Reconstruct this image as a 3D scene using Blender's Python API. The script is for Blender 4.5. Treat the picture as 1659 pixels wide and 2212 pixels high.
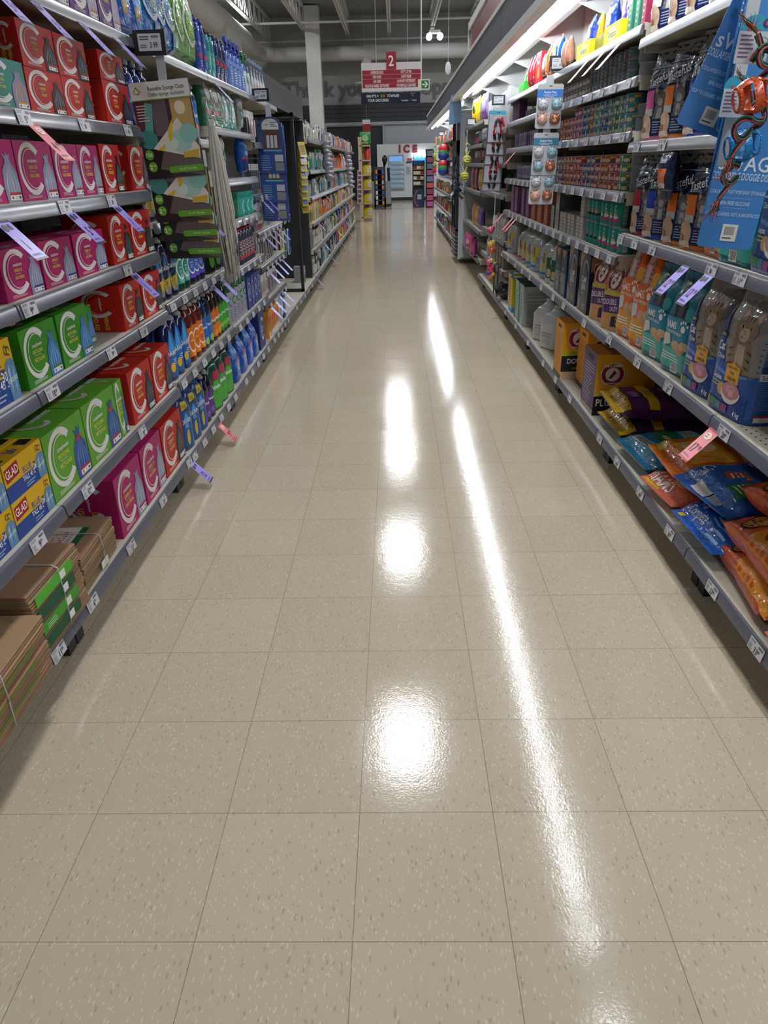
import bpy, math, random
import numpy as np
from mathutils import Vector, Matrix, noise
from mathutils.geometry import tessellate_polygon
PI = math.pi
for o in list(bpy.data.objects): bpy.data.objects.remove(o)
SC = bpy.context.scene; COL = SC.collection
random.seed(7)
# ---------------------------------------------------------------- camera
F_, YAW, PITCH, ROLL, CH = 1552.5, .0248, .45, .0249, 1.3396
f0 = Vector((-math.sin(YAW)*math.cos(PITCH), math.cos(YAW)*math.cos(PITCH), -math.sin(PITCH)))
r0 = Vector((math.cos(YAW), math.sin(YAW), 0)); d0 = f0.cross(r0)
rt = math.cos(ROLL)*r0+math.sin(ROLL)*d0; dn = -math.sin(ROLL)*r0+math.cos(ROLL)*d0
cam = bpy.data.objects.new('camera', bpy.data.cameras.new('camera')); COL.objects.link(cam)
cm = Matrix((rt, -dn, -f0)).transposed().to_4x4(); cm.translation = Vector((0, 0, CH)); cam.matrix_world = cm
cam.data.sensor_fit = 'VERTICAL'; cam.data.sensor_height = 36; cam.data.lens = 36*F_/2212; cam.data.clip_start = .02; cam.data.clip_end = 200
SC.camera = cam
# ---------------------------------------------------------------- world, exposure
SC.view_settings.view_transform = 'Standard'; SC.view_settings.look = 'None'; SC.view_settings.gamma = 1
SC.view_settings.use_curve_mapping = False; SC.view_settings.exposure = 0.03
W = bpy.data.worlds.new('world'); SC.world = W; W.use_nodes = True
W.node_tree.nodes['Background'].inputs[0].default_value = (.75, .8, .9, 1); W.node_tree.nodes['Background'].inputs[1].default_value = .32
LAMP_W = 84      # watts of each ceiling fixture
LED_E = 52        # emission of the canopy light tubes
HIGH_E = 8
# ---------------------------------------------------------------- colour + materials
def hx(s):
    if not isinstance(s, str): return tuple(s)
    r = [int(s[i:i+2], 16)/255 for i in (0, 2, 4)]
    return tuple(c/12.92 if c <= .04045 else ((c+.055)/1.055)**2.4 for c in r)
MATS = {}
def mat(name, col=None, rough=.5, metal=0, coat=0, bump=0, bscale=60, trans=0, emit=0, emc=None, alpha=1, croug=.1, spec=.5):
    """col None: the printed colour comes from the mesh's Col attribute"""
    if name in MATS: return MATS[name]
    m = bpy.data.materials.new(name); m.use_nodes = True; nt = m.node_tree; b = nt.nodes['Principled BSDF']
    if col is None:
        a = nt.nodes.new('ShaderNodeAttribute'); a.attribute_name = 'Col'; nt.links.new(a.outputs['Color'], b.inputs['Base Color'])
    else: b.inputs['Base Color'].default_value = (*hx(col), 1)
    b.inputs['Roughness'].default_value = rough; b.inputs['Metallic'].default_value = metal
    b.inputs['Coat Weight'].default_value = coat; b.inputs['Coat Roughness'].default_value = croug
    b.inputs['Transmission Weight'].default_value = trans; b.inputs['Alpha'].default_value = alpha
    b.inputs['Specular IOR Level'].default_value = spec
    if emit:
        b.inputs['Emission Color'].default_value = (*hx(emc or 'ffffff'), 1); b.inputs['Emission Strength'].default_value = emit
    if bump:
        t = nt.nodes.new('ShaderNodeTexCoord'); n = nt.nodes.new('ShaderNodeTexNoise'); n.inputs['Scale'].default_value = bscale; n.inputs['Detail'].default_value = 3
        u = nt.nodes.new('ShaderNodeBump'); u.inputs['Strength'].default_value = bump; u.inputs['Distance'].default_value = .01
        nt.links.new(t.outputs['Object'], n.inputs['Vector']); nt.links.new(n.outputs['Fac'], u.inputs['Height']); nt.links.new(u.outputs['Normal'], b.inputs['Normal'])
    MATS[name] = m; return m
mat('carton', rough=.5, bump=.02, bscale=300, spec=.28)
mat('film', rough=.3, bump=.55, bscale=48, coat=.35, croug=.06, spec=.3)
mat('plastic', rough=.28, coat=.2)
mat('liquid', rough=.16, coat=.4, croug=.04)
mat('matte', rough=.8)
mat('paper', rough=.85, bump=.08, bscale=90)
mat('metal', rough=.35, metal=.6)
mat('tin', rough=.3, metal=.35)
mat('rope', rough=.9, bump=.3, bscale=400)
mat('shelf_paint', '98958d', rough=.45, bump=.02, bscale=200)
mat('shelf_beige', 'b0aa9a', rough=.5)
mat('rail', '54555f', rough=.35, coat=.45, croug=.18)
mat('dark_panel', '23262c', rough=.55, bump=.03, bscale=200)
mat('black_metal', '1b1d20', rough=.4)
mat('led', 'ffffff', emit=LED_E, emc='f2f7ff')
mat('highbay', 'ffffff', emit=HIGH_E, emc='eef6ff')
mat('glass', 'ffffff', rough=.03, trans=1, alpha=1)
mat('clear', 'dfe6ea', rough=.1, trans=.85)
# ---------------------------------------------------------------- mesh builder
class MB:
    def __init__(s): s.v = []; s.f = []; s.c = []; s.m = []
    def add(s, vs, fs, col, m=0):
        n = len(s.v); s.v += [tuple(p) for p in vs]; c = hx(col)
        for f in fs: s.f.append(tuple(i+n for i in f)); s.c.append(c); s.m.append(m)
    def quad(s, a, b, c, d, col, m=0): s.add([a, b, c, d], [(0, 1, 2, 3)], col, m)
    def box(s, x0, x1, y0, y1, z0, z1, col='808080', m=0, M=None):
        vs = [(x, y, z) for z in (z0, z1) for y in (y0, y1) for x in (x0, x1)]
        if M is not None: vs = [M @ Vector(p) for p in vs]
        s.add(vs, [(0, 2, 3, 1), (4, 5, 7, 6), (0, 1, 5, 4), (2, 6, 7, 3), (0, 4, 6, 2), (1, 3, 7, 5)], col, m)
    def prism(s, poly, a0, a1, axis, col, m=0):
        """closed 2-D outline extruded along an axis; outline coords are the other two axes in order"""
        def P(p, a):
            q = list(p); q.insert(axis, a); return q
        n = len(poly); vs = [P(p, a0) for p in poly]+[P(p, a1) for p in poly]
        fs = [(i, (i+1) % n, (i+1) % n+n, i+n) for i in range(n)]
        s.add(vs, fs, col, m)
        tr = tessellate_polygon([[Vector((p[0], p[1], 0)) for p in poly]])
        s.add(vs, [t for t in tr]+[(t[2]+n, t[1]+n, t[0]+n) for t in tr], col, m)
    def tube(s, pts, r, col, n=8, m=0, cap=True):
        pts = [Vector(p) for p in pts]; rings = []; up = Vector((0, 0, 1))
        for i, p in enumerate(pts):
            t = (pts[min(i+1, len(pts)-1)]-pts[max(i-1, 0)]).normalized()
            a = t.cross(up)
            if a.length < .05: a = t.cross(Vector((1, 0, 0)))
            a.normalize(); b = t.cross(a); rr = r[i] if isinstance(r, (list, tuple)) else r
            rings.append([p+rr*(math.cos(2*PI*k/n)*a+math.sin(2*PI*k/n)*b) for k in range(n)])
        vs = [q for g in rings for q in g]; fs = []
        for i in range(len(pts)-1):
            for k in range(n): fs.append((i*n+k, i*n+(k+1) % n, (i+1)*n+(k+1) % n, (i+1)*n+k))
        if cap: fs += [tuple(range(n))[::-1], tuple((len(pts)-1)*n+k for k in range(n))]
        s.add(vs, fs, col, m)
    def lathe(s, prof, col, n=24, m=0, c=(0, 0, 0)):
        vs = []; fs = []
        for z, r in prof:
            vs += [(c[0]+r*math.cos(2*PI*k/n), c[1]+r*math.sin(2*PI*k/n), c[2]+z) for k in range(n)]
        for i in range(len(prof)-1):
            for k in range(n): fs.append((i*n+k, i*n+(k+1) % n, (i+1)*n+(k+1) % n, (i+1)*n+k))
        fs += [tuple(range(n))[::-1], tuple((len(prof)-1)*n+k for k in range(n))]
        s.add(vs, fs, col, m)
    def ball(s, c, r, col, n=12, m=0):
        r = r if isinstance(r, (tuple, list)) else (r, r, r); vs = []; fs = []; k = n//2
        for i in range(k+1):
            t = PI*i/k
            for j in range(n):
                p = 2*PI*j/n; vs.append((c[0]+r[0]*math.sin(t)*math.cos(p), c[1]+r[1]*math.sin(t)*math.sin(p), c[2]+r[2]*math.cos(t)))
        for i in range(k):
            for j in range(n): fs.append((i*n+j, (i+1)*n+j, (i+1)*n+(j+1) % n, i*n+(j+1) % n))
        s.add(vs, fs, col, m)
    def mesh(s, name, mats, ang=40):
        me = bpy.data.meshes.new(name); me.from_pydata(s.v, [], s.f)
        for k in ([mats] if isinstance(mats, str) else mats): me.materials.append(MATS[k])
        lt = np.empty(len(me.polygons), np.int32); me.polygons.foreach_get('loop_total', lt)
        ca = np.ones((len(s.c), 4), np.float32); ca[:, :3] = np.array(s.c, np.float32).reshape(-1, 3)
        at = me.attributes.new('Col', 'FLOAT_COLOR', 'CORNER'); at.data.foreach_set('color', np.repeat(ca, lt, axis=0).ravel())
        me.polygons.foreach_set('material_index', np.array(s.m, np.int32))
        me.polygons.foreach_set('use_smooth', np.ones(len(s.f), bool)); me.set_sharp_from_angle(angle=math.radians(ang)); me.update()
        return me
def link(name, me, parent=None, loc=(0, 0, 0), rot=(0, 0, 0)):
    o = bpy.data.objects.new(name, me); COL.objects.link(o); o.location = loc; o.rotation_euler = rot; o.parent = parent; return o
LABELS = set()
def tag(o, label, cat, group=None):
    o['label'] = label; o['category'] = cat
    if group: o['group'] = group
    return o
def thing(name, label, cat, loc=(0, 0, 0), rot=(0, 0, 0), group=None, me=None):
    return tag(link(name, me, None, loc, rot), label, cat, group)
def struct(name, me, parent=None):
    o = link(name, me, parent)
    if not parent: o['kind'] = 'structure'
    return o
# ---------------------------------------------------------------- printed artwork
TX = {}
def glyphs(t):
    if t in TX: return TX[t]
    if not t.strip(): return ([], [], 0)
    c = bpy.data.curves.new('t', 'FONT'); c.body = t; c.resolution_u = 2; c.offset = .012; o = bpy.data.objects.new('t', c)
    me = bpy.data.meshes.new_from_object(o); me.calc_loop_triangles()
    vs = [(v.co.x, v.co.y) for v in me.vertices]; tr = [tuple(l.vertices) for l in me.loop_triangles]
    x0 = min(v[0] for v in vs); x1 = max(v[0] for v in vs); k = 1/.72
    vs = [((x-(x0+x1)/2)*k, y*k) for x, y in vs]
    bpy.data.objects.remove(o); bpy.data.curves.remove(c); bpy.data.meshes.remove(me)
    TX[t] = (vs, tr, (x1-x0)*k); return TX[t]
def ell(cx, cy, rx, ry, a0=0, a1=360, n=20):
    return [(cx+rx*math.cos(math.radians(a0+(a1-a0)*i/n)), cy+ry*math.sin(math.radians(a0+(a1-a0)*i/n))) for i in range(n+(0 if a1-a0 >= 360 else 1))]
def shapes(art, W_, H_):
    """artwork list in 0..1 face coordinates -> (triangles in metres, colour) layers; u centred"""
    out = []
    def poly(ps, col):
        ps = [((x-.5)*W_, y*H_) for x, y in ps]; tr = tessellate_polygon([[Vector((*p, 0)) for p in ps]])
        out.append(([tuple(ps[i] for i in t) for t in tr], col))
    for a in art:
        k = a[0]
        if k == 'r': _, x0, y0, x1, y1, col = a; poly([(x0, y0), (x1, y0), (x1, y1), (x0, y1)], col)
        elif k == 'e': _, cx, cy, rx, ry, col = a; poly(ell(cx, cy, rx, ry, n=18), col)
        elif k == 'p': poly(a[1], a[2])
        elif k == 'a':   # elliptic arc band
            _, cx, cy, rx, ry, th, a0, a1, col = a
            T = []; A = [(math.cos(math.radians(a0+(a1-a0)*i/20)), math.sin(math.radians(a0+(a1-a0)*i/20))) for i in range(21)]
            q = lambda c, f: ((cx+rx*f*c[0]-.5)*W_, (cy+ry*f*c[1])*H_)
            for i in range(20):
                p0, p1, p2, p3 = q(A[i], 1), q(A[i+1], 1), q(A[i+1], 1-th), q(A[i], 1-th); T += [(p0, p1, p2), (p0, p2, p3)]
            out.append((T, col))
        elif k == 'C':   # big letter-C emblem with a thin inner echo
            _, cx, cy, rx, ry, col = a; T = []
            for i in range(24):
                def P(j, f):
                    t = 42+276*j/24; w = .30-.12*math.sin(PI*j/24) if f else 0
                    return ((cx+rx*(1-w)*math.cos(math.radians(t))-.5)*W_, (cy+ry*(1-w*.85)*math.sin(math.radians(t)))*H_)
                T += [(P(i, 0), P(i+1, 0), P(i+1, 1)), (P(i, 0), P(i+1, 1), P(i, 1))]
            out.append((T, col)); out += shapes([('a', cx+rx*.04, cy, rx*.72, ry*.76, .05, 60, 300, col)], W_, H_)
        elif k == 't':
            _, s_, cx, cy, h, col = a[:6]; ws = a[6] if len(a) > 6 else 1; rot = math.radians(a[7]) if len(a) > 7 else 0
            vs, tr, w = glyphs(s_); c, si = math.cos(rot), math.sin(rot); hh = h*H_
            pts = [((cx-.5)*W_+c*x*hh*ws-si*(y-.5)*hh, cy*H_+si*x*hh*ws+c*(y-.5)*hh) for x, y in vs]
            out.append(([tuple(pts[i] for i in t) for t in tr], col))
        elif k == 'l':   # fine print too small to read
            _, x0, y0, x1, y1, n, col = a; T = []; rr = random.Random(int(x0*99+n))
            for i in range(n):
                y = y1-(y1-y0)*(i+.3)/n; h = (y1-y0)/n*.38; xe = x0+(x1-x0)*(.6+.4*rr.random())
                q = [((u-.5)*W_, v*H_) for u, v in ((x0, y-h), (xe, y-h), (xe, y), (x0, y))]; T += [(q[0], q[1], q[2]), (q[0], q[2], q[3])]
            out.append((T, col))
        elif k == 'b':   # bar code
            _, x0, y0, x1, y1, col = a; T = []; rr = random.Random(3); x = x0
            while x < x1:
                w = (x1-x0)*rr.choice((.02, .03, .05)); q = [((u-.5)*W_, v*H_) for u, v in ((x, y0), (x+w, y0), (x+w, y1), (x, y1))]
                T += [(q[0], q[1], q[2]), (q[0], q[2], q[3])]; x += w*2
            out.append((T, col))
    return out
def split(T, L):
    out = []; st = list(T)
    while st:
        t = st.pop(); e = [math.dist(t[i], t[(i+1) % 3]) for i in range(3)]; i = e.index(max(e))
        if e[i] <= L: out.append(t); continue
        a, b, c = t[i], t[(i+1) % 3], t[(i+2) % 3]; m = ((a[0]+b[0])/2, (a[1]+b[1])/2); st += [(a, m, c), (m, b, c)]
    return out
def clip(t, X, Y):
    p = list(t)
    for ax, s, lim in ((0, 1, X), (0, -1, X), (1, 1, Y), (1, -1, 0)):
        q = []
        for i in range(len(p)):
            a, b = p[i-1], p[i]; da, db = lim-s*a[ax], lim-s*b[ax]
            if (da >= 0) != (db >= 0): k = da/(da-db); q.append((a[0]+(b[0]-a[0])*k, a[1]+(b[1]-a[1])*k))
            if db >= 0: q.append(b)
        p = q
        if len(p) < 3: return []
    return [(p[0], p[i], p[i+1]) for i in range(1, len(p)-1)]
def draw(mb, art, W_, H_, fn, m=0, L=None, base=.0006, step=.00011):
    for i, (T, col) in enumerate(shapes(art, W_, H_)):
        T = [x for t in T for x in ([t] if all(abs(q[0]) <= W_/2 and 0 <= q[1] <= H_ for q in t) else clip(t, W_/2, H_))]
        if L: T = split(T, L)
        vs = []; fs = []; d = {}
        for t in T:
            f = []
            for p in t:
                k = (round(p[0], 6), round(p[1], 6))
                if k not in d: d[k] = len(vs); vs.append(fn(p[0], p[1], base+i*step))
                f.append(d[k])
            if len(set(f)) < 3: continue
            (ax, ay), (bx, by), (cx, cy) = t
            fs.append(tuple(f) if (bx-ax)*(cy-ay)-(by-ay)*(cx-ax) > 0 else tuple(f[::-1]))
        if fs: mb.add(vs, fs, col, m)
# ---------------------------------------------------------------- superellipse loft: bottles, jugs, bags
def lerp(prof, z):
    for a, b in zip(prof, prof[1:]):
        if z <= b[0]:
            t = (z-a[0])/max(1e-9, b[0]-a[0]); t = max(0, min(1, t)); return [a[i]+(b[i]-a[i])*t for i in range(1, len(a))]
    return list(prof[-1][1:])
class Loft:
    """prof rows (z, half width, half depth, exponent); wr = (amplitude, frequency, seed)"""
    def __init__(s, prof, wr=None, smooth=True):
        if smooth:   # cosine-resampled profile for soft shoulders
            z0, z1 = prof[0][0], prof[-1][0]
            zs = sorted(set([p[0] for p in prof]+[z0+(z1-z0)*i/22 for i in range(23)]))
            s.prof = [(z, *s.sm(prof, z)) for z in zs]
        else: s.prof = prof
        s.wr = wr; s.D = max(p[2] for p in s.prof)
    def sm(s, prof, z):
        for a, b in zip(prof, prof[1:]):
            if z <= b[0]:
                t = (z-a[0])/max(1e-9, b[0]-a[0]); t = max(0, min(1, t)); t = t*t*(3-2*t)*.6+t*.4; return [a[i]+(b[i]-a[i])*t for i in range(1, 4)]
        return list(prof[-1][1:])
    def disp(s, p):
        if not s.wr: return p
        am, fr, sd = s.wr; q = Vector((p[0]*fr, p[1]*fr, p[2]*fr*.8+sd*7.3))
        n = (abs(noise.noise(q))-.25)*1.6+.6*noise.noise(q*.45)
        return (p[0]+.25*am*noise.noise(q+Vector((9, 0, 0))), p[1]+am*n*(1 if p[1] > 0 else -1)*min(1, abs(p[1])/.012), p[2])
    def at(s, t, z):
        a, b, n = lerp(s.prof, z); c, si = math.cos(t), math.sin(t)
        return s.disp((a*math.copysign(abs(c)**(2/n), c), b*math.copysign(abs(si)**(2/n), si), z))
    def front(s, x, z, off=0, sg=-1):
        a, b, n = lerp(s.prof, z); u = max(-.999, min(.999, x/max(a, 1e-6))); x = u*a
        y = sg*b*(1-abs(u)**n)**(1/n); p = s.disp((x, y, z)); k = min(1, abs(u)**(n-1)) if n < 4 else (0 if abs(u) < .9 else .6)
        return (p[0]+off*k*math.copysign(1, u), p[1]+sg*off, p[2])
    def body(s, mb, col, n=28, m=0, zs=None):
        zz = [p[0] for p in s.prof] if zs is None else zs
        vs = []; fs = []; cs = []
        for z in zz: vs += [s.at(2*PI*k/n, z) for k in range(n)]
        for i in range(len(zz)-1):
            for k in range(n): fs.append((i*n+k, i*n+(k+1) % n, (i+1)*n+(k+1) % n, (i+1)*n+k))
        fs += [tuple(range(n))[::-1], tuple((len(zz)-1)*n+k for k in range(n))]
        n0 = len(mb.f); mb.add(vs, fs, '808080', m)
        for i in range(len(fs)):
            z = zz[min(i//n, len(zz)-2)]+1e-4 if i < len(fs)-2 else (zz[0] if i == len(fs)-2 else zz[-1])
            mb.c[n0+i] = hx(col(z) if callable(col) else col)
# ---------------------------------------------------------------- products
class Proto:
    def __init__(s, name, cat, parts, w, h, d, desc): s.name = name; s.cat = cat; s.parts = parts; s.w = w; s.h = h; s.d = d; s.desc = desc
def put(pr, loc, rot, label, group=None):
    if len(pr.parts) == 1: return thing(pr.name, label, pr.cat, loc, rot, group, pr.parts[0][1])
    r = thing(pr.name, label, pr.cat, loc, rot, group)
    for nm, me in pr.parts: link(nm, me, r)
    return r
def carton(name, cat, desc, w, h, d, col, art=(), side=(), top=(), sidecol=None, topcol=None, m='carton', extra=None):
    mb = MB(); sc_ = sidecol or col; tc = topcol or col
    x, e = w/2, .0012
    mb.quad((-x, 0, 0), (x, 0, 0), (x, 0, h), (-x, 0, h), col); mb.quad((x, d, 0), (-x, d, 0), (-x, d, h), (x, d, h), col)
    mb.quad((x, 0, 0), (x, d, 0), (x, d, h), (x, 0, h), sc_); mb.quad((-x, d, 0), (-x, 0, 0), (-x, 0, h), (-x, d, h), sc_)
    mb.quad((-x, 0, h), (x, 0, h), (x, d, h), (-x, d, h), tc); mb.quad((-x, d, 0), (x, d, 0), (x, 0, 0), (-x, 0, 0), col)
    mb.box(-x+.004, x-.004, d*.49, d*.51, h, h+.0007, [c*.55 for c in hx(tc)])     # the flap seam
    draw(mb, art, w, h, lambda u, v, o: (u, -o, v))
    draw(mb, side, d, h, lambda u, v, o: (x+o, u+d/2, v)); draw(mb, side, d, h, lambda u, v, o: (-x-o, d/2-u, v))
    draw(mb, top, w, d, lambda u, v, o: (u, v, h+.001+o))
    if extra: extra(mb)
    return Proto(name, cat, [(name, mb.mesh(name, m))], w, h, d, desc)
def words(*ls):
    return list(ls)
def bagpic(cx, cy, rx, ry, col, hi, tie=None):
    P = [(-.9, -1), (-1, -.3), (-.85, .3), (-.35, .6), (-.3, .75), (-.6, 1), (-.15, .85), (0, 1.05), (.15, .85), (.45, 1), (.3, .72), (.4, .6), (.85, .25), (1, -.3), (.95, -1)]
    o = [('p', [(cx+rx*x, cy+ry*y) for x, y in P], col)]
    for dx, w in ((-.55, .07), (-.2, .05), (.15, .08), (.5, .05), (.75, .04)):
        o.append(('p', [(cx+rx*.1*dx, cy+ry*.55), (cx+rx*(dx-w), cy-ry*.2), (cx+rx*dx*1.05, cy-ry*.85), (cx+rx*(dx+w), cy-ry*.2)], hi))
    if tie: o.append(('p', [(cx-rx*.45, cy+ry*.62), (cx-rx*.3, cy+ry*.5), (cx+rx*.35, cy+ry*.55), (cx+rx*.3, cy+ry*.68)], tie))
    return o
def A_comp(w1, w2, bag, hi, tg, tie=None, cc='dcd8d4', wide=False):
    k = .8 if wide else 1; n = max(len(w1), len(w2)); q = .82 if n < 10 else .6
    return [('C', .37, .54, .33*k, .44, cc), ('t', 'compliments', .41, .68, .066, 'eee6e6', .8), ('t', w1, .40, .57, .062, 'e6cf4a', q), ('t', 'Bags - Sacs pour la', .39, .505, .028, 'e0c8c8', .7),
            ('t', w2, .41, .43, .062, 'e6cf4a', q)]+bagpic(.81, .40, .18, .40, bag, hi, tie)+[('r', .71, .05, .97, .13, 'e8e8e8'), ('r', .71, .13, .97, .175, tg), ('e', .76, .09, .02, .025, 'b03030'),
            ('r', .84, .07, .85, .11, '404040'), ('r', .90, .07, .95, .11, '505050'), ('l', .12, .05, .55, .12, 3, 'e0d0d0')]
def S_comp(w1, w2, cc='c4c0bc'):
    return [('C', .5, .62, .36, .30, cc), ('t', 'compliments', .55, .62, .05, 'dcd4d4', .8, -90), ('t', w1, .62, .22, .10, 'd8c040', .6, -90), ('t', w2, .4, .22, .10, 'd8c040', .6, -90)]
def T_comp(cc='bcb8b4'):
    return [('C', .45, .5, .2, .35, cc), ('t', 'compliments', .7, .5, .12, 'd8d0d0', .8)]
RED, PNK, GRN, LGRN = 'b41c1c', 'a81c60', '35841a', '5c9a2c'
def comp_box(kind, w, h, d, desc, **k):
    c, w1, w2, bag, hi, tg = {
        'red': (RED, 'GARBAGE', 'ORDURES', '25252a', '8a8c94', 'b03028'), 'redg': ('b82018', 'GARBAGE', 'ORDURES', '2a2a2c', '707278', '356a34'),
        'redb': ('b22018', 'GARBAGE', 'ORDURES', '26262a', '7c7e86', '26346e'), 'pink': (PNK, 'GENERAL USE', 'USAGE GÉNÉRAL', '8c8fa6', 'c6c8d6', 'a83038'),
        'pinkb': (PNK, 'GENERAL USE', 'USAGE GÉNÉRAL', '8a8da4', 'c4c6d4', '2a3f78'), 'green': (GRN, 'RECYCLING', 'RECYCLAGE', '3c78b0', '8ab8dc', '4a7a3a'),
        'lgreen': (LGRN, 'RECYCLING', 'RECYCLAGE', '34528e', '6a90c4', 'a83430'), 'teal': ('2a8272', 'COMPOSTABLE', 'COMPOSTABLES', '8a7aa0', 'c8a850', 'c08838'),
        'purple': ('5a2a78', 'KITCHEN', 'CUISINE', 'a8a4b4', 'd8d4dc', 'b08040')}[kind]
    tie = 'c03038' if kind in ('redg', 'lgreen') else None
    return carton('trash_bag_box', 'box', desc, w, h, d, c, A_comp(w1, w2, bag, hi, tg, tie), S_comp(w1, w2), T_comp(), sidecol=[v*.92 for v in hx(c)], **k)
def bottle(name, cat, desc, h, w, d, prof, body, cap, label, lz, capprof=None, m='plastic', n=24, lw=.8, back=False, L=.012):
    """prof rows in fractions of (h, w/2, d/2); label artwork between lz[0]..lz[1] of the height"""
    lf = Loft([(p[0]*h, p[1]*w/2, p[2]*d/2, p[3]) for p in prof]); mb = MB(); lf.body(mb, body, n)
    parts = [('bottle_body', None)]
    # shift so that the front touches y = 0
    D = lf.D
    def off(pts): return [(p[0], p[1]+D, p[2]) for p in pts]
    mb.v = off(mb.v); parts = [('body', mb.mesh('body', m))]
    if cap:
        cb = MB(); z = prof[-1][0]*h; r = capprof or ((0, .5), (.02, .5), (.05, .45), (.06, .3), (.09, .28), (.095, .0))
        cb.lathe([(z-.004+a*h, b*w/2) for a, b in r], cap, 14, c=(0, D, 0)); parts.append(('cap', cb.mesh('cap', 'plastic')))
    if label:
        lb = MB(); lh = (lz[1]-lz[0])*h; W_ = w*lw
        draw(lb, label, W_, lh, lambda u, v, o: lf.front(u, v+lz[0]*h, o), L=L)
        if back: draw(lb, label, W_, lh, lambda u, v, o: (lambda q: (-q[0], q[1], q[2]))(lf.front(u, v+lz[0]*h, o, 1)), L=L)
        lb.v = off(lb.v); parts.append(('label', lb.mesh('label', 'carton')))
    return Proto(name, cat, parts, w, h, d, desc)
BPROF = {'dish': [(0, .86, .86, 3), (.02, 1, 1, 3), (.3, .96, .96, 3), (.5, .86, .9, 3), (.66, .98, .98, 2.6), (.78, .8, .85, 2.2), (.88, .36, .5, 2), (.93, .3, .42, 2)],
         'big': [(0, .92, .92, 4), (.02, 1, 1, 4), (.6, 1, 1, 4), (.78, .96, .96, 3.4), (.88, .7, .8, 2.6), (.94, .4, .6, 2), (.97, .38, .5, 2)],
         'curvy': [(0, .9, .9, 3), (.03, 1, 1, 3), (.35, .92, 1, 3), (.55, 1, 1, 3), (.75, .95, .95, 2.6), (.86, .66, .8, 2.3), (.93, .34, .5, 2)],
         'round': [(0, .95, .95, 2), (.02, 1, 1, 2), (.7, 1, 1, 2), (.82, .7, .7, 2), (.9, .4, .4, 2)],
         'can': [(0, .95, .95, 2), (.03, 1, 1, 2), (.94, 1, 1, 2), (.97, .96, .96, 2), (1, .96, .96, 2)],
         'tube': [(0, 1, 1, 2), (.8, 1, 1, 2), (.81, 1.05, 1.05, 2), (1, 1.05, 1.05, 2)]}
def bag(name, cat, desc, w, h, d, col, art, kind='stand', seed=1, am=.006, fr=16, side=None, m='film', L=.018, sideart=None, parts=None, lw=.96, n=40):
    if kind == 'stand':
        pr = [(0, w/2*.97, d/2*.96, 5), (.012, w/2, d/2, 5), (h*.55, w/2, d/2*.97, 4.5), (h*.72, w/2*.99, d/2*.8, 3.6), (h*.88, w/2*.98, d/2*.35, 2.6), (h*.95, w/2*.97, .004, 2.4), (h, w/2*.97, .003, 2.4)]
    elif kind == 'pinch':
        pr = [(0, w/2*.96, d/2*.9, 4), (.015, w/2, d/2, 4), (h*.5, w/2*.95, d/2*.95, 3.6), (h*.68, w/2*.72, d/2*.6, 3), (h*.8, w/2*.42, d/2*.3, 2.6), (h*.88, w/2*.42, .006, 2.4), (h, w/2*.55, .004, 2.4)]
    else:
        pr = [(0, w/2*.95, .004, 2.6), (.03, w/2*.97, .006, 2.6), (h*.14, w/2, d/2*.75, 3), (h*.4, w/2*.97, d/2, 3), (h*.7, w/2*.97, d/2*.95, 3), (h*.88, w/2, d/2*.6, 2.8), (h*.96, w/2*.99, .006, 2.6), (h, w/2*.98, .004, 2.6)]
    lf = Loft(pr, (am, fr, seed)); z1 = h; zs = [z1*i/44 for i in range(45)]
    mb = MB(); lf.body(mb, col, n, zs=zs)
    draw(mb, art, w*lw, h, lambda u, v, o: lf.front(u, v, o), L=L, base=.0012, step=.00014)
    if sideart:   # printed gussets
        def sd(u, v, o, sg):
            a, b, n_ = lerp(lf.prof, v); y = max(-.96*b, min(.96*b, sg*u)); q = lf.disp((sg*a*(1-abs(y/max(b, 1e-5))**n_)**(1/n_), y, v)); return (q[0]+sg*o, q[1], q[2])
        for sg in (-1, 1): draw(mb, sideart, d*.85, h*.8, lambda u, v, o: sd(u, v, o, sg), L=L, base=.0014, step=.00014)
    mb.v = [(p[0], p[1]+d/2, p[2]) for p in mb.v]
    return Proto(name, cat, [(name, mb.mesh(name, m, 60))], w, h, d, desc)
ORD = 'first second third fourth fifth sixth seventh eighth ninth tenth eleventh twelfth thirteenth fourteenth fifteenth sixteenth seventeenth eighteenth nineteenth'.split()
def nth(i):
    if i < len(ORD): return ORD[i]
    n = i+1; return '%d%s' % (n, {1: 'st', 2: 'nd', 3: 'rd'}.get(n % 10, 'th') if n % 100 not in (11, 12, 13) else 'th')
XF = .985
CNT = {}
def sput(side, pr, y, z, where, setb=0, rz=0, rowname=None, jit=0):
    """stand a product on a shelf, its front to the aisle; label counts along the row away from the camera"""
    X = -XF-setb if side == 'L' else XF+setb; a = PI/2 if side == 'L' else -PI/2
    k = (pr.desc, where); CNT[k] = CNT.get(k, 0)+1
    lab = '%s, %s from camera, %s' % (pr.desc, nth(CNT[k]-1), where)
    return put(pr, (X, y, z+.001), (0, 0, a+rz+random.uniform(-jit, jit)), lab, '%s on the %s' % (pr.cat, where))
def srow(side, pr, ys, z, where, setb=0, deep=1, jit=.03, gap=.004, stack=1, rz=0):
    for y in ys:
        for s in range(stack):
            for k in range(deep):
                w2 = where+('' if s == 0 else (', upper tier' if s == 1 else ', %s tier' % nth(s)))+('' if k == 0 else (', behind' if k == 1 else ', %s row' % nth(k)))
                sput(side, pr, y, z+s*(pr.h+.001), w2, setb+k*(pr.d+gap), jit=jit, rz=rz)
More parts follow.
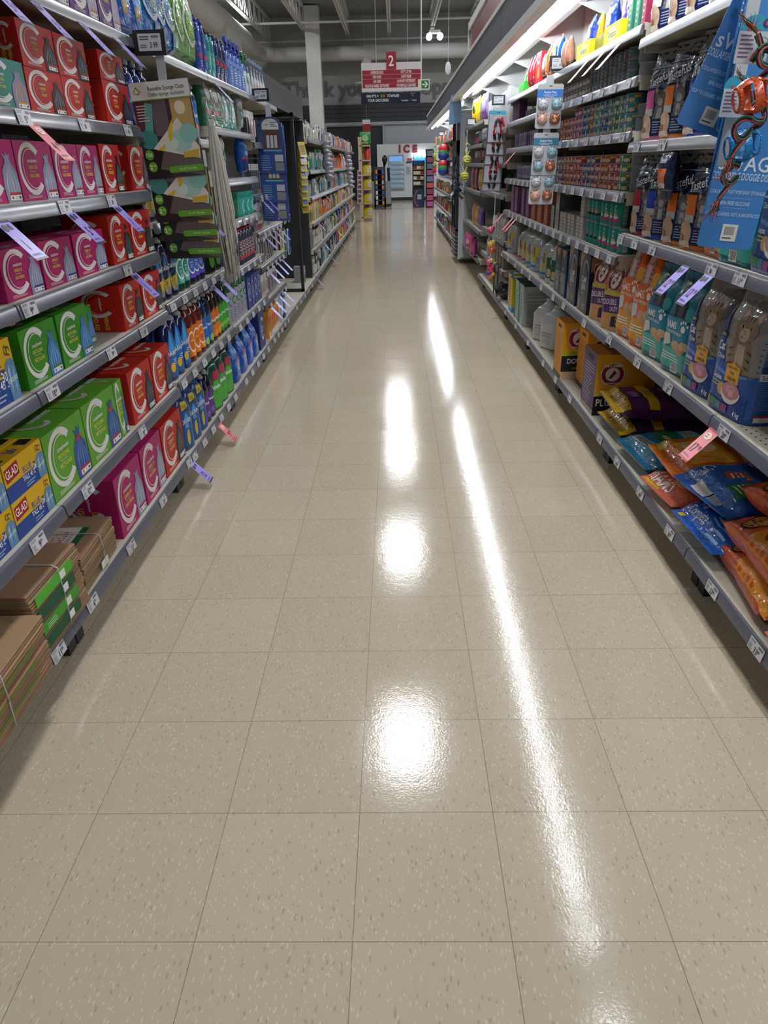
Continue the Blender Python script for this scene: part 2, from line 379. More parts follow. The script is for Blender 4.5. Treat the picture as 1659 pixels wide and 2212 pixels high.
# ================================================================ building shell
def floor_mat():
    m = bpy.data.materials.new('vinyl_tile'); m.use_nodes = True; nt = m.node_tree; N = nt.nodes; K = nt.links; b = N['Principled BSDF']
    def math_(op, a, c=None, d=None):
        n = N.new('ShaderNodeMath'); n.operation = op
        for i, q in enumerate((a, c, d)):
            if q is None: continue
            if isinstance(q, (int, float)): n.inputs[i].default_value = q
            else: K.new(q, n.inputs[i])
        return n.outputs[0]
    tc = N.new('ShaderNodeTexCoord'); sp = N.new('ShaderNodeSeparateXYZ'); K.new(tc.outputs['Object'], sp.inputs[0])
    u = math_('DIVIDE', math_('ADD', sp.outputs[0], .712+30.48), .3048); v = math_('DIVIDE', math_('ADD', sp.outputs[1], -.8807+30.48), .3048)
    fu, fv = math_('FRACT', u), math_('FRACT', v)
    du = math_('MINIMUM', fu, math_('SUBTRACT', 1, fu)); dv = math_('MINIMUM', fv, math_('SUBTRACT', 1, fv))
    g = math_('LESS_THAN', math_('MINIMUM', du, dv), .0021)
    cb = N.new('ShaderNodeCombineXYZ'); K.new(math_('FLOOR', u), cb.inputs[0]); K.new(math_('FLOOR', v), cb.inputs[1])
    wn = N.new('ShaderNodeTexWhiteNoise'); wn.noise_dimensions = '2D'; K.new(cb.outputs[0], wn.inputs['Vector'])
    def mix(f, a, c, blend='MIX'):
        n = N.new('ShaderNodeMix'); n.data_type = 'RGBA'; n.blend_type = blend
        for i, q in ((0, f), (6, a), (7, c)):
            if isinstance(q, (int, float)): n.inputs[i].default_value = q
            elif isinstance(q, str): n.inputs[i].default_value = (*hx(q), 1)
            else: K.new(q, n.inputs[i])
        return n.outputs[2]
    base = mix(wn.outputs['Value'], 'b4a893', 'b9ad99')
    big = N.new('ShaderNodeTexNoise'); big.inputs['Scale'].default_value = 4; big.inputs['Detail'].default_value = 3; K.new(tc.outputs['Object'], big.inputs['Vector'])
    base = mix(math_('MULTIPLY', big.outputs['Fac'], .35), base, 'b3a58a')
    for rot, sc, lo, hi, col in ((.5, (120, 46, 1), .0, .13, 'cfc8b4'), (-.6, (105, 42, 1), .0, .11, '918972'), (1.9, (150, 60, 1), .0, .10, 'd6d0be')):
        mp = N.new('ShaderNodeMapping'); K.new(tc.outputs['Object'], mp.inputs[0]); mp.inputs['Rotation'].default_value = (0, 0, rot); mp.inputs['Scale'].default_value = sc; mp.inputs['Location'].default_value = (rot*3, 1, 0)
        dn_ = N.new('ShaderNodeTexNoise'); dn_.inputs['Scale'].default_value = 30; K.new(tc.outputs['Object'], dn_.inputs['Vector'])
        ad = N.new('ShaderNodeVectorMath'); ad.operation = 'MULTIPLY_ADD'; K.new(dn_.outputs['Color'], ad.inputs[0]); ad.inputs[1].default_value = (1.1, 1.1, 0); K.new(mp.outputs[0], ad.inputs[2])
        vo = N.new('ShaderNodeTexVoronoi'); vo.voronoi_dimensions = '2D'; vo.inputs['Scale'].default_value = 1; K.new(ad.outputs[0], vo.inputs['Vector'])
        sw = N.new('ShaderNodeSeparateColor'); K.new(vo.outputs['Color'], sw.inputs[0])
        rad = math_('MULTIPLY', math_('GREATER_THAN', sw.outputs[0], .79), math_('ADD', hi, math_('MULTIPLY', sw.outputs[1], .16)))
        base = mix(math_('MULTIPLY', math_('LESS_THAN', vo.outputs['Distance'], rad), .5), base, col)
    col = mix(math_('MULTIPLY', g, .75), base, '4a4438'); K.new(col, b.inputs['Base Color'])
    n2 = N.new('ShaderNodeTexNoise'); n2.inputs['Scale'].default_value = 5; n2.inputs['Detail'].default_value = 4; K.new(tc.outputs['Object'], n2.inputs['Vector'])
    K.new(math_('ADD', .07, math_('MULTIPLY', n2.outputs['Fac'], .08)), b.inputs['Roughness'])
    b.inputs['Specular IOR Level'].default_value = .5
    n3 = N.new('ShaderNodeTexNoise'); n3.inputs['Scale'].default_value = 170; n3.inputs['Detail'].default_value = 1.5; K.new(tc.outputs['Object'], n3.inputs['Vector'])
    n4 = N.new('ShaderNodeTexNoise'); n4.inputs['Scale'].default_value = 45; K.new(tc.outputs['Object'], n4.inputs['Vector'])
    hgt = math_('ADD', math_('ADD', n3.outputs['Fac'], math_('MULTIPLY', n4.outputs['Fac'], 1.2)), math_('MULTIPLY', g, -1.2))
    bp = N.new('ShaderNodeBump'); bp.inputs['Strength'].default_value = .13; bp.inputs['Distance'].default_value = .0012; K.new(hgt, bp.inputs['Height']); K.new(bp.outputs['Normal'], b.inputs['Normal'])
    MATS['floor'] = m
floor_mat()
mat('deck', '8c8d8e', rough=.8); mat('wallpaint', 'abacab', rough=.8); mat('wallpale', 'a9adb2', rough=.7); mat('white_steel', 'd2d3d0', rough=.5)
mat('darkwood', '37383e', rough=.6, bump=.1, bscale=40); mat('duct', 'c8c8c6', rough=.45)
mb = MB(); mb.quad((-16, -6, 0), (16, -6, 0), (16, 34, 0), (-16, 34, 0), '888888'); struct('floor', mb.mesh('floor', 'floor'))
mb = MB(); P = []
for i in range(200):   # ribbed steel roof deck
    y = -6+i*.2; P += [(y, 6.7), (y+.07, 6.7), (y+.09, 6.66), (y+.17, 6.66), (y+.2, 6.7)]
P += [(34, 6.9), (-6, 6.9)]; mb.prism(P, -16, 16, 0, '777777'); struct('ceiling', mb.mesh('ceiling', 'deck'))
mb = MB(); mb.box(-16, 16, 34, 34.2, 0, 6.7); struct('wall_back', mb.mesh('wall', 'wallpaint'))
mb = MB(); mb.box(-16.2, -16, -6, 34, 0, 6.7); struct('wall_left', mb.mesh('wall', 'wallpaint'))
mb = MB(); mb.box(16, 16.2, -6, 34, 0, 6.7); struct('wall_right', mb.mesh('wall', 'wallpaint'))
mb = MB()   # dark plank band on the back wall with its pale strip below
for i in range(4): mb.box(-12, 12, 33.78, 33.99, 2.96+i*.16, 3.11+i*.16)
struct('trim_1', mb.mesh('trim', 'darkwood'))
mb = MB(); mb.box(-12, 12, 33.8, 33.99, 2.80, 2.95); mb.box(-12, 12, 33.74, 33.8, 2.84, 2.88); struct('trim_2', mb.mesh('trim', 'wallpale'))
mb = MB(); mb.box(-9, -.5, 33.9, 33.99, 0, 2.8); struct('window_1', mb.mesh('window', 'dark_panel'))
mb = MB(); mb.box(-.42, 2.3, 33.85, 33.99, 0, 2.8); mb.box(-.5, -.42, 33.8, 33.99, 0, 2.8); struct('trim_3', mb.mesh('trim', 'wallpale'))
# joists, bridging lines, ducts, column, ceiling lamps
def joist(x):
    t = thing('roof_joist', 'open web steel roof joist running along the aisle, %s' % JL[x], 'joist', (x, 0, 0), group='roof joists')
    mb = MB(); mb.box(-.07, -.015, -4, 33.6, 5.85, 5.9); mb.box(.015, .07, -4, 33.6, 5.85, 5.9); link('bottom_chord', mb.mesh('chord', 'white_steel'), t)
    mb = MB(); mb.box(-.05, .05, -4, 33.9, 6.58, 6.65); link('top_chord', mb.mesh('chord', 'white_steel'), t)
    mb = MB()
    for i in range(28):
        y = 6+i*1.0; mb.tube([(0, y, 5.88), (0, y+.5, 6.6)], .014, '888888', 6); mb.tube([(0, y+.5, 6.6), (0, y+1, 5.88)], .014, '888888', 6); mb.box(-.012, .012, y+.49, y+.51, 5.9, 6.6)
    link('web', mb.mesh('web', 'white_steel'), t)
JX = [-4.9, -3.3, -1.75, -.15, 1.45, 3.05]
JL = dict(zip(JX, ['sixth from the canopy side', 'fifth from the canopy side', 'left of the column', 'straight above the aisle', 'by the lit ceiling lamp', 'behind the red canopy']))
for x in JX: joist(x)
for y, lab in ((30.5, 'nearer'), (33.2, 'farther')):
    mb = MB(); mb.tube([(-12, y, 5.95 if y < 31 else 5.75), (12, y, 5.95 if y < 31 else 5.75)], .04, '999999', 8)
    thing('sprinkler_pipe', 'white pipe crossing under the roof, %s of the two' % lab, 'pipe', me=mb.mesh('pipe', 'white_steel'), group='crossing pipes')
mb = MB()   # spiral duct: long run, reducer, elbow, cross run
zc = 5.25; xd = -5.16
pr = []; y = 2
while y < 26: pr += [(y, .37), (y+.05, .385), (y+.1, .37)]; y += .16
def ringtube(mb, pts, rs, n=32): mb.tube(pts, rs, 'cccccc', n)
ringtube(mb, [(xd, a, zc) for a, r in pr], [r for a, r in pr])
link_d = thing('spiral_duct', 'big white spiral air duct hanging over the left shelves', 'duct', me=mb.mesh('duct', 'duct', 25))
mb = MB(); mb.box(xd-.37, xd+.37, 24.6, 26.8, 4.35, zc-.1); link('duct_box', mb.mesh('plenum', 'duct'), link_d)
mb = MB(); ringtube(mb, [(xd, 26, zc), (xd, 29.2, zc), (xd, 29.6, zc), (xd, 31.4, zc), (xd+.12, 32.1, zc), (xd+.5, 32.55, zc), (xd+1.0, 32.7, zc)], [.37, .37, .30, .27, .27, .27, .26]); link('duct_elbow', mb.mesh('elbow', 'duct', 25), link_d)
mb = MB(); ringtube(mb, [(xd+1.0+i*.3, 32.7, 5.25) for i in range(50)], [.26+.006*(i % 2) for i in range(50)])
t = link('cross_duct', mb.mesh('duct', 'duct', 25), link_d)
mb = MB(); mb.lathe([(0, .5), (.06, .46), (.1, .2), (.2, .19), (.9, .19)], 'cccccc', 24, c=(-1.05, 32.7, 4.2)); link('diffuser', mb.mesh('diffuser', 'duct'), t)
mb = MB(); mb.box(-3.25, -2.78, -.6, -.15, 0, 6.6); mb.box(-2.78, -2.72, -.6, -.15, 0, 6.6)
thing('building_column', 'tall cream square column standing before the far wall', 'column', (0, 32.0, 0), me=MB.mesh(mb, 'column', 'white_steel'))
def lamp_fix(x, y, lab, w=LAMP_W):
    t = thing('ceiling_lamp', lab, 'lamp', (x, y, 5.75 if abs(x) < 1 else 6.3), group='high bay lamps')
    mb = MB(); mb.box(-.32, .32, -.62, .62, .03, .12, '999999'); link('lamp_housing', mb.mesh('housing', 'white_steel'), t)
    mb = MB()
    for i in (-1, 1):
        for j in (-1, 1): mb.quad((i*.16-.13, j*.31-.27, .025), (i*.16-.13, j*.31+.27, .025), (i*.16+.13, j*.31+.27, .025), (i*.16+.13, j*.31-.27, .025), 'ffffff')
    link('light_panel', mb.mesh('panel', 'highbay'), t)
    ld = bpy.data.lights.new('lamp', 'AREA'); ld.shape = 'RECTANGLE'; ld.size = .62; ld.size_y = 1.05; ld.energy = w; ld.color = (.95, .97, 1)
    lo = bpy.data.objects.new('lamp_light', ld); COL.objects.link(lo); lo.parent = t; lo.location = (0, 0, -.02); lo.visible_glossy = True
for i, y in enumerate((-3.4, 2.1, 7.5, 12.9, 18.5, 22.5)): lamp_fix(.05 if y < 20 else 0, y, 'high bay lamp above the aisle centre, %s from the camera end' % nth(i))
for i, y in enumerate((2.1, 7.5, 12.9, 18.5, 27.5)):
    lamp_fix(-5.2, y, 'high bay lamp over the next aisle left, %s from the camera end' % nth(i), LAMP_W*(.9 if y < 18 else 3.2))
    lamp_fix(5.2, y, 'high bay lamp over the next aisle right, %s from the camera end' % nth(i), LAMP_W*(.9 if y < 18 else 3.2))
t = thing('ceiling_lamp', 'small bright twin lamp shining under a joist beyond the sign', 'lamp', (1.52, 31.5, 5.55), group='high bay lamps')
mb = MB(); mb.box(-.2, .2, -.15, .15, .1, .2, '999999'); link('lamp_housing', mb.mesh('housing', 'white_steel'), t)
mb = MB(); [mb.ball((i*.2, j*.12, 0), .11, 'ffffff', 10) for i in (-1, 1) for j in (-1, 1)]; link('bulb', mb.mesh('bulb', 'highbay'), t)
# wall lettering: raised grey letters
def text_mesh(s_, h, depth, name, m, ws=1, bold=.02, font=None, col='808080'):
    c = bpy.data.curves.new('t', 'FONT'); c.body = s_; c.resolution_u = 3; c.offset = bold; c.extrude = depth/2; c.align_x = 'LEFT'
    o = bpy.data.objects.new('t', c); me = bpy.data.meshes.new_from_object(o); bpy.data.objects.remove(o)
    k = h/.72
    for v in me.vertices: x, y, z = v.co; v.co = (x*k*ws, -z-depth/2, y*k)
    me.materials.clear(); me.materials.append(MATS[m]); me.name = name; return me
mat('letters', '707276', rough=.6); mat('ice_red', '8a1e2c', rough=.5)
t = thing('wall_lettering', 'large raised grey letters spelling a thank you on the far wall', 'lettering', (-4.55, 33.98, 3.92)); SX = 2.09/(glyphs('Thank')[2]*.56); TT = 'Thank you for shopping'
for i, ch in enumerate(TT):
    if ch != ' ': me = text_mesh(ch, .56, .05, 'letter', 'letters', SX); xm = min(v.co.x for v in me.vertices); link('letter', me, t, ((glyphs(TT[:i+1])[2]-glyphs(ch)[2])*.56*SX-xm, 0, 0))
# aisle sign
Y = 17
def at(x, y, Yp):   # pixel -> point on the plane Y = Yp
    d = f0+(x-829.5)/F_*rt+(y-1106)/F_*dn; k = Yp/d.y; return Vector((d.x*k, Yp, CH+d.z*k))
a, b_ = at(780, 138, Y), at(910, 131, Y); zt = (a.z+b_.z)/2; zb = at(845, 190, Y).z; xa, xb = a.x, b_.x; wS = xb-xa
t = thing('aisle_sign', 'hanging aisle sign two listing garbage bags and kitty litter', 'sign', ((xa+xb)/2, Y, zb))
mb = MB(); hS = zt-zb; mb.box(-wS/2, wS/2, 0, .03, -.06, hS-.0, 'd8d2d2'); 
rows = [('GARBAGE BAGS', 'KITTY LITTER'), ('DISH SOAP', 'LIGHT BULBS'), ('AIR CARE', 'LAUNDRY DETERGENT'), ('BLEACH & FABRIC SOFTENERS', 'HOUSEHOLD CLEANERS')]
art = []
for i, (p, q) in enumerate(rows):
    y0 = .02+(3-i)*.175; art += [('r', .015, y0, .99, y0+.163, '9c2438'), ('t', p, .26, y0+.08, .115, 'f4eeee', .5), ('t', q, .75, y0+.08, .115, 'f4eeee', .5)]
draw(mb, art, wS, hS, lambda u, v, o: (u, -o*4, v)); link('board', mb.mesh('board', 'carton'), t)
mb = MB(); mb.box(-.1, .1, -.02, 0, hS-.12, hS+.18, 'a02438'); draw(mb, [('t', '2', .5, .5, .62, 'f4f0f0', .9)], .2, .3, lambda u, v, o: (u, -.02-o*4, v+hS-.12)); link('number_plate', mb.mesh('plate', 'carton'), t)
mb = MB(); mb.tube([(-.3, .015, hS), (-.3, .015, 5.9-zb)], .003, '999999', 5); mb.tube([(.33, .015, hS), (.33, .015, 5.9-zb)], .003, '999999', 5); link('wire', mb.mesh('wire', 'white_steel'), t)
t = thing('promotion_sign', 'dark navy points promotion board hung under the aisle sign', 'sign', ((xa+xb)/2-.02, Y, zb-.08))
z1 = at(777, 226, Y).z-zb+.08; mb = MB(); mb.box(-wS/2-.0, wS/2, 0, .02, z1, 0, '1c2436')
draw(mb, [('t', '1000 PTS =', .19, .72, .25, 'f0f0f0', .8), ('t', '$10', .37, .72, .25, 'e0a040', .8), ('t', 'TOWARD', .54, .72, .25, 'f0f0f0', .8), ('t', 'YOUR GROCERIES.', .29, .34, .25, 'f0f0f0', .75), ('t', 'Foodland', .74, .28, .15, 'f0f0f0', .9), ('r', .835, .2, .838, .42, 'a0a0a0'), ('t', 'Scene', .9, .28, .15, 'f0f0f0', .9),
    ('e', .84, .88, .01, .06, 'c86060'), ('e', .87, .88, .01, .06, '58a090'), ('e', .90, .88, .01, .06, '7070b8'), ('e', .87, .70, .01, .06, 'c07080')], wS, -z1, lambda u, v, o: (u, -o*4, v+z1)); link('board', mb.mesh('board', 'carton'), t)
a = at(910, 171, 15.5); c = at(928, 194, 15.5); t = thing('exit_arrow_sign', 'green sign with a pale arrow hanging from a thin rod', 'sign', (0, 0, 0))
mb = MB(); mb.box(a.x-.06, c.x, 15.5, 15.53, c.z, a.z, 'c8c8b4'); draw(mb, [('r', .3, .14, .92, .88, '1c6a48'), ('r', .38, .44, .6, .58, 'dcdcc0'), ('p', [(.55, .25), (.68, .25), (.84, .51), (.68, .78), (.55, .78), (.7, .51)], 'dcdcc0')], c.x-a.x+.06, a.z-c.z, lambda u, v, o: ((a.x-.06+c.x)/2+u, 15.5-o*3, c.z+v)); link('sign_face', mb.mesh('face', 'carton'), t)
mb = MB(); mb.tube([(a.x+.0, 15.51, a.z), (a.x-.0, 15.51, 6.6)], .012, 'aaaaaa', 6); link('rod', mb.mesh('rod', 'white_steel'), t)
p = at(968, 137, 20); mb = MB(); mb.ball((0, 0, -.1), (.07, .02, .14), 'b8b8b8'); mb.tube([(0, 0, 0), (0, 0, 2.6)], .004, 'b0b0b0', 5)
thing('ceiling_dangler', 'small pale oval tag dangling from the roof on a string', 'tag', tuple(p), me=mb.mesh('dangler', 'matte'))
# ================================================================ right canopy with its light tubes
def canopy(y0, y1, red, name, lab):
    t = thing(name, lab, 'canopy', (0, 0, 0))
    mb = MB(); n = int((y1-y0)/1.3)
    for i in range(n):
        a, b = y0+(y1-y0)*i/n, y0+(y1-y0)*(i+1)/n; mb.box(.775, .80, a+.006, b-.004, 2.115, 2.335, '5a5c66')
    link('fascia', mb.mesh('fascia', 'slat'), t)
    mb = MB(); mb.box(.765, .83, y0, y1, 2.065, 2.115); mb.box(.83, .86, y0, y1, 2.11, 2.125); mb.box(.765, .82, y0, y1, 2.335, 2.365); mb.box(.80, 1.42, y0, y1, 2.36, 2.375); mb.box(.99, 1.03, y0, y1, 2.10, 2.36); mb.box(1.30, 1.34, y0, y1, 2.05, 2.36); link('trim_rail', mb.mesh('rails', 'white_steel'), t)
    mb = MB(); mb.prism([(.83, 2.13), (1.0, 2.1), (1.2, 2.02), (1.42, 1.86), (1.42, 2.34), (.83, 2.34)], -.012, .012, 1, '888888'); bm0 = mb.mesh('bracket', 'white_steel')
    for i in range(int((y1-y0)/1.22)): link('bracket', bm0, t, (0, y0+.3+i*1.22, 0))
    if red:
        mb = MB(); mb.box(.775, .79, y0, red, 2.365, 2.53); link('red_band', mb.mesh('band', 'redband'), t)
        mb = MB(); mb.box(.755, .83, y0, red+.02, 2.53, 2.60); mb.box(.755, .83, red, red+.02, 2.36, 2.6); link('top_cap', mb.mesh('cap', 'white_steel'), t)
mat('slat', '44464f', rough=.55, bump=.12, bscale=35); mat('redband', '9a2a34', rough=.3, coat=.4)
canopy(-.5, 19.5, 8.65, 'shelf_canopy', 'long grey canopy with red top band over the right shelves')
for i, (a, b) in enumerate(((-.4, 2.36), (2.44, 4.2), (4.21, 6.6), (6.61, 9.0), (9.01, 10.45), (11.9, 15.6), (15.62, 19.2))):
    t = thing('light_tube', 'glowing white light tube under the canopy, %s from camera end' % nth(i), 'lamp', (.885, (a+b)/2, 2.085), group='canopy light tubes')
    l = (b-a)/2; mb = MB(); mb.tube([(0, -l+.01, 0), (0, l-.01, 0)], .017, 'ffffff', 12); link('tube', mb.mesh('tube', 'led'), t)
    mb = MB(); mb.box(-.018, .018, -l, l, .012, .03, 'c0c0c0'); link('holder', mb.mesh('holder', 'white_steel'), t)
# ================================================================ shelving
def rail_mesh(L):
    P = [(0, 0), (.006, -.001), (.010, -.006), (.015, -.036), (.012, -.039), (.004, -.037), (0, -.03)]
    mb = MB(); mb.prism([(p[0], p[1]) for p in P], -L/2+.004, L/2-.004, 1, '808080'); return mb.mesh('rail', 'rail')
SHM = {}
def shelf_parts(L, dep, holes):
    k = (round(L, 3), dep, holes)
    if k in SHM: return SHM[k]
    mb = MB(); mb.box(-dep, -.002, -L/2+.002, L/2-.002, -.022, 0); mb.box(-.014, .0, -L/2+.002, L/2-.002, -.006, .002)
    for y in (-L/2+.002, L/2-.012):
        mb.prism([(-dep, -.02), (-.01, -.02), (-.01, -.05), (-dep*.5, -.055), (-dep, -.065)], y, y+.01, 1, '808080')
    if holes:
        n = int(L/.03)
        for i in range(n):
            for r in range(3):
                y = -L/2+.02+i*.03+(r % 2)*.015; x = -.035-r*.022; mb.add([(x+.0035*math.cos(q*PI/3), y+.0035*math.sin(q*PI/3), .0006) for q in range(6)], [tuple(range(6))], '000000', 1)
    SHM[k] = (mb.mesh('shelf', ['shelf_beige', 'black_metal']), rail_mesh(L)); return SHM[k]
XR = .97
def bay(side, y0, y1, levels, lab, dep=.42, top=2.0, holes=(), deckdep=.48, feet=True, back='dark_panel', setbs={}):
    L = y1-y0; yc = (y0+y1)/2; s = -1 if side == 'L' else 1
    t = thing('shelving_bay', lab, 'shelving', (s*XR, yc, 0), (0, 0, 0 if side == 'L' else PI))
    XB = -.53
    mb = MB(); mb.box(XB-.02, XB, -L/2, L/2, .1, top)
    link('back_panel', mb.mesh('back', back), t)
    for y in (-L/2, L/2-.02): mb = MB(); mb.box(XB-.03, XB+.012, y, y+.02, 0, top); link('upright', mb.mesh('upright', 'black_metal'), t)
    for z in levels:
        sb = setbs.get(z, 0); sm, rm = shelf_parts(L, (deckdep if z < .2 else dep-sb), z in holes); o = link('shelf', sm, t, (-sb, 0, z)); link('price_rail', rm, o, (0, 0, 0))
    if feet:
        for y in (-L/2+.02, L/2-.04):
            mb = MB(); mb.prism([(-.11, 0), (-.05, 0), (-.05, .115), (-.14, .115)], y-.02, y+.03, 1, '2c2e32'); mb.box(-.45, -.1, y-.01, y+.02, .04, .115, '2c2e32'); link('foot', mb.mesh('foot', 'black_metal'), t)
    return t
LA = [.158, .482, .814, 1.042, 1.27, 1.49, 1.785]
J = [.62, 1.845, 3.065, 4.285, 5.505, 6.73]
bay('L', J[0], J[1], LA, 'grey shelving bay nearest the camera on the left', holes=(.158, .482))
bay('L', J[1], J[2], LA, 'grey shelving bay of garbage bag boxes, left side', holes=(.814, .158))
bay('L', J[2], J[3], [.15, .498, .835, 1.15, 1.475, 1.785], 'grey shelving bay of dish soap bottles, left side', holes=(.15,))
bay('L', J[3], J[4], [.15, .485, .78, 1.055, 1.285, 1.545, 1.785], 'grey shelving bay of dishwasher detergents, left side')
bay('L', J[4], J[5]-.03, [.15, .415, .68, .92, 1.165, 1.5, 1.785], 'grey shelving bay of kitchen gadgets, left side', setbs={.415: .03, .68: .03, .92: .03, 1.165: .03})
bay('L', J[5]-.03, 8.95, [.15], 'nearly empty dark bay with a bare deck, left side', top=1.82)
RJ = [.91, 2.13, 3.33, 4.53, 5.75, 6.97]
bay('R', RJ[0], RJ[1], [.16, .625, 1.05, 1.40, 1.76], 'grey shelving bay nearest the camera on the right', holes=(.625,), top=2.3)
bay('R', RJ[1], RJ[2], [.16, .625, 1.05, 1.40, 1.76], 'grey shelving bay of cat food bags, right side', top=2.3)
for i in range(2, 5): bay('R', RJ[i], RJ[i+1], [.16, .605, .955, 1.21, 1.44, 1.635, 1.81], 'grey shelving bay of cat food cans, %s of three, right side' % nth(i-2), holes=(.16, .605), top=2.3)
bay('R', 6.99, 8.9, [.16, .42, .68, 1.07, 1.33, 1.6], 'grey shelving bay behind the nail clipper strip, right side', top=2.3, setbs={.42: .02, .68: .02})
bay('R', 8.92, 11.1, [.30, .62, 1.03, 1.33, 1.53, 1.76], 'grey shelving bay of pet treats and toys, right side', top=2.3, feet=False)
for i in range(8): bay('L', 8.98+i*1.22, 10.2+i*1.22, [.15, .45, .74, 1.02, 1.30, 1.62], 'far left shelving bay, %s beyond the empty bay' % nth(i), top=1.8)
for i in range(6): bay('R', 12.15+i*1.22, 13.37+i*1.22, [.15, .5, .82, 1.12, 1.42, 1.72], 'far right shelving bay, %s beyond the cooler' % nth(i), top=2.3)
# ================================================================ LEFT: garbage bag boxes
def mid(pairs): return [((a+b)/2, b-a) for a, b in pairs]
W3, W4, W5, W6, W7 = 'fifth shelf up, bag bay', 'fourth shelf up, bag bay', 'third shelf up, bag bay', 'second shelf up, bag bay', 'bottom shelf, bag bay'
def boxes(kind, desc, spans, z, h, d, where, setb=0, deep=1, stack=1):
    for a, b in spans:
        key = (kind, round(b-a, 2), h, d, desc)
        if key not in BX: BX[key] = comp_box(kind, round(b-a, 2)-.003, h, d, desc)
        srow('L', BX[key], [(a+b)/2], z, where, setb, deep, jit=.012, stack=stack)
BX = {}
boxes('purple', 'purple kitchen bag box', [(2.38, 2.625), (2.632, 2.875), (2.882, 3.09)], 1.785, .19, .1, 'top left shelf', 0, 2)
boxes('purple', 'purple kitchen bag box', [(2.12, 2.37)], 1.785, .19, .1, 'top left shelf', 0, 2)
W2 = 'sixth shelf up, bag bay'
boxes('teal', 'teal compostable bag box', [(1.98, 2.215)], 1.49, .112, .08, W2, 0, 2)
boxes('red', 'small red bag box', [(2.225, 2.452), (2.458, 2.685)], 1.49, .108, .075, W2, 0, 3, 2)
boxes('redb', 'red garbage bag carton', [(2.795, 3.065)], 1.49, .13, .16, W2, 0, 1)
boxes('redb', 'flat red bag carton', [(2.80, 3.04)], 1.622, .085, .16, W2+', upper tier', 0, 1)
boxes('pink', 'large pink garbage bag box', [(1.83, 2.055), (2.062, 2.285)], 1.27, .148, .085, W3, 0, 2)
boxes('pink', 'slim pink garbage bag box', [(2.295, 2.47), (2.475, 2.645)], 1.27, .146, .085, W3, 0, 2)
boxes('red', 'red black-bag picture box', [(2.66, 2.855), (2.95, 3.17)], 1.27, .153, .085, W3, 0, 1)
boxes('pinkb', 'pink blue-tag bag box', [(1.86, 2.068), (2.078, 2.302), (2.315, 2.56)], 1.042, .126, .1, W4, 0, 2)
boxes('redg', 'red drawstring bag box', [(2.625, 2.83), (2.84, 3.09)], 1.042, .16, .16, W4, 0, 1)
boxes('green', 'green recycling bag box', [(1.862, 2.078), (2.09, 2.312)], .814, .155, .2, W5, 0, 2)
boxes('green', 'small green recycling bag box', [(2.33, 2.47)], .814, .125, .1, W5, .05, 1)
boxes('redg', 'red drawstring bag box', [(2.622, 2.84), (2.85, 3.11)], .814, .158, .17, W5, 0, 1)
boxes('lgreen', 'light green recycling carton', [(1.852, 2.122), (2.13, 2.40)], .482, .20, .19, W6, 0, 2)
boxes('lgreen', 'small light green recycling carton', [(2.406, 2.485)], .482, .198, .19, W6, 0, 2)
boxes('redb', 'tall red garbage bag carton', [(2.545, 2.808), (2.816, 3.07)], .482, .195, .2, W6, 0, 2)
boxes('pink', 'big pink general use carton', [(2.25, 2.522), (2.53, 2.79)], .158, .225, .22, W7, 0, 1)
boxes('redb', 'big red garbage bag carton', [(2.80, 3.09)], .158, .225, .22, W7, 0, 1)
def glad(w, h, d, desc, big=None):
    art = [('r', 0, 0, 1, .42, '24458e'), ('p', [(0, .42), (1, .42), (1, 1), (0, 1)], 'd6aa12'), ('p', [(.03, .5), (.36, .55), (.36, .92), (.03, .86)], '9a1c1c'), ('t', 'GLAD', .195, .72, .22, 'f4f0e8', .8, 3),
           ('t', 'BLUE', .55, .55, .17, '24458e', .9), ('t', 'TALL 45 L', .56, .33, .14, 'f0f0f0', .8), ('r', .70, .28, .77, .56, '24458e'), ('t', big or '26', .735, .44, .16, 'f4f4f4', .8), ('l', .45, .06, .7, .2, 2, 'b0b8d0')]
    art += [('p', [(.80, 0), (.78, .3), (.80, .62), (.86, .68), (.95, .68), (1, .6), (1, 0)], '5d86a8'), ('p', [(.84, .1), (.83, .5), (.87, .6), (.86, .3)], 'a8c4d6'), ('p', [(.93, .05), (.92, .4), (.95, .58), (.96, .3)], '90b0c8'), ('a', .87, .82, .035, .08, .3, 0, 300, '30342c'), ('a', .92, .8, .035, .08, .3, 0, 300, '30342c'), ('t', 'FORCE FLEX', .9, .35, .07, 'e8ecf0', .7, 8)]
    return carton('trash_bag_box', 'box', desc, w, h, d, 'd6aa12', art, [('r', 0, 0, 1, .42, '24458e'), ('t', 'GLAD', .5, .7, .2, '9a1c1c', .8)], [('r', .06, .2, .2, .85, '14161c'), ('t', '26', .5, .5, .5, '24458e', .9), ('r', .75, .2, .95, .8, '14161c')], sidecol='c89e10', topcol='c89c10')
g = glad(.213, .102, .06, 'yellow recycling box')
srow('L', g, [1.52, 1.738], .482, 'second shelf up, near bay', 0, 5, .01, stack=2)
g = glad(.22, .155, .1, 'tall yellow recycling bag box', '30'); srow('L', g, [1.70], .814, 'third shelf up, near bay', 0, 2, .01)
g = comp_box('pinkb', .2, .13, .1, 'pink bag box'); srow('L', g, [1.64], 1.042, 'fourth shelf up, near bay', 0, 1)
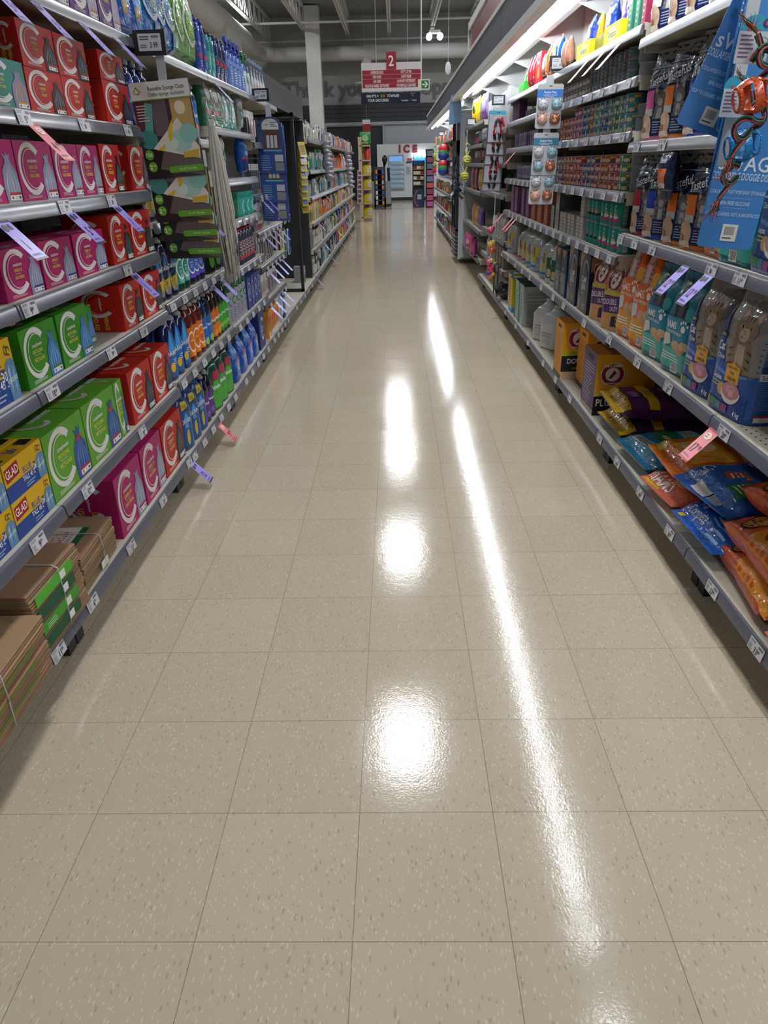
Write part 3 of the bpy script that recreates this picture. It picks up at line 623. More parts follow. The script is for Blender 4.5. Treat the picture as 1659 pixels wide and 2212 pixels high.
# kraft paper yard bags lying in flat bundles
def paper_stack(w, d, h, n, desc, colr, extra, seed):
    r = random.Random(seed); mb = MB(); t = h/n
    for i in range(n):
        o = r.uniform(-.006, .006); o2 = r.uniform(-.005, .005); sag = r.uniform(0, .003); k = 9; z0 = i*t
        for f in range(2):   # each bag is two folded leaves with a rounded front fold
            za = z0+f*t*.5; P = []
            for j in range(k): a = -PI/2+PI*j/(k-1); P.append((-.003-o+(-.004)*math.cos(a), za+t*.24+t*.22*math.sin(a)))
            P = P+[(d, za+t*.46), (d, za+t*.02)]
            c = [q*(.86+.22*r.random()) for q in hx(colr)]
            mb.prism([(p[0], p[1]) for p in P], -w/2+o2+f*.002, w/2+o2, 0, c)
    parts = [('paper_leaves', mb.mesh('leaves', 'paper', 30))]
    eb = MB(); more = extra(eb, w, d, h) or []
    parts.append(('printed_sleeve', eb.mesh('band', ['carton', 'plastic'])))
    for q_ in more: parts.append(('printed_mark', q_.mesh('mark', 'carton')))
    sb = MB()
    for x in (.05*w,):
        sb.tube([(x, d*.5, h+.003), (x, 0.004, h+.003), (x, -.012, h-.006), (x, -.0145, h*.5), (x, -.012, .008), (x, .004, .003)], .002, 'b0b0aa', 6)
    parts.append(('string', sb.mesh('string', 'plastic')))
    return Proto('paper_bag_bundle', 'paper bags', parts, w, h, d, desc)
def ex_leaf(mb, w, d, h):
    for i in range(7):
        for s in (-1, 1):
            x = -.22*w+i*.045*w/.4; mb.add([(x-.001, .05, h+.001), (x+.002, .05, h+.001), (x+s*.05+.002, .16, h+.001), (x+s*.05-.001, .16, h+.001)], [(0, 1, 2, 3)], '6f7a3c')
    for i in range(3): mb.box(-w*.1, w*.35, -.0125, -.0118, h*(.2+.25*i), h*(.2+.25*i)+.012, '68722f')
def ex_green(mb, w, d, h):
    cs = ['1c5234', '3f9a2a', '1c5234', '4fae2e']
    for i in range(4):
        z = h*(.1+.22*i); mb.box(-w*.42, w*.30, -.0135, -.012, z, z+h*.16, cs[i]); mb.box(w*.05, w*.15, -.0142, -.0134, z+h*.02, z+h*.13, 'e8e8e8')
    draw(mb, [('l', .1, .2, .4, .8, 3, 'c8d8c8')], w*.7, h*.16, lambda u, v, o: (u-.06*w, -.0142-o, v+h*.32))
    m1, m2 = MB(), MB(); m1.box(-w*.1, w*.12, .10, .17, h+.0002, h+.0016, '4c4c36'); m2.box(-w*.25, -w*.05, .22, .3, h+.0002, h+.0016, '4c4c36'); return [m1, m2]
def ex_kitchen(mb, w, d, h):
    draw(mb, [('r', 0, 0, 1, 1, 'c9c5bd'), ('r', 0, 0, 1, .12, '1c5a3c'), ('t', 'USE THIS BAG FOR', .5, .2, .05, '8a3020', .8, 180), ('t', 'KITCHEN', .5, .31, .1, '7a2c1c', .9, 180), ('t', 'ORGANIC', .5, .43, .1, 'b0764a', .9, 180), ('t', 'WASTE', .5, .55, .1, 'b0764a', .9, 180), ('l', .1, .64, .9, .95, 6, '707070')], .17, .20, lambda u, v, o: (u-.02, v+.035, h+.0015+o))
    mb.box(-.02, .04, -.0135, -.0125, h*.1, h*.3, 'd8d4cc')
ps = paper_stack(.30, .36, .125, 7, 'kraft kitchen waste bag bundle', '8a6f50', ex_kitchen, 3)
put(ps, (-.985, 2.035, .159), (0, 0, PI/2+.04), 'lower kraft paper kitchen waste bag bundle on the bottom shelf', 'paper bag bundles')
ps = paper_stack(.29, .34, .10, 6, 'kraft', '94795a', ex_kitchen, 4); 
ps.parts = ps.parts[:1]+ps.parts[2:]; del ps
ps = paper_stack(.30, .36, .2, 12, 'k', '8d7253', ex_green, 6)
put(ps, (-.965, 1.70, .159), (0, 0, PI/2-.02), 'tall kraft yard bag bundle with green bands, beside the kitchen waste bags', 'paper bag bundles')
ps = paper_stack(.52, .42, .16, 9, 'k', '927656', ex_leaf, 9)
put(ps, (-.925, 1.27, .159), (0, 0, PI/2+.03), 'kraft yard bag bundle with green net print, nearest on the left', 'paper bag bundles')
# ================================================================ LEFT: dish soap bay
def dishlab(bg, brand, bc, sub=None, deco=None, sc=1):
    a = [('p', ell(.5, .5, .5, .5, n=24), bg)] if bg else []
    if deco: a += deco
    return a+[('t', brand, .5, .62, .13*sc, bc, .8)]+([('t', sub, .5, .45, .06, 'e8e8e8', .8)] if sub else [])
def ring(c='e4ece8'): return [('a', .52, .5, .42, .36, .16, 50, 330, c)]
dawn_b = bottle('dish_soap_bottle', 'bottle', 'dark blue concentrated soap bottle', .25, .085, .062, BPROF['curvy'], '10183a', '8e9092', [('p', ell(.5, .45, .5, .48, n=24), '7e8490'), ('p', ell(.42, .6, .34, .3, n=20), '16233e'), ('p', [(.3, .62), (.5, .9), (.66, .62)], '3a78b8'), ('t', 'DAWN', .5, .58, .1, 'e8ecf2', .8), ('p', [(.12, .3), (.8, .38), (.7, .15), (.3, .05)], 'c8b020'), ('t', '3X', .4, .26, .1, '18203a', .9), ('l', .3, .1, .7, .2, 3, '20305a')], (.08, .82), m='liquid', lw=.94)
comp_t = bottle('dish_soap_bottle', 'bottle', 'teal green dish soap bottle', .265, .08, .062, BPROF['dish'], '10402f', '8e9092', [('r', 0, 0, 1, 1, '2a8a74'), ('e', .6, .18, .4, .16, '7ab8b0')]+ring()+[('t', 'compliments', .5, .56, .045, 'f0f4f2', .7), ('l', .35, .38, .65, .48, 3, 'c8e0b0')], (.12, .6), m='liquid', lw=.94)
comp_n = bottle('dish_soap_bottle', 'bottle', 'navy own-brand soap bottle', .265, .08, .062, BPROF['dish'], '101836', '8e9092', [('p', [(0, 0), (1, 0), (1, .8), (.5, 1), (0, .8)], '3a56a8')]+ring()+[('t', 'compliments', .5, .56, .045, 'f0f4f2', .7), ('l', .35, .36, .65, .48, 3, 'c8d0f0'), ('r', 0, 0, 1, .12, '5a48b0')], (.12, .6), m='liquid', lw=.94)
dark_g = bottle('dish_soap_bottle', 'bottle', 'large black-green soap bottle', .26, .12, .075, BPROF['curvy'], '0c1a18', '20242a', [('p', ell(.5, .5, .5, .5, n=20), '4a8a30'), ('t', 'Palmolive', .5, .6, .12, 'e8f0e0', .8)], (.1, .5), m='liquid', lw=.45)
orange_ = bottle('dish_soap_bottle', 'bottle', 'amber orange-label soap bottle', .27, .082, .062, BPROF['dish'], '5a1c0c', '8c8880', [('r', 0, 0, 1, 1, 'd86a10'), ('e', .7, .12, .3, .14, 'e89a20')]+ring('f0e4d8')+[('t', 'compliments', .5, .56, .045, 'fff4e8', .7), ('l', .35, .38, .65, .48, 3, '8a3808')], (.1, .6), m='liquid', lw=.94)
dawn_l = bottle('dish_soap_bottle', 'bottle', 'tall blue duck-label soap bottle', .265, .088, .064, BPROF['curvy'], '122050', '8e9092', [('p', [(.2, 0), (.9, 0), (1, .7), (.5, 1), (.1, .6)], '2a62a8'), ('p', [(.2, .55), (.5, .98), (.7, .55)], '48a0e0'), ('t', 'DAWN', .5, .5, .11, 'f0f4f8', .8), ('p', ell(.4, .2, .2, .1), 'd8b428'), ('l', .5, .25, .85, .38, 3, 'c8d8f0')], (.06, .85), m='liquid', lw=.94)
pal_b = bottle('dish_soap_bottle', 'bottle', 'blue lime-label soap bottle', .27, .075, .062, BPROF['dish'], '12284a', '8e9092', [('p', [(0, 0), (1, 0), (1, .9), (.5, 1), (0, .8)], '1e66b4'), ('t', 'Palmolive', .5, .6, .1, 'f0f8f0', .8), ('e', .6, .12, .35, .12, '98c048')], (.08, .62), m='liquid', lw=.94)
pal_o = bottle('dish_soap_bottle', 'bottle', 'brown orange-panel soap bottle', .27, .075, .062, BPROF['dish'], '301810', '8e9092', [('p', [(0, 0), (1, 0), (1, .9), (.5, 1), (0, .8)], 'd8701c'), ('t', 'Palmolive', .5, .6, .1, 'f0f8f0', .8), ('e', .6, .14, .3, .1, 'e0962c'), ('r', .1, .44, .9, .52, '2c7a44')], (.08, .62), m='liquid', lw=.94)
pal_g = bottle('dish_soap_bottle', 'bottle', 'green dish soap bottle', .27, .075, .062, BPROF['dish'], '0c2c1c', '2c4030', [('p', [(0, 0), (1, 0), (1, .9), (.5, 1), (0, .8)], '3aa032'), ('t', 'Palmolive', .5, .6, .1, 'f0f8f0', .8), ('e', .5, .2, .3, .08, '8ac048')], (.08, .62), m='liquid', lw=.94)
pal_v = bottle('dish_soap_bottle', 'bottle', 'violet dish soap bottle', .25, .07, .062, BPROF['dish'], '1c1430', '8e9092', [('p', [(0, 0), (1, 0), (1, .9), (.5, 1), (0, .8)], '5a3a80'), ('t', 'Palmolive', .5, .62, .1, 'f0f8f0', .8), ('e', .5, .2, .35, .1, '8060a8')], (.06, .62), m='liquid', lw=.94)
dawn_x = bottle('dish_soap_refill', 'bottle', 'big blue refill soap bottle', .25, .125, .085, [(0, .92, .92, 4), (.02, 1, 1, 4), (.72, 1, 1, 4), (.86, .95, .9, 3.4), (.95, .6, .7, 3), (.98, .3, .4, 2)], '22406e', '22406e', [('p', [(.1, .82), (.9, .86), (.8, 1), (.2, 1)], 'c8b428'), ('t', 'XXL', .5, .9, .07, '20304a', .9), ('r', .08, 0, .92, .78, '24589a'), ('p', [(.2, .62), (.5, .78), (.8, .62)], '4aa0e0'), ('t', 'DAWN', .5, .58, .11, 'f0f4f8', .8), ('l', .25, .42, .75, .52, 3, 'b8d0f0'), ('p', ell(.5, .2, .18, .16), 'c8b040'), ('e', .55, .34, .08, .05, 'c8b040')], (.06, .92), lw=.55)
pal_x = bottle('dish_soap_refill', 'bottle', 'big green refill soap bottle', .265, .14, .085, [(0, .92, .92, 4), (.02, 1, 1, 4), (.5, .97, 1, 4), (.75, .9, .96, 3.4), (.9, .6, .8, 3), (.97, .3, .4, 2)], '1c4436', '1c4436', [('p', [(.1, 0), (.9, 0), (1, .4), (.8, .75), (.2, .75), (0, .4)], '46a83a'), ('p', [(.2, .78), (.9, .78), (.85, 1), (.3, 1)], 'b8284c'), ('t', 'Palmolive', .5, .58, .12, 'f4fff4', .75), ('l', .3, .36, .7, .46, 3, '1c6a30'), ('r', .4, .2, .65, .24, 'c86030')], (.05, .8), lw=.6)
def soap(rows, z, where, deep=2):
    for pr, ys in rows: srow('L', pr, ys, z, where, 0, deep, .04, rz=-.26 if pr.cat == 'bottle' else 0)
soap([(dawn_b, [3.10, 3.20, 3.31]), (comp_t, [3.425, 3.52]), (comp_n, [3.62, 3.705, 3.80]), (dark_g, [4.02, 4.17])], .835, 'third shelf, soap bay')
soap([(dawn_l, [3.12, 3.225]), (dawn_l, [3.34]), (orange_, [3.455, 3.55, 3.64]), (pal_b, [3.73, 3.83]), (pal_o, [3.925, 4.01]), (pal_g, [4.085, 4.165, 4.245])], .498, 'second shelf, soap bay')
soap([(dawn_x, [3.175, 3.315, 3.455]), (pal_v, [3.575, 3.67]), (pal_x, [3.79, 3.94, 4.10])], .15, 'bottom shelf, soap bay', 2)
soap([(dawn_b, [3.12, 3.21, 3.30]), (orange_, [3.82, 3.92]), (pal_v, [4.0, 4.08])], 1.15, 'fourth shelf, soap bay', 1)
dawn_s = bottle('dish_soap_bottle', 'bottle', 'slim navy soap bottle', .24, .075, .05, BPROF['dish'], '12245c', '606468', [('p', ell(.5, .5, .5, .5), '2c5cb0'), ('t', 'DAWN', .5, .55, .1, 'f0f4f8', .8), ('e', .5, .2, .2, .12, 'd87828')], (.08, .72), m='liquid')
soap([(dawn_s, [3.11, 3.20, 3.29, 3.80, 3.88, 3.97, 4.06])], 1.475, 'fifth shelf, soap bay', 1)
soap([(comp_n, [3.62])], 1.15, 'fourth shelf, soap bay', 1)
# ------------------------------------------------ pouches and sprays on the top left shelf
pk_b = bag('refill_pouch', 'pouch', 'bright blue duck-picture pouch', .16, .235, .07, '1450a8', [('p', ell(.5, .55, .3, .35), '2a86d0'), ('t', 'DAWN', .5, .8, .09, 'f0f4fa', .8), ('e', .4, .42, .14, .1, 'c89c3c'), ('l', .62, .3, .9, .75, 8, 'b8d0f0')], 'flat', 3, .004, 14)
pk_c = bag('refill_pouch', 'pouch', 'blue dotted cleaner pouch', .19, .30, .08, '1c74b8', [('e', .1+.2*i, .08+.13*j+.06*(i % 2), .025, .014, '145a98') for i in range(5) for j in range(7)]+[('C', .5, .62, .42, .26, 'd4dce4'), ('t', 'compliments', .6, .66, .035, 'f0f4f8', .7), ('l', .38, .5, .75, .6, 4, 'c8d860'), ('r', .55, .06, .95, .36, '8898b8')], 'flat', 5, .004, 12)
pk_g = bag('refill_pouch', 'pouch', 'lime green wipes pouch', .22, .33, .08, '5a9a3c', [('r', 0, 0, 1, .12, '3f7a28'), ('C', .5, .58, .42, .30, 'dce4dc'), ('e', .5, .58, .28, .21, '6cb42c'), ('t', 'compliments', .48, .64, .035, 'f0f4f0', .7), ('l', .35, .45, .7, .6, 5, 'e0e060'), ('p', [(.6, .86), (.7, .84), (.8, .87), (.78, .96), (.7, .93), (.62, .96)], 'c8d8c8')], 'flat', 7, .004, 12)
TL = 'top left shelf'
srow('L', pk_b, [3.19, 3.335], 1.785, TL, 0, 1, .1)
srow('L', pk_c, [3.52, 3.65, 3.79], 1.785, TL, 0, 1, .1)
srow('L', pk_g, [3.97, 4.16], 1.785, TL, 0, 1, .1)
def spray(desc, h, w, col, trig, lab, m='liquid', acc='303a78'):
    lf = Loft([(0, w/2*.95, w*.28, 3), (h*.03, w/2, w*.3, 3), (h*.35, w/2*.96, w*.3, 3), (h*.6, w/2*.6, w*.2, 2.4), (h*.74, w/2*.3, w*.15, 2)]); D = lf.D; mb = MB(); lf.body(mb, col, 20); mb.v = [(p[0], p[1]+D, p[2]) for p in mb.v]
    tb = MB(); tb.lathe([(h*.73, w*.2), (h*.78, w*.2), (h*.8, w*.12)], trig, 12, c=(0, D, 0)); tb.prism([(-w*.42, h*.88), (-w*.45, h*.97), (w*.1, h), (w*.34, h*.95), (w*.3, h*.86), (w*.12, h*.84), (w*.1, h*.78), (-w*.1, h*.78), (-w*.1, h*.88)], D-w*.1, D+w*.1, 1, trig)
    tb.prism([(-w*.2, h*.9), (-w*.34, h*.74), (-w*.28, h*.73), (-w*.12, h*.88)], D-w*.05, D+w*.05, 1, trig)
    lb = MB(); draw(lb, lab, w*.85, h*.5, lambda u, v, o: (lambda q: (q[0], q[1]+D, q[2]))(lf.front(u, v+h*.05, o)), L=.012)
    return Proto('spray_bottle', 'bottle', [('body', mb.mesh('body', m)), ('trigger', tb.mesh('trigger', 'plastic')), ('label', lb.mesh('label', 'carton'))], w, h, w*.6, desc)
rin = bottle('rinse_bottle', 'bottle', 'royal blue rinse aid bottle', .25, .075, .05, BPROF['curvy'], '1c3a8c', '1c2c80', [('r', 0, 0, 1, 1, '2a4a9c'), ('t', 'finish', .5, .7, .12, 'f0f0f8', .8), ('r', 0, .3, 1, .42, 'c03038'), ('l', .2, .05, .8, .25, 3, 'd0d8f0')], (.08, .72), m='liquid')
tq = bottle('rinse_bottle', 'bottle', 'turquoise cleaner bottle with black cap', .22, .07, .05, BPROF['curvy'], '148a8c', '16181c', [('p', ell(.5, .5, .5, .5), '50b0a8'), ('l', .2, .3, .8, .7, 5, 'e0f0f0')], (.1, .6), m='liquid')
nv = bottle('rinse_bottle', 'bottle', 'navy rinse bottle with red band', .22, .07, .05, BPROF['curvy'], '1c3468', '10204c', [('r', 0, .45, 1, .6, 'c02c30'), ('l', .2, .1, .8, .4, 4, 'c8d0e8')], (.08, .7), m='liquid')
sp_b = spray('pale blue spray bottle', .27, .085, '5878c8', '2840a0', [('r', 0, 0, 1, 1, '7090d8'), ('r', 0, .75, 1, .82, '20307c'), ('l', .15, .1, .85, .6, 5, 'e8ecf8')])
sp_g = spray('blue spray bottle with green trigger', .25, .085, '6a90c8', '2c7030', [('r', 0, 0, 1, 1, 'd8e4ec'), ('e', .5, .6, .3, .2, '3a8a4c')])
sp_w = spray('white patterned spray bottle', .24, .08, 'c0ccd8', '8ab0d8', [('r', 0, 0, 1, 1, 'd8dce0'), ('e', .4, .5, .25, .3, 'c87840'), ('e', .7, .3, .2, .15, '405890')])
srow('L', rin, [4.32, 4.43], 1.785, TL, 0, 2, .05); srow('L', tq, [4.53, 4.62], 1.785, TL, 0, 1); srow('L', nv, [4.73, 4.83, 4.93], 1.785, TL, 0, 1)
srow('L', sp_b, [5.10, 5.22, 5.34, 5.46], 1.785, TL, 0, 1, .1); srow('L', sp_g, [5.60, 5.72], 1.785, TL, 0, 1, .1); srow('L', sp_w, [5.86, 5.98, 6.10, 6.22, 6.34], 1.785, TL, 0, 1, .1)
# ------------------------------------------------ detergent bay
cas = bag('detergent_bag', 'bag', 'green detergent pod bag', .24, .24, .08, '2a6a4c', [('p', [(0, .84), (1, .84), (1, 1), (0, 1)], 'b09a20'), ('e', .35, .66, .22, .16, 'c8ccc4'), ('e', .75, .66, .12, .14, 'c0c8c0'), ('t', 'cascade', .5, .52, .11, 'b02048', .85), ('t', 'ActionPacs', .5, .4, .06, 'e8f0e8', .8), ('r', .1, .24, .42, .33, 'c8606c'), ('r', .6, .24, .9, .33, 'c8606c'), ('l', .1, .06, .9, .2, 3, '90b898')], 'stand', 11, .005, 16)
tl_ = bag('detergent_bag', 'bag', 'turquoise laundry pod bag', .21, .24, .09, '1f8078', [('p', [(.3, .2), (.75, .12), (.6, .8), (.3, .95)], 'b8c4c0'), ('l', .3, .05, .7, .2, 3, '90d0c8')], 'stand', 13, .006, 15)
fin = bag('detergent_bag', 'bag', 'upright blue tablet pouch', .15, .26, .08, '1c58b0', [('r', 0, 0, 1, .42, '182c68'), ('p', [(0, .42), (1, .42), (1, .48), (0, .46)], 'c03038'), ('t', 'finish', .5, .7, .1, 'e8ecf4', .8), ('e', .5, .55, .3, .06, 'a8c4e8')], 'flat', 15, .004, 16)
cab = bag('detergent_bag', 'bag', 'clear and green pod pouch', .13, .27, .07, '8a9690', [('p', [(.1, .8), (.9, .8), (.7, .98), (.3, .98)], '2c6a48'), ('t', 'C', .5, .7, .16, 'b02c48', 1), ('e', .5, .45, .32, .1, '2a6848'), ('e', .5, .2, .4, .12, 'b8bcba')], 'flat', 17, .006, 18)
soap([(cas, [4.41, 4.60]), (tl_, [4.80, 5.0]), (cab, [5.3])], 1.545, 'sixth shelf, detergent bay', 1)
soap([(cab, [4.36, 4.62]), (fin, [5.33])], 1.285, 'fifth shelf, detergent bay', 1)
tub = lambda desc, c, l: (lambda mb, lb: (mb.lathe([(0, .062), (.13, .07)], c, 24, c=(0, .07, 0)), draw(lb, l, .16, .1, lambda u, v, o: ((.067+o)*math.sin(u/.067), .07-(.0685+v*.04+o)*math.cos(u/.067), v+.012), L=.02), Proto('detergent_tub', 'tub', [('body', mb.mesh('tub', 'plastic')), ('label', lb.mesh('label', 'carton')), ('lid', (lambda q: (q.lathe([(.128, .073), (.14, .073), (.145, .068)], c, 24, c=(0, .07, 0)), q.mesh('lid', 'plastic'))[1])(MB()))], .146, .146, .14, desc))[2])(MB(), MB())
t1 = tub('dark green detergent tub', '0f5c40', [('r', 0, 0, 1, 1, '146a4a'), ('t', 'ESSENCE', .5, .5, .2, 'c8d8d0', .8, 90)]); t2 = tub('teal detergent tub', '2f9c8c', [('r', 0, 0, 1, 1, '38a898'), ('a', .5, .5, .2, .35, .15, 50, 310, 'e0f0ec')])
soap([(t1, [4.68, 4.86]), (t2, [5.06, 5.24, 5.40])], 1.055, 'fourth shelf, detergent bay', 1)
tall = bottle('dishwasher_cleaner', 'bottle', 'dark cleaner bottle with red cap', .21, .075, .05, BPROF['big'], '2a2c3c', '8a2030', [('r', 0, 0, 1, 1, '303246'), ('t', 'CLEAN', .5, .5, .3, 'c8a8a8', .5, 90), ('r', .1, .1, .9, .25, 'a04048')], (.08, .8))
soap([(fin, [4.38, 4.53, 4.68]), (tall, [4.83, 4.93, 5.03, 5.13, 5.24])], .78, 'third shelf, detergent bay', 1)
wip = bottle('wipes_canister', 'canister', 'pale canister with green lid', .2, .085, .085, [(0, 1, 1, 2), (1, 1, 1, 2)], 'a8aaa8', None, [('r', 0, 0, 1, 1, '9c9aa8'), ('t', 'OXI', .5, .7, .14, 'b02c40', .8), ('e', .5, .72, .36, .17, '2c7a50'), ('t', 'OXI', .5, .72, .12, 'f0f0f0', .8), ('l', .2, .1, .8, .5, 6, '54586c')], (.05, .95), lw=.9)
wip.parts.insert(1, ('lid', (lambda q: (q.lathe([(0, .045), (.045, .045), (.05, .04)], '1c5a38', 20, c=(0, .0425, .197)), q.mesh('lid', 'plastic'))[1])(MB())))
ox = carton('tablet_box', 'box', 'navy circle-logo tablet box', .11, .2, .06, '2c3c78', [('a', .5, .55, .4, .3, .12, 0, 360, 'c8d0e8'), ('l', .3, .45, .7, .65, 4, 'c8d0e8')])
soap([(wip, [4.37, 4.48, 4.60, 4.71, 4.82]), (ox, [4.95, 5.08, 5.2, 5.33])], .485, 'second shelf, detergent bay', 2)
fb = bag('detergent_bag', 'bag', 'blue powder detergent bag', .20, .25, .10, '1c50a8', [('p', [(.15, .55), (.85, .62), (.7, .95), (.3, .95)], '4a7cc8'), ('t', 'finish', .5, .72, .13, 'f0f4fa', .8), ('r', .2, .5, .8, .54, 'b83040'), ('t', 'CLASSIC', .5, .38, .09, 'e8ecf4', .7), ('t', 'CLASSIQUE', .5, .28, .07, 'e8ecf4', .7)], 'pinch', 21, .008, 14)
nb = carton('detergent_box', 'box', 'tall navy detergent carton', .2, .27, .08, '26356c', [('C', .6, .5, .3, .3, 'c8d0e0'), ('l', .4, .4, .8, .6, 4, 'c8d0e8')])
ob = carton('powder_box', 'box', 'orange powder detergent box', .075, .2, .05, 'd88a3a', [('r', 0, 0, 1, .2, 'e0d8c8'), ('e', .5, .65, .35, .16, 'c03c28'), ('t', 'ECO', .5, .4, .12, '2c6a38', .8)])
soap([(fb, [4.40, 4.62, 4.84, 5.06]), (nb, [5.27])], .15, 'bottom shelf, detergent bay', 1)
# ------------------------------------------------ gadget bay (Y 5.5 - 6.7)
def card(desc, w, h, bg, inner, c2='e8e8e8', name='blister_pack', d=.02, hd=.2):
    art = [('r', 0, 1-hd, 1, 1, c2), ('e', .5, .95, .06, .02, '202020'), ('t', 'HOME', .5, 1-hd*.6, .05, '30503c', .8), ('l', .15, .05, .85, .2, 3, '606468')]+inner
    mb = MB(); mb.box(-w/2, w/2, .012, .015, 0, h, bg); mb.box(-w*.38, w*.38, 0, .012, h*.22, h*.75, bg)
    draw(mb, [a for a in art], w, h, lambda u, v, o: (u, (.012 if (abs(u) > w*.381 or v < h*.22 or v > h*.75) else 0)-o, v), L=.02)
    return Proto(name, 'packet', [(name, mb.mesh(name, 'plastic'))], w, h, .02, desc)
bru = card('grey handled brush card', .07, .2, '50565c', [('r', .42, .25, .58, .8, 'b8bcc0'), ('e', .5, .7, .2, .08, '7c8288')]); blu = card('blue brush card', .07, .22, '1c5a98', [('r', .4, .2, .6, .8, '8ab4d8')], 'd8d8d8')
red_k = card('red and white utensil card', .16, .19, 'd8d0c8', [('e', .2+.2*i, .45, .06, .12, 'a82c30') for i in range(4)]+[('r', .17+.2*i, .5, .23+.2*i, .75, '2c5a3c') for i in range(4)]+[('r', 0, 0, 1, .18, 'a02c30')]); org = card('orange citrus card', .1, .15, 'd8842c', [('e', .5, .5, .3, .25, 'e8a850')])
pur = card('mauve gadget card', .13, .18, '8a7890', [('r', .2, .3, .3, .8, '48404c'), ('r', .5, .3, .6, .8, '48404c')]); yel = card('yellow pasta-tool card', .1, .2, 'd0a040', [('r', .4, .2, .6, .9, '4a4c40')]); gry = card('silver utensil card', .09, .2, 'a8acb0', [('e', .5, .7, .2, .12, 'd8dce0'), ('r', .45, .2, .55, .65, 'c8ccd0')])
GB = 'gadget bay'
for z, nm, L in ((.15, 'bottom shelf', [(ob, .085), (ob, .085), (ob, .085), (ob, .085), (ob, .085), (ob, .085), (card('green and white sponge pack', .12, .22, 'c8d0c8', [('r', .1, .2, .9, .6, '5aa048')], 'e8e8f0'), .14), (card('pale blue cloth pack', .14, .22, '9ab8d0', [('r', .1, .2, .9, .6, 'c8d8e4')], '5068b8'), .16), (ox, .12)]),
                 (.415, 'second shelf', [(red_k, .18), (red_k, .18), (pur, .15), (pur, .15), (pur, .15)]), (.68, 'third shelf', [(gry, .1), (bru, .1), (bru, .1), (pur, .15), (bru, .1), (bru, .1), (bru, .1)]),
                 (.92, 'fourth shelf', [(pur, .15), (red_k, .18), (gry, .1), (gry, .1), (gry, .1), (blu, .1)]), (1.165, 'fifth shelf', [(bru, .08), (bru, .08), (bru, .08), (bru, .08), (bru, .08), (org, .12), (card('salmon sponge card', .1, .15, 'c87860', [('e', .5, .5, .3, .25, 'd8e0e8')]), .12)]),
                 (1.5, 'sixth shelf', [(bru, .09), (card('dark towel roll pack', .08, .2, '3c343c', [('r', .2, .2, .4, .8, '6a5a5a')]), .09), (yel, .11), (gry, .1)])):
    y = 5.56
    for pr, w in L: sput('L', pr, y+w/2, z, nm+', '+GB, .03 if z > .2 else 0, jit=.05); y += w
# hanging utensils on pegs, Y 6.75 - 7.5
def hook(y, z, L=.2): mb = MB(); mb.tube([(0, 0, 0), (L, 0, 0), (L+.01, 0, .015)], .003, 'b0b0b0', 6); return mb
rr = random.Random(5); HC = [('4a3c88', 'purple'), ('2060a0', 'blue'), ('b8b0a0', 'cream'), ('8a9098', 'grey'), ('306848', 'green'), ('b04858', 'pink'), ('c8a040', 'gold')]
k = 0
for zi, z in enumerate((1.7, 1.42, 1.1, .82)):
    for yi in range(5):
        c, nm = HC[(yi*2+zi*3) % 7]; y = 6.80+yi*.14; x = -1.02-.05*((yi+zi) % 2)
        mb = MB(); mb.box(-.03, .03, -.002, .002, -.23, 0, 'd0d4d4'); mb.tube([(0, -.008, -.02), (0, -.008, -.16)], .007, c, 8); mb.ball((0, -.01, -.19), (.026, .008, .034), c, 10); mb.tube([(0, .01, -.01), (0, .35, .0)], .0025, 'a0a0a0', 5)
        thing('kitchen_utensil', '%s handled utensil hung on a peg, %s row from top, %s from camera' % (nm, nth(zi), nth(yi)), 'utensil', (x, y, z), (0, 0, PI/2+rr.uniform(-.2, .2)), 'utensils hung on pegs', mb.mesh('utensil', 'plastic'))
# black open frame, dark divider and header of the bare bay
t = thing('open_frame', 'black upright metal frame standing on the bare deck', 'frame', (-.985, 7.85, .151)); mb = MB()
mb.box(-.02, .01, -.02, .02, 0, 1.66); mb.box(-.40, -.37, -.02, .02, 0, 1.66); mb.box(-.40, .01, -.02, .02, 0, .03); mb.box(-.4, .01, -.02, .02, 1.63, 1.66); link('frame_bars', mb.mesh('bars', 'black_metal'), t)
mb = MB(); mb.box(-1.47, -1.0, 8.86, 8.90, .152, 1.79); thing('divider_panel', 'tall dark panel closing the bare bay before the far run', 'panel', me=mb.mesh('panel', 'dark_panel'))
mb = MB(); mb.box(-1.47, -1.02, 5.65, 8.95, 1.825, 2.0); mb.box(-1.018, -1.0, 5.65, 8.95, 1.80, 2.0); thing('wood_header', 'dark wood header board above the bare bay', 'header', me=mb.mesh('header', 'darkwood'))
gb = carton('filter_box', 'box', 'grey water filter box on bare deck', .1, .17, .12, '8a8c90', [('r', .1, .1, .9, .5, '4c4e54'), ('r', .1, .6, .9, .9, 'a8aaae')])
sput('L', gb, 7.35, .152, 'left bare bay', .15); sput('L', gb, 8.55, .152, 'left bare bay', .06)
for i in range(9):
    mb = MB(); mb.box(-.045, .045, -.004, .004, -.14, 0, 'a89020' if i % 3 else 'b8a850'); mb.box(-.035, .035, -.006, -.004, -.12, -.03, '4a6a88' if i % 2 else '7a6c20')
    thing('sponge_card', 'yellow hanging sponge card, %s from the top of its strip' % nth(i), 'packet', (-.93-.004*i, 7.95+.02*i, 1.56-i*.065), (-.25, 0, .9), 'yellow sponge cards on a strip', mb.mesh('card', 'plastic'))
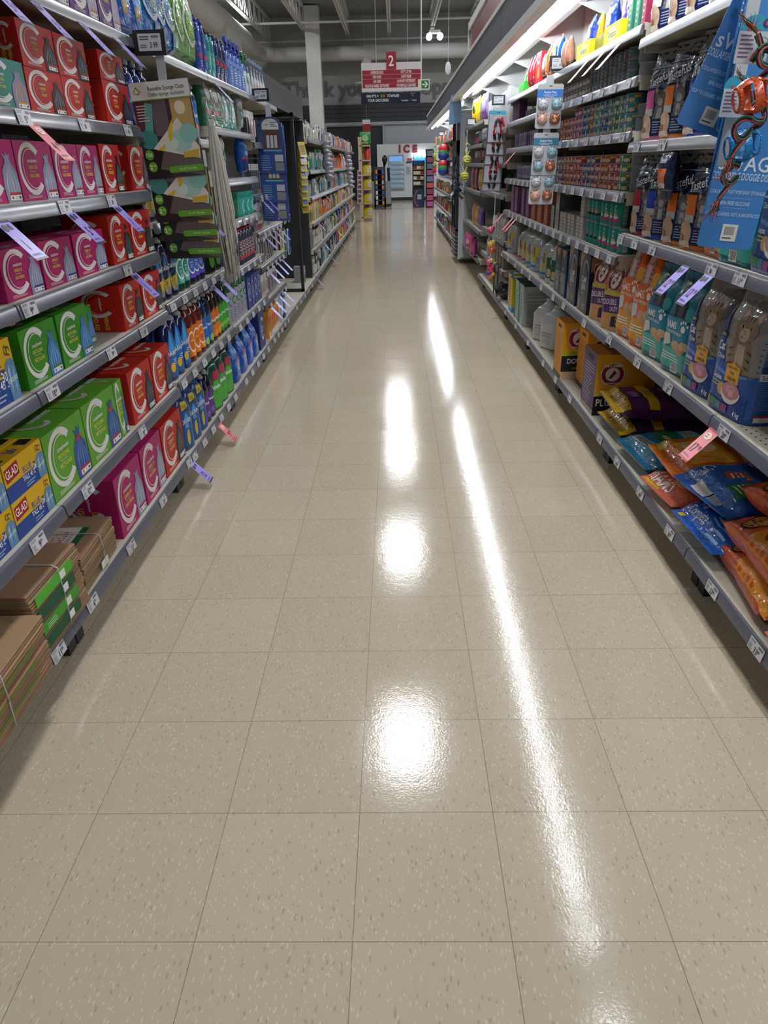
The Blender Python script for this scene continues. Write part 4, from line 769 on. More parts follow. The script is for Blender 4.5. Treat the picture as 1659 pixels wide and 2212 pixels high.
# ================================================================ RIGHT: cat food bags, litter, cans
def kitty(cx, cy, s, a, b, dk='26242a', asp=1.0):
    x = lambda v: cx+v*s; y = lambda v: cy+v*s*asp
    o = [('p', [(x(-.9), y(-2.4)), (x(-.75), y(-.6)), (x(.75), y(-.6)), (x(1.0), y(-2.4))], a), ('p', [(x(-.35), y(-2.4)), (x(-.3), y(-.8)), (x(.35), y(-.8)), (x(.4), y(-2.4))], b),
         ('p', [(x(-.8), y(.2)), (x(-.78), y(1.25)), (x(-.15), y(.7))], a), ('p', [(x(.8), y(.2)), (x(.78), y(1.25)), (x(.15), y(.7))], a), ('p', [(x(-.7), y(.4)), (x(-.7), y(1.0)), (x(-.35), y(.7))], 'c8a090'), ('p', [(x(.7), y(.4)), (x(.7), y(1.0)), (x(.35), y(.7))], 'c8a090'),
         ('e', cx, cy, s*.85, s*asp*.75, a), ('e', cx, y(-.3), s*.42, s*asp*.36, b), ('e', x(-.36), y(.1), s*.15, s*asp*.14, 'a8a860'), ('e', x(.36), y(.1), s*.15, s*asp*.14, 'a8a860'), ('e', x(-.36), y(.1), s*.07, s*asp*.12, dk), ('e', x(.36), y(.1), s*.07, s*asp*.12, dk), ('p', [(x(-.1), y(-.15)), (x(.1), y(-.15)), (x(0), y(-.27))], 'b07070')]
    for v in (-.3, 0, .3): o.append(('p', [(x(v-.04), y(.65)), (x(v+.04), y(.65)), (x(v*.8), y(.3))], dk))
    for v in (-1.1, -1.5, -1.9): o += [('p', [(x(-.85), y(v)), (x(-.35), y(v+.1)), (x(-.85), y(v-.12))], dk), ('p', [(x(.85), y(v)), (x(.4), y(v+.1)), (x(.9), y(v-.12))], dk)]
    return o
A_chow = [('r', 0, .32, 1, 1, '8c8884'), ('e', .3, .85, .3, .13, 'a8a4a0'), ('e', .75, .8, .25, .16, '747270'), ('e', .5, .95, .5, .07, '9c9a96')]+kitty(.60, .68, .27, '8a7660', 'b8a894', '3a322c', .52)+[
    ('p', [(0, 0), (1, 0), (1, .36), (.6, .35), (.3, .40), (.22, .55), (.12, .78), (0, .9)], '2a559c'), ('p', [(0, 0), (1, 0), (1, .2), (.5, .22), (0, .3)], '1e3f86'), ('p', [(0, .34), (.4, .3), (1, .35), (1, .36), (.4, .33), (0, .37)], '5a86c8'),
    ('r', .0, .58, .24, .62, '201c20'), ('t', 'PURINA', .15, .60, .022, 'f0e8e0', .75), ('t', 'Cat', .19, .52, .07, 'f4f0ea', .7), ('t', 'Chow', .22, .44, .04, 'e8e4dc', .75), ('t', 'Complete', .2, .28, .04, 'e8ecf4', .7), ('l', .08, .2, .4, .25, 2, '9ac070'),
    ('p', [(.40, .27), (.72, .27), (.72, .40), (.62, .41), (.56, .43), (.5, .41), (.40, .40)], 'd8a440'), ('t', 'MADE WITH', .56, .385, .022, '26282c', .75), ('t', 'REAL', .56, .345, .022, '26282c', .8), ('t', 'CHICKEN', .56, .30, .026, '26282c', .75),
    ('e', .38, .2, .1, .05, 'b8a060'), ('p', ell(.6, .21, .22, .10, 180, 360, 14)+[(.82, .21)], 'd8d4d0'), ('e', .6, .21, .2, .065, 'b88088'), ('e', .54, .22, .06, .03, 'd09aa0'), ('e', .64, .23, .07, .03, 'c89098'), ('e', .62, .19, .06, .025, 'd8a8a8'),
    ('r', 0, .05, .14, .11, 'b06a58'), ('r', .15, .045, .29, .105, '3f7a48'), ('r', .3, .04, .44, .1, '3a7a8c'), ('r', .45, .035, .6, .095, '8c3a6c'), ('t', '4 kg', .82, .06, .04, 'e8ecf4', .8)]
S_text = [('l', .1, .62, .92, .85, 8, '6a94c8'), ('r', .08, .5, .95, .56, '18305c'), ('r', .08, .43, .95, .5, 'd4d8dc'), ('l', .12, .44, .9, .49, 3, '404850'), ('l', .1, .15, .92, .42, 14, '5a84bc'), ('r', .1, .03, .7, .08, 'd8cfc8'), ('r', .1, .08, .7, .105, 'a82838')]
chow = bag('cat_food_bag', 'bag', 'large blue cat food bag', .235, .385, .15, '1e5496', A_chow, 'stand', 31, .004, 9, sideart=S_text, L=.02)
def A_iams(bg, mid_, cat, catb, lo):
    return [('e', .75, .62, .14, .07, lo)]+kitty(.45, .82, .2, cat, catb, '18181a', .5)+[('p', [(0, .2), (1, .17), (1, .52), (.6, .58), (0, .56)], bg),
    ('t', 'IAMS', .30, .49, .075, 'e8e8e4', .95), ('e', .72, .48, .07, .035, 'e8e8e4'), ('e', .62, .53, .028, .016, 'e8e8e4'), ('e', .69, .55, .028, .016, 'e8e8e4'), ('e', .77, .55, .028, .016, 'e8e8e4'), ('e', .84, .52, .028, .016, 'e8e8e4'), ('t', 'PROACTIVE HEALTH', .45, .42, .028, 'e8e8e4', .85),
    ('p', [(0, .24), (.35, .3), (.3, .4), (0, .38)], 'c8ccc4'), ('p', [(0, .08), (1, .04), (1, .24), (0, .27)], mid_), ('e', .55, .3, .16, .05, 'c09878'), ('e', .72, .27, .14, .05, 'b48c6c'), ('e', .82, .32, .14, .045, 'c8a484'), ('l', .1, .13, .8, .21, 3, 'd8ece4'), ('r', .48, .03, .72, .12, 'e0e0dc'), ('b', .5, .04, .7, .115, '303030')]
iam_t = bag('cat_food_bag', 'bag', 'teal dry cat food bag', .225, .35, .12, '127084', A_iams('14809a', '44a89a', '38363a', '5a585c', '3a9a98'), 'stand', 33, .006, 10)
iam_o = bag('cat_food_bag', 'bag', 'orange dry cat food bag', .19, .44, .10, 'd8601c', A_iams('dc6a20', 'd8962c', 'b08878', 'c8b0a8', 'e0a040'), 'pinch', 35, .007, 10)
def A_taste(c):
    return [('r', 0, 0, 1, 1, '12243e'), ('r', 0, .86, 1, 1, '8c8a88'), ('p', [(0, .0), (1, .0), (1, .05), (0, .06)], c), ('r', 0, .36, .42, .56, c), ('r', 0, .28, .4, .36, 'b8b4b0')]+kitty(.66, .46, .24, '6a686c', 'a8a6a4', '1c1c20', .5)+[
        ('e', .2, .16, .24, .14, 'b89a80'), ('e', .14, .13, .1, .05, '8a5a48'), ('e', .22, .2, .1, .05, 'c0a088'), ('p', [(0, .04), (.45, .03), (.4, .09), (0, .1)], 'c8b8a8'), ('r', .44, .06, .96, .24, '14204c'), ('l', .5, .08, .9, .22, 5, '98a0b8'), ('t', 'Tastefuls', .5, .68, .1, 'e8e8ea', .78, 14), ('l', .15, .585, .7, .62, 2, 'a8b0c0'), ('r', .0, .8, 1, .805, 'c0c4c8')]
ts = {n: bag('cat_treat_bag', 'bag', d, .165, .31, .09, '7c7d80', A_taste(c), 'stand', s_, .006, 14) for n, d, c, s_ in (('r', 'navy kitten bag with red panel', 'a01c34', 41), ('b', 'navy kitten bag with blue panel', '2440b0', 43), ('o', 'navy kitten bag with orange panel', 'd8701c', 47), ('p', 'navy kitten bag with pink panel', 'd05a98', 49), ('v', 'kitten bag with lilac base', '9a7ac8', 51))}
tsm = bag('cat_treat_bag', 'bag', 'small navy pouch with orange panel', .14, .17, .05, '12243e', [('t', 'Tastefuls', .5, .74, .1, 'e0e0e4', .8), ('r', .2, .3, .8, .58, 'd8701c'), ('r', .3, .16, .8, .3, 'd8d0cc'), ('l', .35, .18, .78, .28, 3, '806050')], 'flat', 53, .004, 18)
a_h = lambda cx, cy, r, k=1: [('e', cx, cy, r, r*k, 'd8d0c8'), ('e', cx, cy, r*.93, r*.93*k, '8c1c24'), ('e', cx, cy, r*.6, r*.6*k, 'd8d0c8'), ('p', [(cx-r*.35, cy-r*.3*k), (cx-r*.1, cy-r*.35*k), (cx+r*.3, cy+.1*r*k), (cx+r*.1, cy+r*.4*k), (cx-.05*r, cy+.1*r*k)], '6a2020'), ('t', 'ARM & HAMMER', cx, cy+r*.76*k, r*.26*k, 'f0e8e0', .6), ('t', 'PURE BAKING SODA', cx, cy-r*.76*k, r*.16*k, 'f0e8e0', .6)]
dd = bag('litter_bag', 'bag', 'orange and purple litter bag', .20, .31, .11, '9a6430', a_h(.45, .74, .3, .72)+[('p', [(0, .5), (1, .53), (1, .6), (0, .57)], 'b8b020'), ('p', [(0, .24), (1, .28), (1, .53), (0, .5)], '4a2060'), ('t', 'DOUBLE', .4, .42, .085, 'e8e0e8', .8, 6), ('t', 'DUTY', .6, .33, .07, 'e8e0e8', .8, 6), ('p', [(0, 0), (1, 0), (1, .28), (0, .24)], 'c09058'), ('p', [(.5, .06), (.9, .08), (.88, .24), (.52, .22)], '2c1c34')], 'stand', 61, .007, 13)
clump = carton('litter_box', 'box', 'tall slate grey litter carton', .19, .30, .13, '4e5054', [('r', 0, 0, 1, 1, '55585c'), ('p', [(0, 1), (.0, .62), (.3, .9), (.55, 1)], '9a8878'), ('p', [(.3, .75), (.6, .93), (.95, .9), (.9, .5), (.75, .7), (.5, .8)], '2c3440'), ('a', .62, .7, .28, .2, .3, 10, 200, '8a9098'), ('t', 'CLUMP', .5, .56, .10, 'd8dce0', .72), ('t', '&SEAL', .52, .45, .10, 'd8dce0', .72), ('p', [(0, .05), (0, .35), (.3, .2), (.2, 0)], '8c8884'), ('p', [(.25, .2), (.55, .38), (.85, .18), (.7, .02), (.3, .02)], '6c6e70'), ('l', .3, .3, .6, .4, 2, 'a8acb0'), ('l', .5, .08, .85, .16, 3, 'b8a868')],
    [('r', .05, .05, .95, .95, '20283a'), ('p', [(.05, .95), (.7, .95), (.05, .7)], '9a7058')]+a_h(.4, .75, .24, .5)+[('t', 'CLUMP', .45, .6, .06, '9aa0a8', .8), ('l', .2, .2, .8, .5, 6, '606878')], sidecol='1c2434', topcol='1c2430')
lsm = carton('litter_box', 'box', 'slim grey-blue litter carton', .15, .26, .12, '60666c', [('r', 0, .5, 1, 1, '3c4450'), ('p', [(.1, 1), (.5, .8), (.9, 1)], 'a87a58'), ('t', 'MULTI', .5, .6, .07, 'a8acb0', .7), ('l', .1, .3, .9, .5, 6, 'a8a4a0'), ('e', .6, .18, .25, .12, '8c8480')], sidecol='1c3c60', topcol='28486c')
ahb = carton('litter_box', 'box', 'orange litter box with red emblem', .20, .33, .24, 'd08a20', [('l', .1, .1, .9, .8, 12, 'a87848'), ('r', .3, .88, .7, .93, '302820'), ('r', 0, 0, 1, .08, '4a4440')], [('e', .35, .72, .5, .5, 'dca028')]+[('r', 0, 0, 1, .14, 'c8a888')]+a_h(.40, .72, .27, .72)+[('p', [(0, .42), (1, .45), (1, .53), (0, .5)], 'c0b820'), ('t', 'HARD CLUMPS', .4, .475, .035, '30302c', .8), ('p', [(0, .14), (1, .14), (1, .45), (0, .42)], '242830'), ('t', 'DOUBLE', .42, .33, .09, 'e8e4e0', .85), ('t', 'CLUMPING', .4, .2, .035, 'd0c840', .8)], topcol='b8741c')
ahv = carton('litter_box', 'box', 'violet sided litter box with black band', .24, .31, .30, '5a4a68', [('l', .1, .1, .9, .8, 14, '9a90a8'), ('r', .3, .86, .7, .93, '201820'), ('r', 0, 0, 1, .08, 'a89888')], [('r', 0, .38, 1, 1, 'c8841c'), ('e', .3, .75, .6, .5, 'd89c28'), ('r', .55, .88, 1, 1, '1c1c1c'), ('t', 'VALEUR', .78, .94, .06, 'e0dcd8', .8)]+a_h(.28, .68, .2, .95)+[('p', [(0, .32), (1, .40), (1, .46), (0, .38)], 'c0b820'), ('t', 'AMAS DURS', .3, .375, .045, '30302c', .8, 3), ('p', [(0, 0), (1, 0), (1, .40), (0, .32)], '201c20'), ('t', 'PLUS', .2, .22, .12, 'e8e4e0', .85), ('r', .45, .05, 1, .3, '3c2848')], topcol='a86c1c')
ahv.parts[0][1].name = 'litter_box'
def jug(desc, h, w, d, body, cap, lab, lz=(.1, .6), m='plastic'):
    pr = [(0, .92, .92, 4), (.03, 1, 1, 4.5), (.62, 1, 1, 4.5), (.75, .8, .8, 3.4), (.86, .42, .42, 2.6), (.92, .22, .22, 2)]
    p = bottle('litter_jug', 'jug', desc, h, w, d, pr, body, None, lab, lz, m=m, lw=.86, L=.02); D = d/2
    mb = MB(); mb.lathe([(h*.9, w*.17), (h*.97, w*.17), (h*.98, w*.14)], cap, 16, c=(0, D, 0)); p.parts.append(('cap', mb.mesh('cap', 'plastic')))
    mb = MB(); mb.tube([(0, D+d*.08, h*.86), (0, D+d*.28, h*.92), (0, D+d*.46, h*.84), (0, D+d*.5, h*.7), (0, D+d*.46, h*.6)], w*.075, body, 10); p.parts.append(('handle', mb.mesh('handle', m)))
    return p
jy = jug('white litter jug with yellow label', .29, .17, .17, 'a2a5a5', 'b0b2b2', [('r', 0, 0, .5, 1, 'a8aaa8'), ('p', [(.3, .05), (.85, .9), (.85, .95), (.3, .95)], 'c0a818'), ('r', .0, .0, .6, .1, '2c70b0'), ('t', 'TIDY', .22, .7, .12, '2a2a2c', .6, 90), ('r', .36, .5, .46, .95, '2c5ab0'), ('l', .62, .2, .9, .5, 5, '606468')])
jr = jug('white litter jug with red band label', .28, .17, .17, 'a2a5a5', 'b0b2b2', [('r', 0, 0, .5, 1, 'a8aaa8'), ('p', [(.3, .05), (.85, .9), (.85, .95), (.3, .95)], 'c0a818'), ('r', .0, .0, .6, .1, 'b02838'), ('t', 'TIDY', .22, .7, .12, '2a2a2c', .6, 90), ('r', .36, .5, .46, .95, 'a02838')])
jg = jug('white jug with green picture label', .27, .15, .15, 'a8aaaa', 'b0b2b2', [('r', 0, .05, 1, 1, '1c5040'), ('e', .4, .3, .25, .2, 'b09878'), ('r', .55, .7, .66, .9, 'c8c8c8')])
jw = jug('plain white litter jug with red stripe', .30, .20, .19, 'b8baba', 'a8aaaa', [('r', 0, .02, 1, 1, 'c0bebc'), ('l', .1, .1, .9, .9, 9, '8c8a8a'), ('r', .1, .82, .9, .85, 'a03038'), ('r', .1, .62, .9, .64, 'a03038')], (.08, .42))
grb = carton('litter_box', 'box', 'white litter box with green top', .20, .31, .30, '9ab0a8', [('p', [(0, 0), (.3, 0), (.1, 1), (0, 1)], '2c6a50'), ('l', .3, .2, .9, .8, 8, '5a7a70')], [('r', 0, 0, 1, 1, 'a8a8a2'), ('r', 0, .97, 1, 1, '1c5040'), ('a', .45, .88, .2, .06, .06, 180, 360, '5a5c58'), ('r', .08, .7, .92, .71, '2c3438'), ('r', .08, .6, .92, .61, '2c3438'), ('l', .1, .2, .9, .56, 12, '74787a'), ('l', .1, .75, .9, .82, 3, '74787a'), ('a', .15, .1, .05, .04, .3, 40, 320, '303438')], [('r', 0, 0, 1, 1, '143c34'), ('a', .5, .5, .12, .2, .3, 40, 320, '3c6a58')], topcol='143c34')
yb = carton('litter_box', 'box', 'yellow and blue litter box', .16, .28, .3, 'c8a868', [('r', 0, 0, 1, .12, '4a90c8'), ('p', [(.6, .15), (1, .4), (1, 1), (.7, 1)], 'c8b418'), ('l', .2, .3, .5, .8, 6, '6a6450')], [('r', 0, 0, 1, 1, 'c8b420'), ('r', 0, 0, 1, .15, '4a90c8')], [('r', 0, .0, 1, .4, '5a98c8'), ('r', .1, .1, .9, .3, 'd8dce0')], topcol='c09018')
B2, B1 = 'second right shelf', 'bottom right shelf'
srow('R', chow, [2.13, 2.37], .625, B2, .01, 1, .02, rz=.1)
srow('R', iam_t, [2.61, 2.845], .625, B2, .015, 2, .03, rz=.12)
srow('R', iam_o, [3.03, 3.225], .625, B2, .015, 1, .03, rz=.2)
srow('R', dd, [3.47, 3.70], .605, B2, .02, 1, .04, rz=.3); srow('R', clump, [3.95, 4.22], .605, B2, .0, 2, .015); srow('R', lsm, [4.46, 4.62], .605, B2, .0, 1, .02)
srow('R', jg, [4.80, 4.96], .605, B2, .02, 1, .05, rz=.3); srow('R', jy, [5.18, 5.56, 5.77], .605, B2, .03, 1, .05, rz=.45); srow('R', jr, [5.98, 6.19], .605, B2, .03, 1, .05, rz=.45); srow('R', jy, [6.78], .605, B2, .03, 1, .05, rz=.45)
srow('R', ahb, [4.33], .16, B1, -.02, 1, .01); srow('R', ahb, [4.07], .16, B1, .06, 1, .01); srow('R', ahv, [3.66], .16, B1, 0, 1, .01)
srow('R', jw, [5.00, 5.27], .16, B1, .04, 1, .05, rz=.5); srow('R', grb, [5.88, 6.12], .16, B1, 0, 1, .01); srow('R', yb, [6.45], .16, B1, 0, 1, .02); srow('R', yb, [6.72], .16, B1, .03, 1, .02)
# lying bags on the bottom shelf: built standing, then laid on their backs, foot to the aisle
def lying(desc, w, h, d, col, art, seed, am=.009, fr=9): return bag('pet_food_sack', 'bag', desc, w, h, d, col, art, 'flat', seed, am, fr, L=.022, n=44)
def lay(pr, y, z, label, yaw=0, tilt=0, X=1.03, rollz=0, head=False):
    # local: x width, y depth (front at 0), z height -> lie flat: front faces up
    M = Matrix.Rotation(yaw, 4, 'Z') @ Matrix.Rotation(tilt, 4, 'Y') @ Matrix.Rotation(-PI/2, 4, 'Z') @ Matrix.Rotation(rollz, 4, 'Y') @ Matrix.Rotation(-PI/2+0.0, 4, 'X')
    if head: M = Matrix.Rotation(PI, 4, 'Z') @ M; M.translation = Vector((X+pr.h*.98, y, z+pr.d))
    else: M.translation = Vector((X, y, z+pr.d))
    o = put(pr, (0, 0, 0), (0, 0, 0), label, 'sacks lying on the bottom right shelf'); o.matrix_world = M; return o
s_pur = lying('s', .36, .45, .10, '4a1c50', [('p', [(0, .0), (1, 0), (1, .16), (0, .14)], 'c09a18'), ('t', 'LITTER', .5, .09, .07, '3a1c40', .9), ('p', [(.0, .3), (1, .34), (1, .44), (0, .42)], 'c09a18'), ('t', 'STONES', .5, .38, .06, '3a1c40', .9), ('e', .35, .6, .18, .09, '9a7a70'), ('e', .7, .62, .1, .05, '3c5a30'), ('r', .4, .2, .7, .28, '7a5a8c')], 71)
s_teal = lying('s', .38, .46, .1, '1c7a94', [('p', [(0, .0), (1, 0), (1, .12), (0, .1)], '1c6484'), ('p', [(.1, .12), (1, .14), (1, .24), (.1, .2)], 'b8bcb8'), ('l', .2, .13, .9, .2, 3, '2c6a40'), ('p', [(0, .3), (1, .28), (1, .46), (0, .5)], '2c6a40'), ('t', 'AVANTAGE', .5, .38, .06, 'e8ece8', .8), ('p', [(0, .55), (.9, .52), (.9, .7), (0, .7)], 'b8c0bc'), ('l', .1, .56, .8, .68, 4, '2c6a40'), ('e', .6, .8, .2, .08, 'b0807c')], 73)
s_or = lying('s', .36, .45, .12, 'c8641c', [('r', .05, .05, .25, .12, 'c8b018'), ('t', '26kg', .15, .085, .035, '302820', .8), ('p', [(.3, .1), (.9, .15), (.9, .5), (.3, .45)], 'd8982c'), ('e', .55, .33, .12, .08, 'e0c8a0'), ('t', '1 AN ET +', .5, .2, .05, 'f0e8dc', .9), ('p', [(.1, .5), (.95, .55), (.95, .72), (.1, .68)], 'd8c8b8'), ('t', 'ADULTE ENV', .5, .62, .05, 'b0502c', .8), ('t', 'RACINE HEALTH', .5, .8, .045, 'e0a888', .8)], 75, .012, 8)
s_or2 = lying('s', .3, .45, .08, 'c86850', [('t', 'IAMS', .4, .12, .12, 'e8e0d8', .9), ('r', .1, .02, .5, .05, 'c8b018'), ('e', .6, .3, .25, .15, 'c8a080')], 77)
s_blue = lying('s', .36, .46, .13, '1f5aa8', [('t', 'Cat', .2, .22, .09, 'e0e4ec', .8), ('t', 'Chow', .25, .13, .05, 'd0d8e8', .8), ('p', [(.4, .22), (.62, .2), (.64, .36), (.42, .38)], 'b05030'), ('l', .44, .24, .6, .35, 3, 'f0e0d8'), ('p', [(.65, .14), (.9, .12), (.92, .28), (.67, .3)], '2c7a40'), ('l', .68, .16, .88, .27, 3, 'e0f0e0'), ('t', 'COMPLITE', .55, .56, .12, 'dce4f0', .75), ('l', .25, .40, .85, .48, 4, '20304c'), ('p', [(.6, .72), (.95, .7), (.95, .84), (.6, .85)], 'c8a040'), ('t', 'DU POLLET', .78, .78, .04, '30302c', .7), ('r', .35, .01, .6, .09, 'd8d4d0'), ('b', .62, .02, .8, .08, 'd0d4d8')], 79, .018, 9)
s_blue2 = lying('s', .34, .46, .11, '1c50a0', [('t', 'Complete', .3, .12, .06, 'd8e0ec', .8), ('l', .5, .05, .9, .3, 6, '8ab0e0'), ('r', .1, .02, .2, .06, 'c8b018'), ('t', '4 kg', .2, .2, .05, 'e0e8f0', .8)], 81, .014, 9)
s_fr = lying('s', .27, .44, .11, 'b84810', [('p', [(0, .02), (1, .25), (1, .62), (0, .6)], 'c8801c'), ('e', .5, .74, .46, .12, '3a1c10'), ('e', .5, .74, .43, .105, 'c89c38'), ('t', 'friskies', .5, .74, .12, '5a1c10', .85), ('r', .3, .87, .7, .91, '241818'), ('t', 'PURINA', .5, .89, .03, 'e0d8d0', .8), ('e', .5, .48, .36, .12, '8c1824'), ('t', 'Tender &', .5, .53, .06, 'f0e0d8', .8), ('t', 'Crunchy', .5, .45, .07, 'f0e0d8', .8), ('e', .3, .34, .12, .05, '6a2c14'), ('e', .7, .34, .14, .05, '7a3418'), ('e', .5, .28, .12, .04, '4a5a24')], 83, .014, 10)
lay(s_pur, 3.26, .165, 'lower purple litter sack lying beside the violet litter box', .05, X=.99)
lay(s_pur, 3.28, .265, 'upper purple litter sack lying on its twin by the violet box', -.06, .03, X=.98)
lay(s_teal, 2.86, .165, 'turquoise and green pet food sack lying flat on the bottom shelf', .05, X=.975)
lay(s_or2, 2.50, .165, 'salmon pet food sack lying under the big orange sack', .1, X=.965)
lay(s_or, 2.55, .25, 'big orange pet food sack lying on top of the salmon one', -.04, .03, X=.99)
lay(s_blue2, 2.14, .165, 'lower blue cat food sack lying under the wrinkled blue one', .05, X=.965)
lay(s_blue, 2.20, .26, 'wrinkled blue cat food sack lying on the lower blue one', .12, .02, X=.99)
for i, (y, z, X, yw, lb) in enumerate(((1.62, .17, 1.10, PI/2-.10, 'orange cat food sack lying lowest, nearest the blue sacks'), (1.60, .265, 1.12, PI/2-.04, 'orange cat food sack lying in the middle of its pile'), (1.66, .36, 1.22, PI/2+.05, 'orange cat food sack lying on top of its pile'), (1.14, .17, 1.08, PI/2, 'orange cat food sack lying at the right frame edge, low'), (1.12, .265, 1.10, PI/2+.03, 'orange cat food sack lying at the right frame edge, high'))): lay(s_fr, y, z, lb, yw, 0, X, -.12, False)
# third right shelf: kitten bags, orange, teal, blue
B3, B4, B5 = 'third right shelf', 'fourth right shelf', 'top right shelf'
srow('R', chow, [2.02], 1.05, B3, 0, 1, .02); srow('R', iam_t, [2.25], 1.05, B3, 0, 1, .02); srow('R', iam_o, [2.44], 1.05, B3, .02, 1, .02)
for n, y, s_ in (('o', 2.62, 0), ('o', 2.80, 0), ('b', 3.03, -.005), ('r', 3.22, 0)): srow('R', ts[n], [y], 1.05, B3, .025, 1, .04, rz=.32)
srow('R', tsm, [2.85], 1.05+.155, 'hung before the orange kitten bags', -.035)
for n, y in (('p', 3.2), ('o', 2.99), ('b', 2.74)): srow('R', ts[n], [y], 1.40, B4, .025, 1, .04, rz=.32)
srow('R', ts['o'], [2.55], 1.40, B4, .02, 1)
for y in (3.23, 3.04, 2.86): srow('R', ts['v'], [y], 1.76, B5, .02, 1, .04, rz=.3)
nutr = bag('cat_treat_bag', 'bag', 'silver bag with printed feeding chart', .18, .3, .09, 'a0a2a4', [('l', .1, .1, .9, .7, 16, '4a4c54')], 'stand', 55, .005, 12); srow('R', nutr, [2.66, 2.46], 1.76, B5, 0, 1, .05)
# cans
def can(desc, col, lid, art, r=.042, h=.036, name='food_can'):
    mb = MB(); D = r
    mb.lathe([(0, r*.96), (.002, r), (h-.003, r), (h-.001, r*.99), (h, r*.95)], col, 20, c=(0, D, 0), m=0); mb.lathe([(h-.004, r*1.005), (h, r*1.005), (h+.0005, r*.9), (h-.001, r*.86)], lid, 20, c=(0, D, 0), m=1); mb.lathe([(0, r*.98), (.003, r*1.005)], lid, 20, c=(0, D, 0), m=1)
    draw(mb, art, r*3.4, h*.82, lambda u, v, o: ((r+o)*math.sin(u/r), D-(r+o)*math.cos(u/r), v+h*.09), L=.011)
    return Proto(name, 'can', [(name, mb.mesh(name, ['carton', 'tin']))], 2*r, h, 2*r, desc)
fr_a = lambda c1, c2: [('r', 0, 0, 1, 1, c1), ('e', .22, .3, .1, .28, c2), ('e', .7, .3, .1, .28, c2), ('p', [(.3, .5), (.48, .6), (.48, .9), (.3, .85)], 'c89c38'), ('p', [(.78, .5), (.96, .6), (.96, .9), (.78, .85)], 'c89c38'), ('r', .52, .1, .58, .9, 'c8c8c8')]
cans = {k: can(d, a, 'a0a2a4', fr_a(a, b)) for k, d, a, b in (('blue', 'flat blue cat food can', '2c5c94', 'c0a890'), ('teal', 'flat teal cat food can', '3a8a90', 'd0b898'), ('green', 'flat green cat food can', '3c7a54', 'd0c0a0'), ('pink', 'flat pink cat food can', 'a84a7c', 'd0b0a0'), ('orng', 'flat copper cat food can', '9c4c34', 'c8a080'), ('red', 'flat red cat food can', 'a03444', 'd0b0a0'), ('vio', 'flat violet cat food can', '54487c', 'c8b0a0'))}
g_c = can('grey label mini cat food can', '5a5e60', '8c8e90', [('r', 0, 0, 1, 1, '5c6062'), ('r', .1, .2, .3, .8, '9a9c9c'), ('l', .4, .2, .7, .8, 3, 'a0a2a2'), ('r', .75, .2, .9, .8, '3c6a6c')], .034, .04)
b_c = can('wide plain grey cat food can', '6a6c6e', '8c8e90', [('l', .1, .2, .9, .8, 7, '848688')], .05, .05)
r_c = can('grey-brown striped cat food can', '6c5c58', '8c8e90', [('r', 0, 0, 1, 1, '6e605c'), ('r', .1, .3, .3, .8, 'b0a8a0'), ('r', .5, .3, .7, .8, 'b0a8a0'), ('l', .75, .2, .95, .8, 3, 'a0a2a2')], .034, .04)
tall_c = can('tall teal dog food can', '1f7c6c', '9a9ca0', [('r', 0, 0, 1, 1, '1f8070'), ('a', .5, .8, .07, .15, .3, 40, 320, 'c8d8d4'), ('e', .5, .45, .12, .14, 'c08a70'), ('e', .5, .36, .16, .08, 'd8d4d0'), ('r', .3, .12, .75, .26, 'a83a6c'), ('r', .85, 0, 1, 1, 'a0a4a4'), ('l', .87, .1, .99, .9, 8, '606464')], .036, .105)
tall_b = can('tall teal can with black band', '1f7c6c', '9a9ca0', [('r', 0, 0, 1, 1, '1f8070'), ('a', .5, .8, .07, .15, .3, 40, 320, 'c8d8d4'), ('e', .5, .45, .12, .14, 'b08068'), ('r', .3, .22, .75, .34, '1c1c1e'), ('r', .85, 0, 1, 1, 'a0a4a4')], .036, .105)
def canrow(keys, y0, y1, z, where, stack, step=.089, deep=1, fn=None):
    y = y1-step/2; i = 0
    while y > y0:
        pr = keys[i*len(keys)//max(1, int((y1-y0)/step)+1)]; pr = cans[pr] if isinstance(pr, str) else pr
        st = stack(i) if callable(stack) else stack; srow('R', pr, [y], z, where, .005, deep, .4, stack=st); y -= step if not isinstance(pr, Proto) else max(step, pr.w+.004); i += 1
rr = random.Random(11)
canrow(['vio', 'orng', 'red', 'red', 'vio', 'orng'][:4], 4.28, 5.0, 1.21, 'fourth can shelf', lambda i: 4)
canrow(['vio', 'vio', 'red', 'orng', 'red', 'red', 'green'], 3.50, 4.27, 1.21, 'fourth can shelf', lambda i: 4 if i % 3 else 3)
srow('R', b_c, [3.40], 1.21, 'fourth can shelf', .02, 1, .3, stack=3); canrow(['vio', 'orng', 'green'], 5.05, 5.6, 1.21, 'fourth can shelf', 2)
canrow(['orng', 'orng', 'pink', 'pink', 'blue', 'orng'], 4.12, 4.9, 1.44, 'fifth can shelf', lambda i: 3+(i > 3))
canrow(['teal', 'blue', 'teal', 'green', 'teal', 'teal'], 3.5, 4.11, 1.44, 'fifth can shelf', lambda i: 4)
srow('R', b_c, [3.41], 1.44, 'fifth can shelf', .02, 1, .3, stack=2)
canrow([r_c, r_c, r_c, g_c, g_c], 3.92, 4.92, 1.635, 'sixth can shelf', lambda i: 2+(i > 8), .073)
canrow([g_c, g_c, g_c], 3.52, 3.90, 1.635, 'sixth can shelf', lambda i: 3, .073); srow('R', b_c, [3.42], 1.635, 'sixth can shelf', .01, 1, .3, stack=2)
C3 = 'third can shelf'
for j, y in enumerate((3.42, 3.50, 3.58, 3.66, 3.74)): srow('R', tall_c if j < 3 else tall_c, [y], .955, C3, .0, 1, .3, stack=2 if j else 1)
for y in (3.84, 3.92, 4.0): srow('R', tall_b, [y], .955, C3, .0, 1, .3, stack=2)
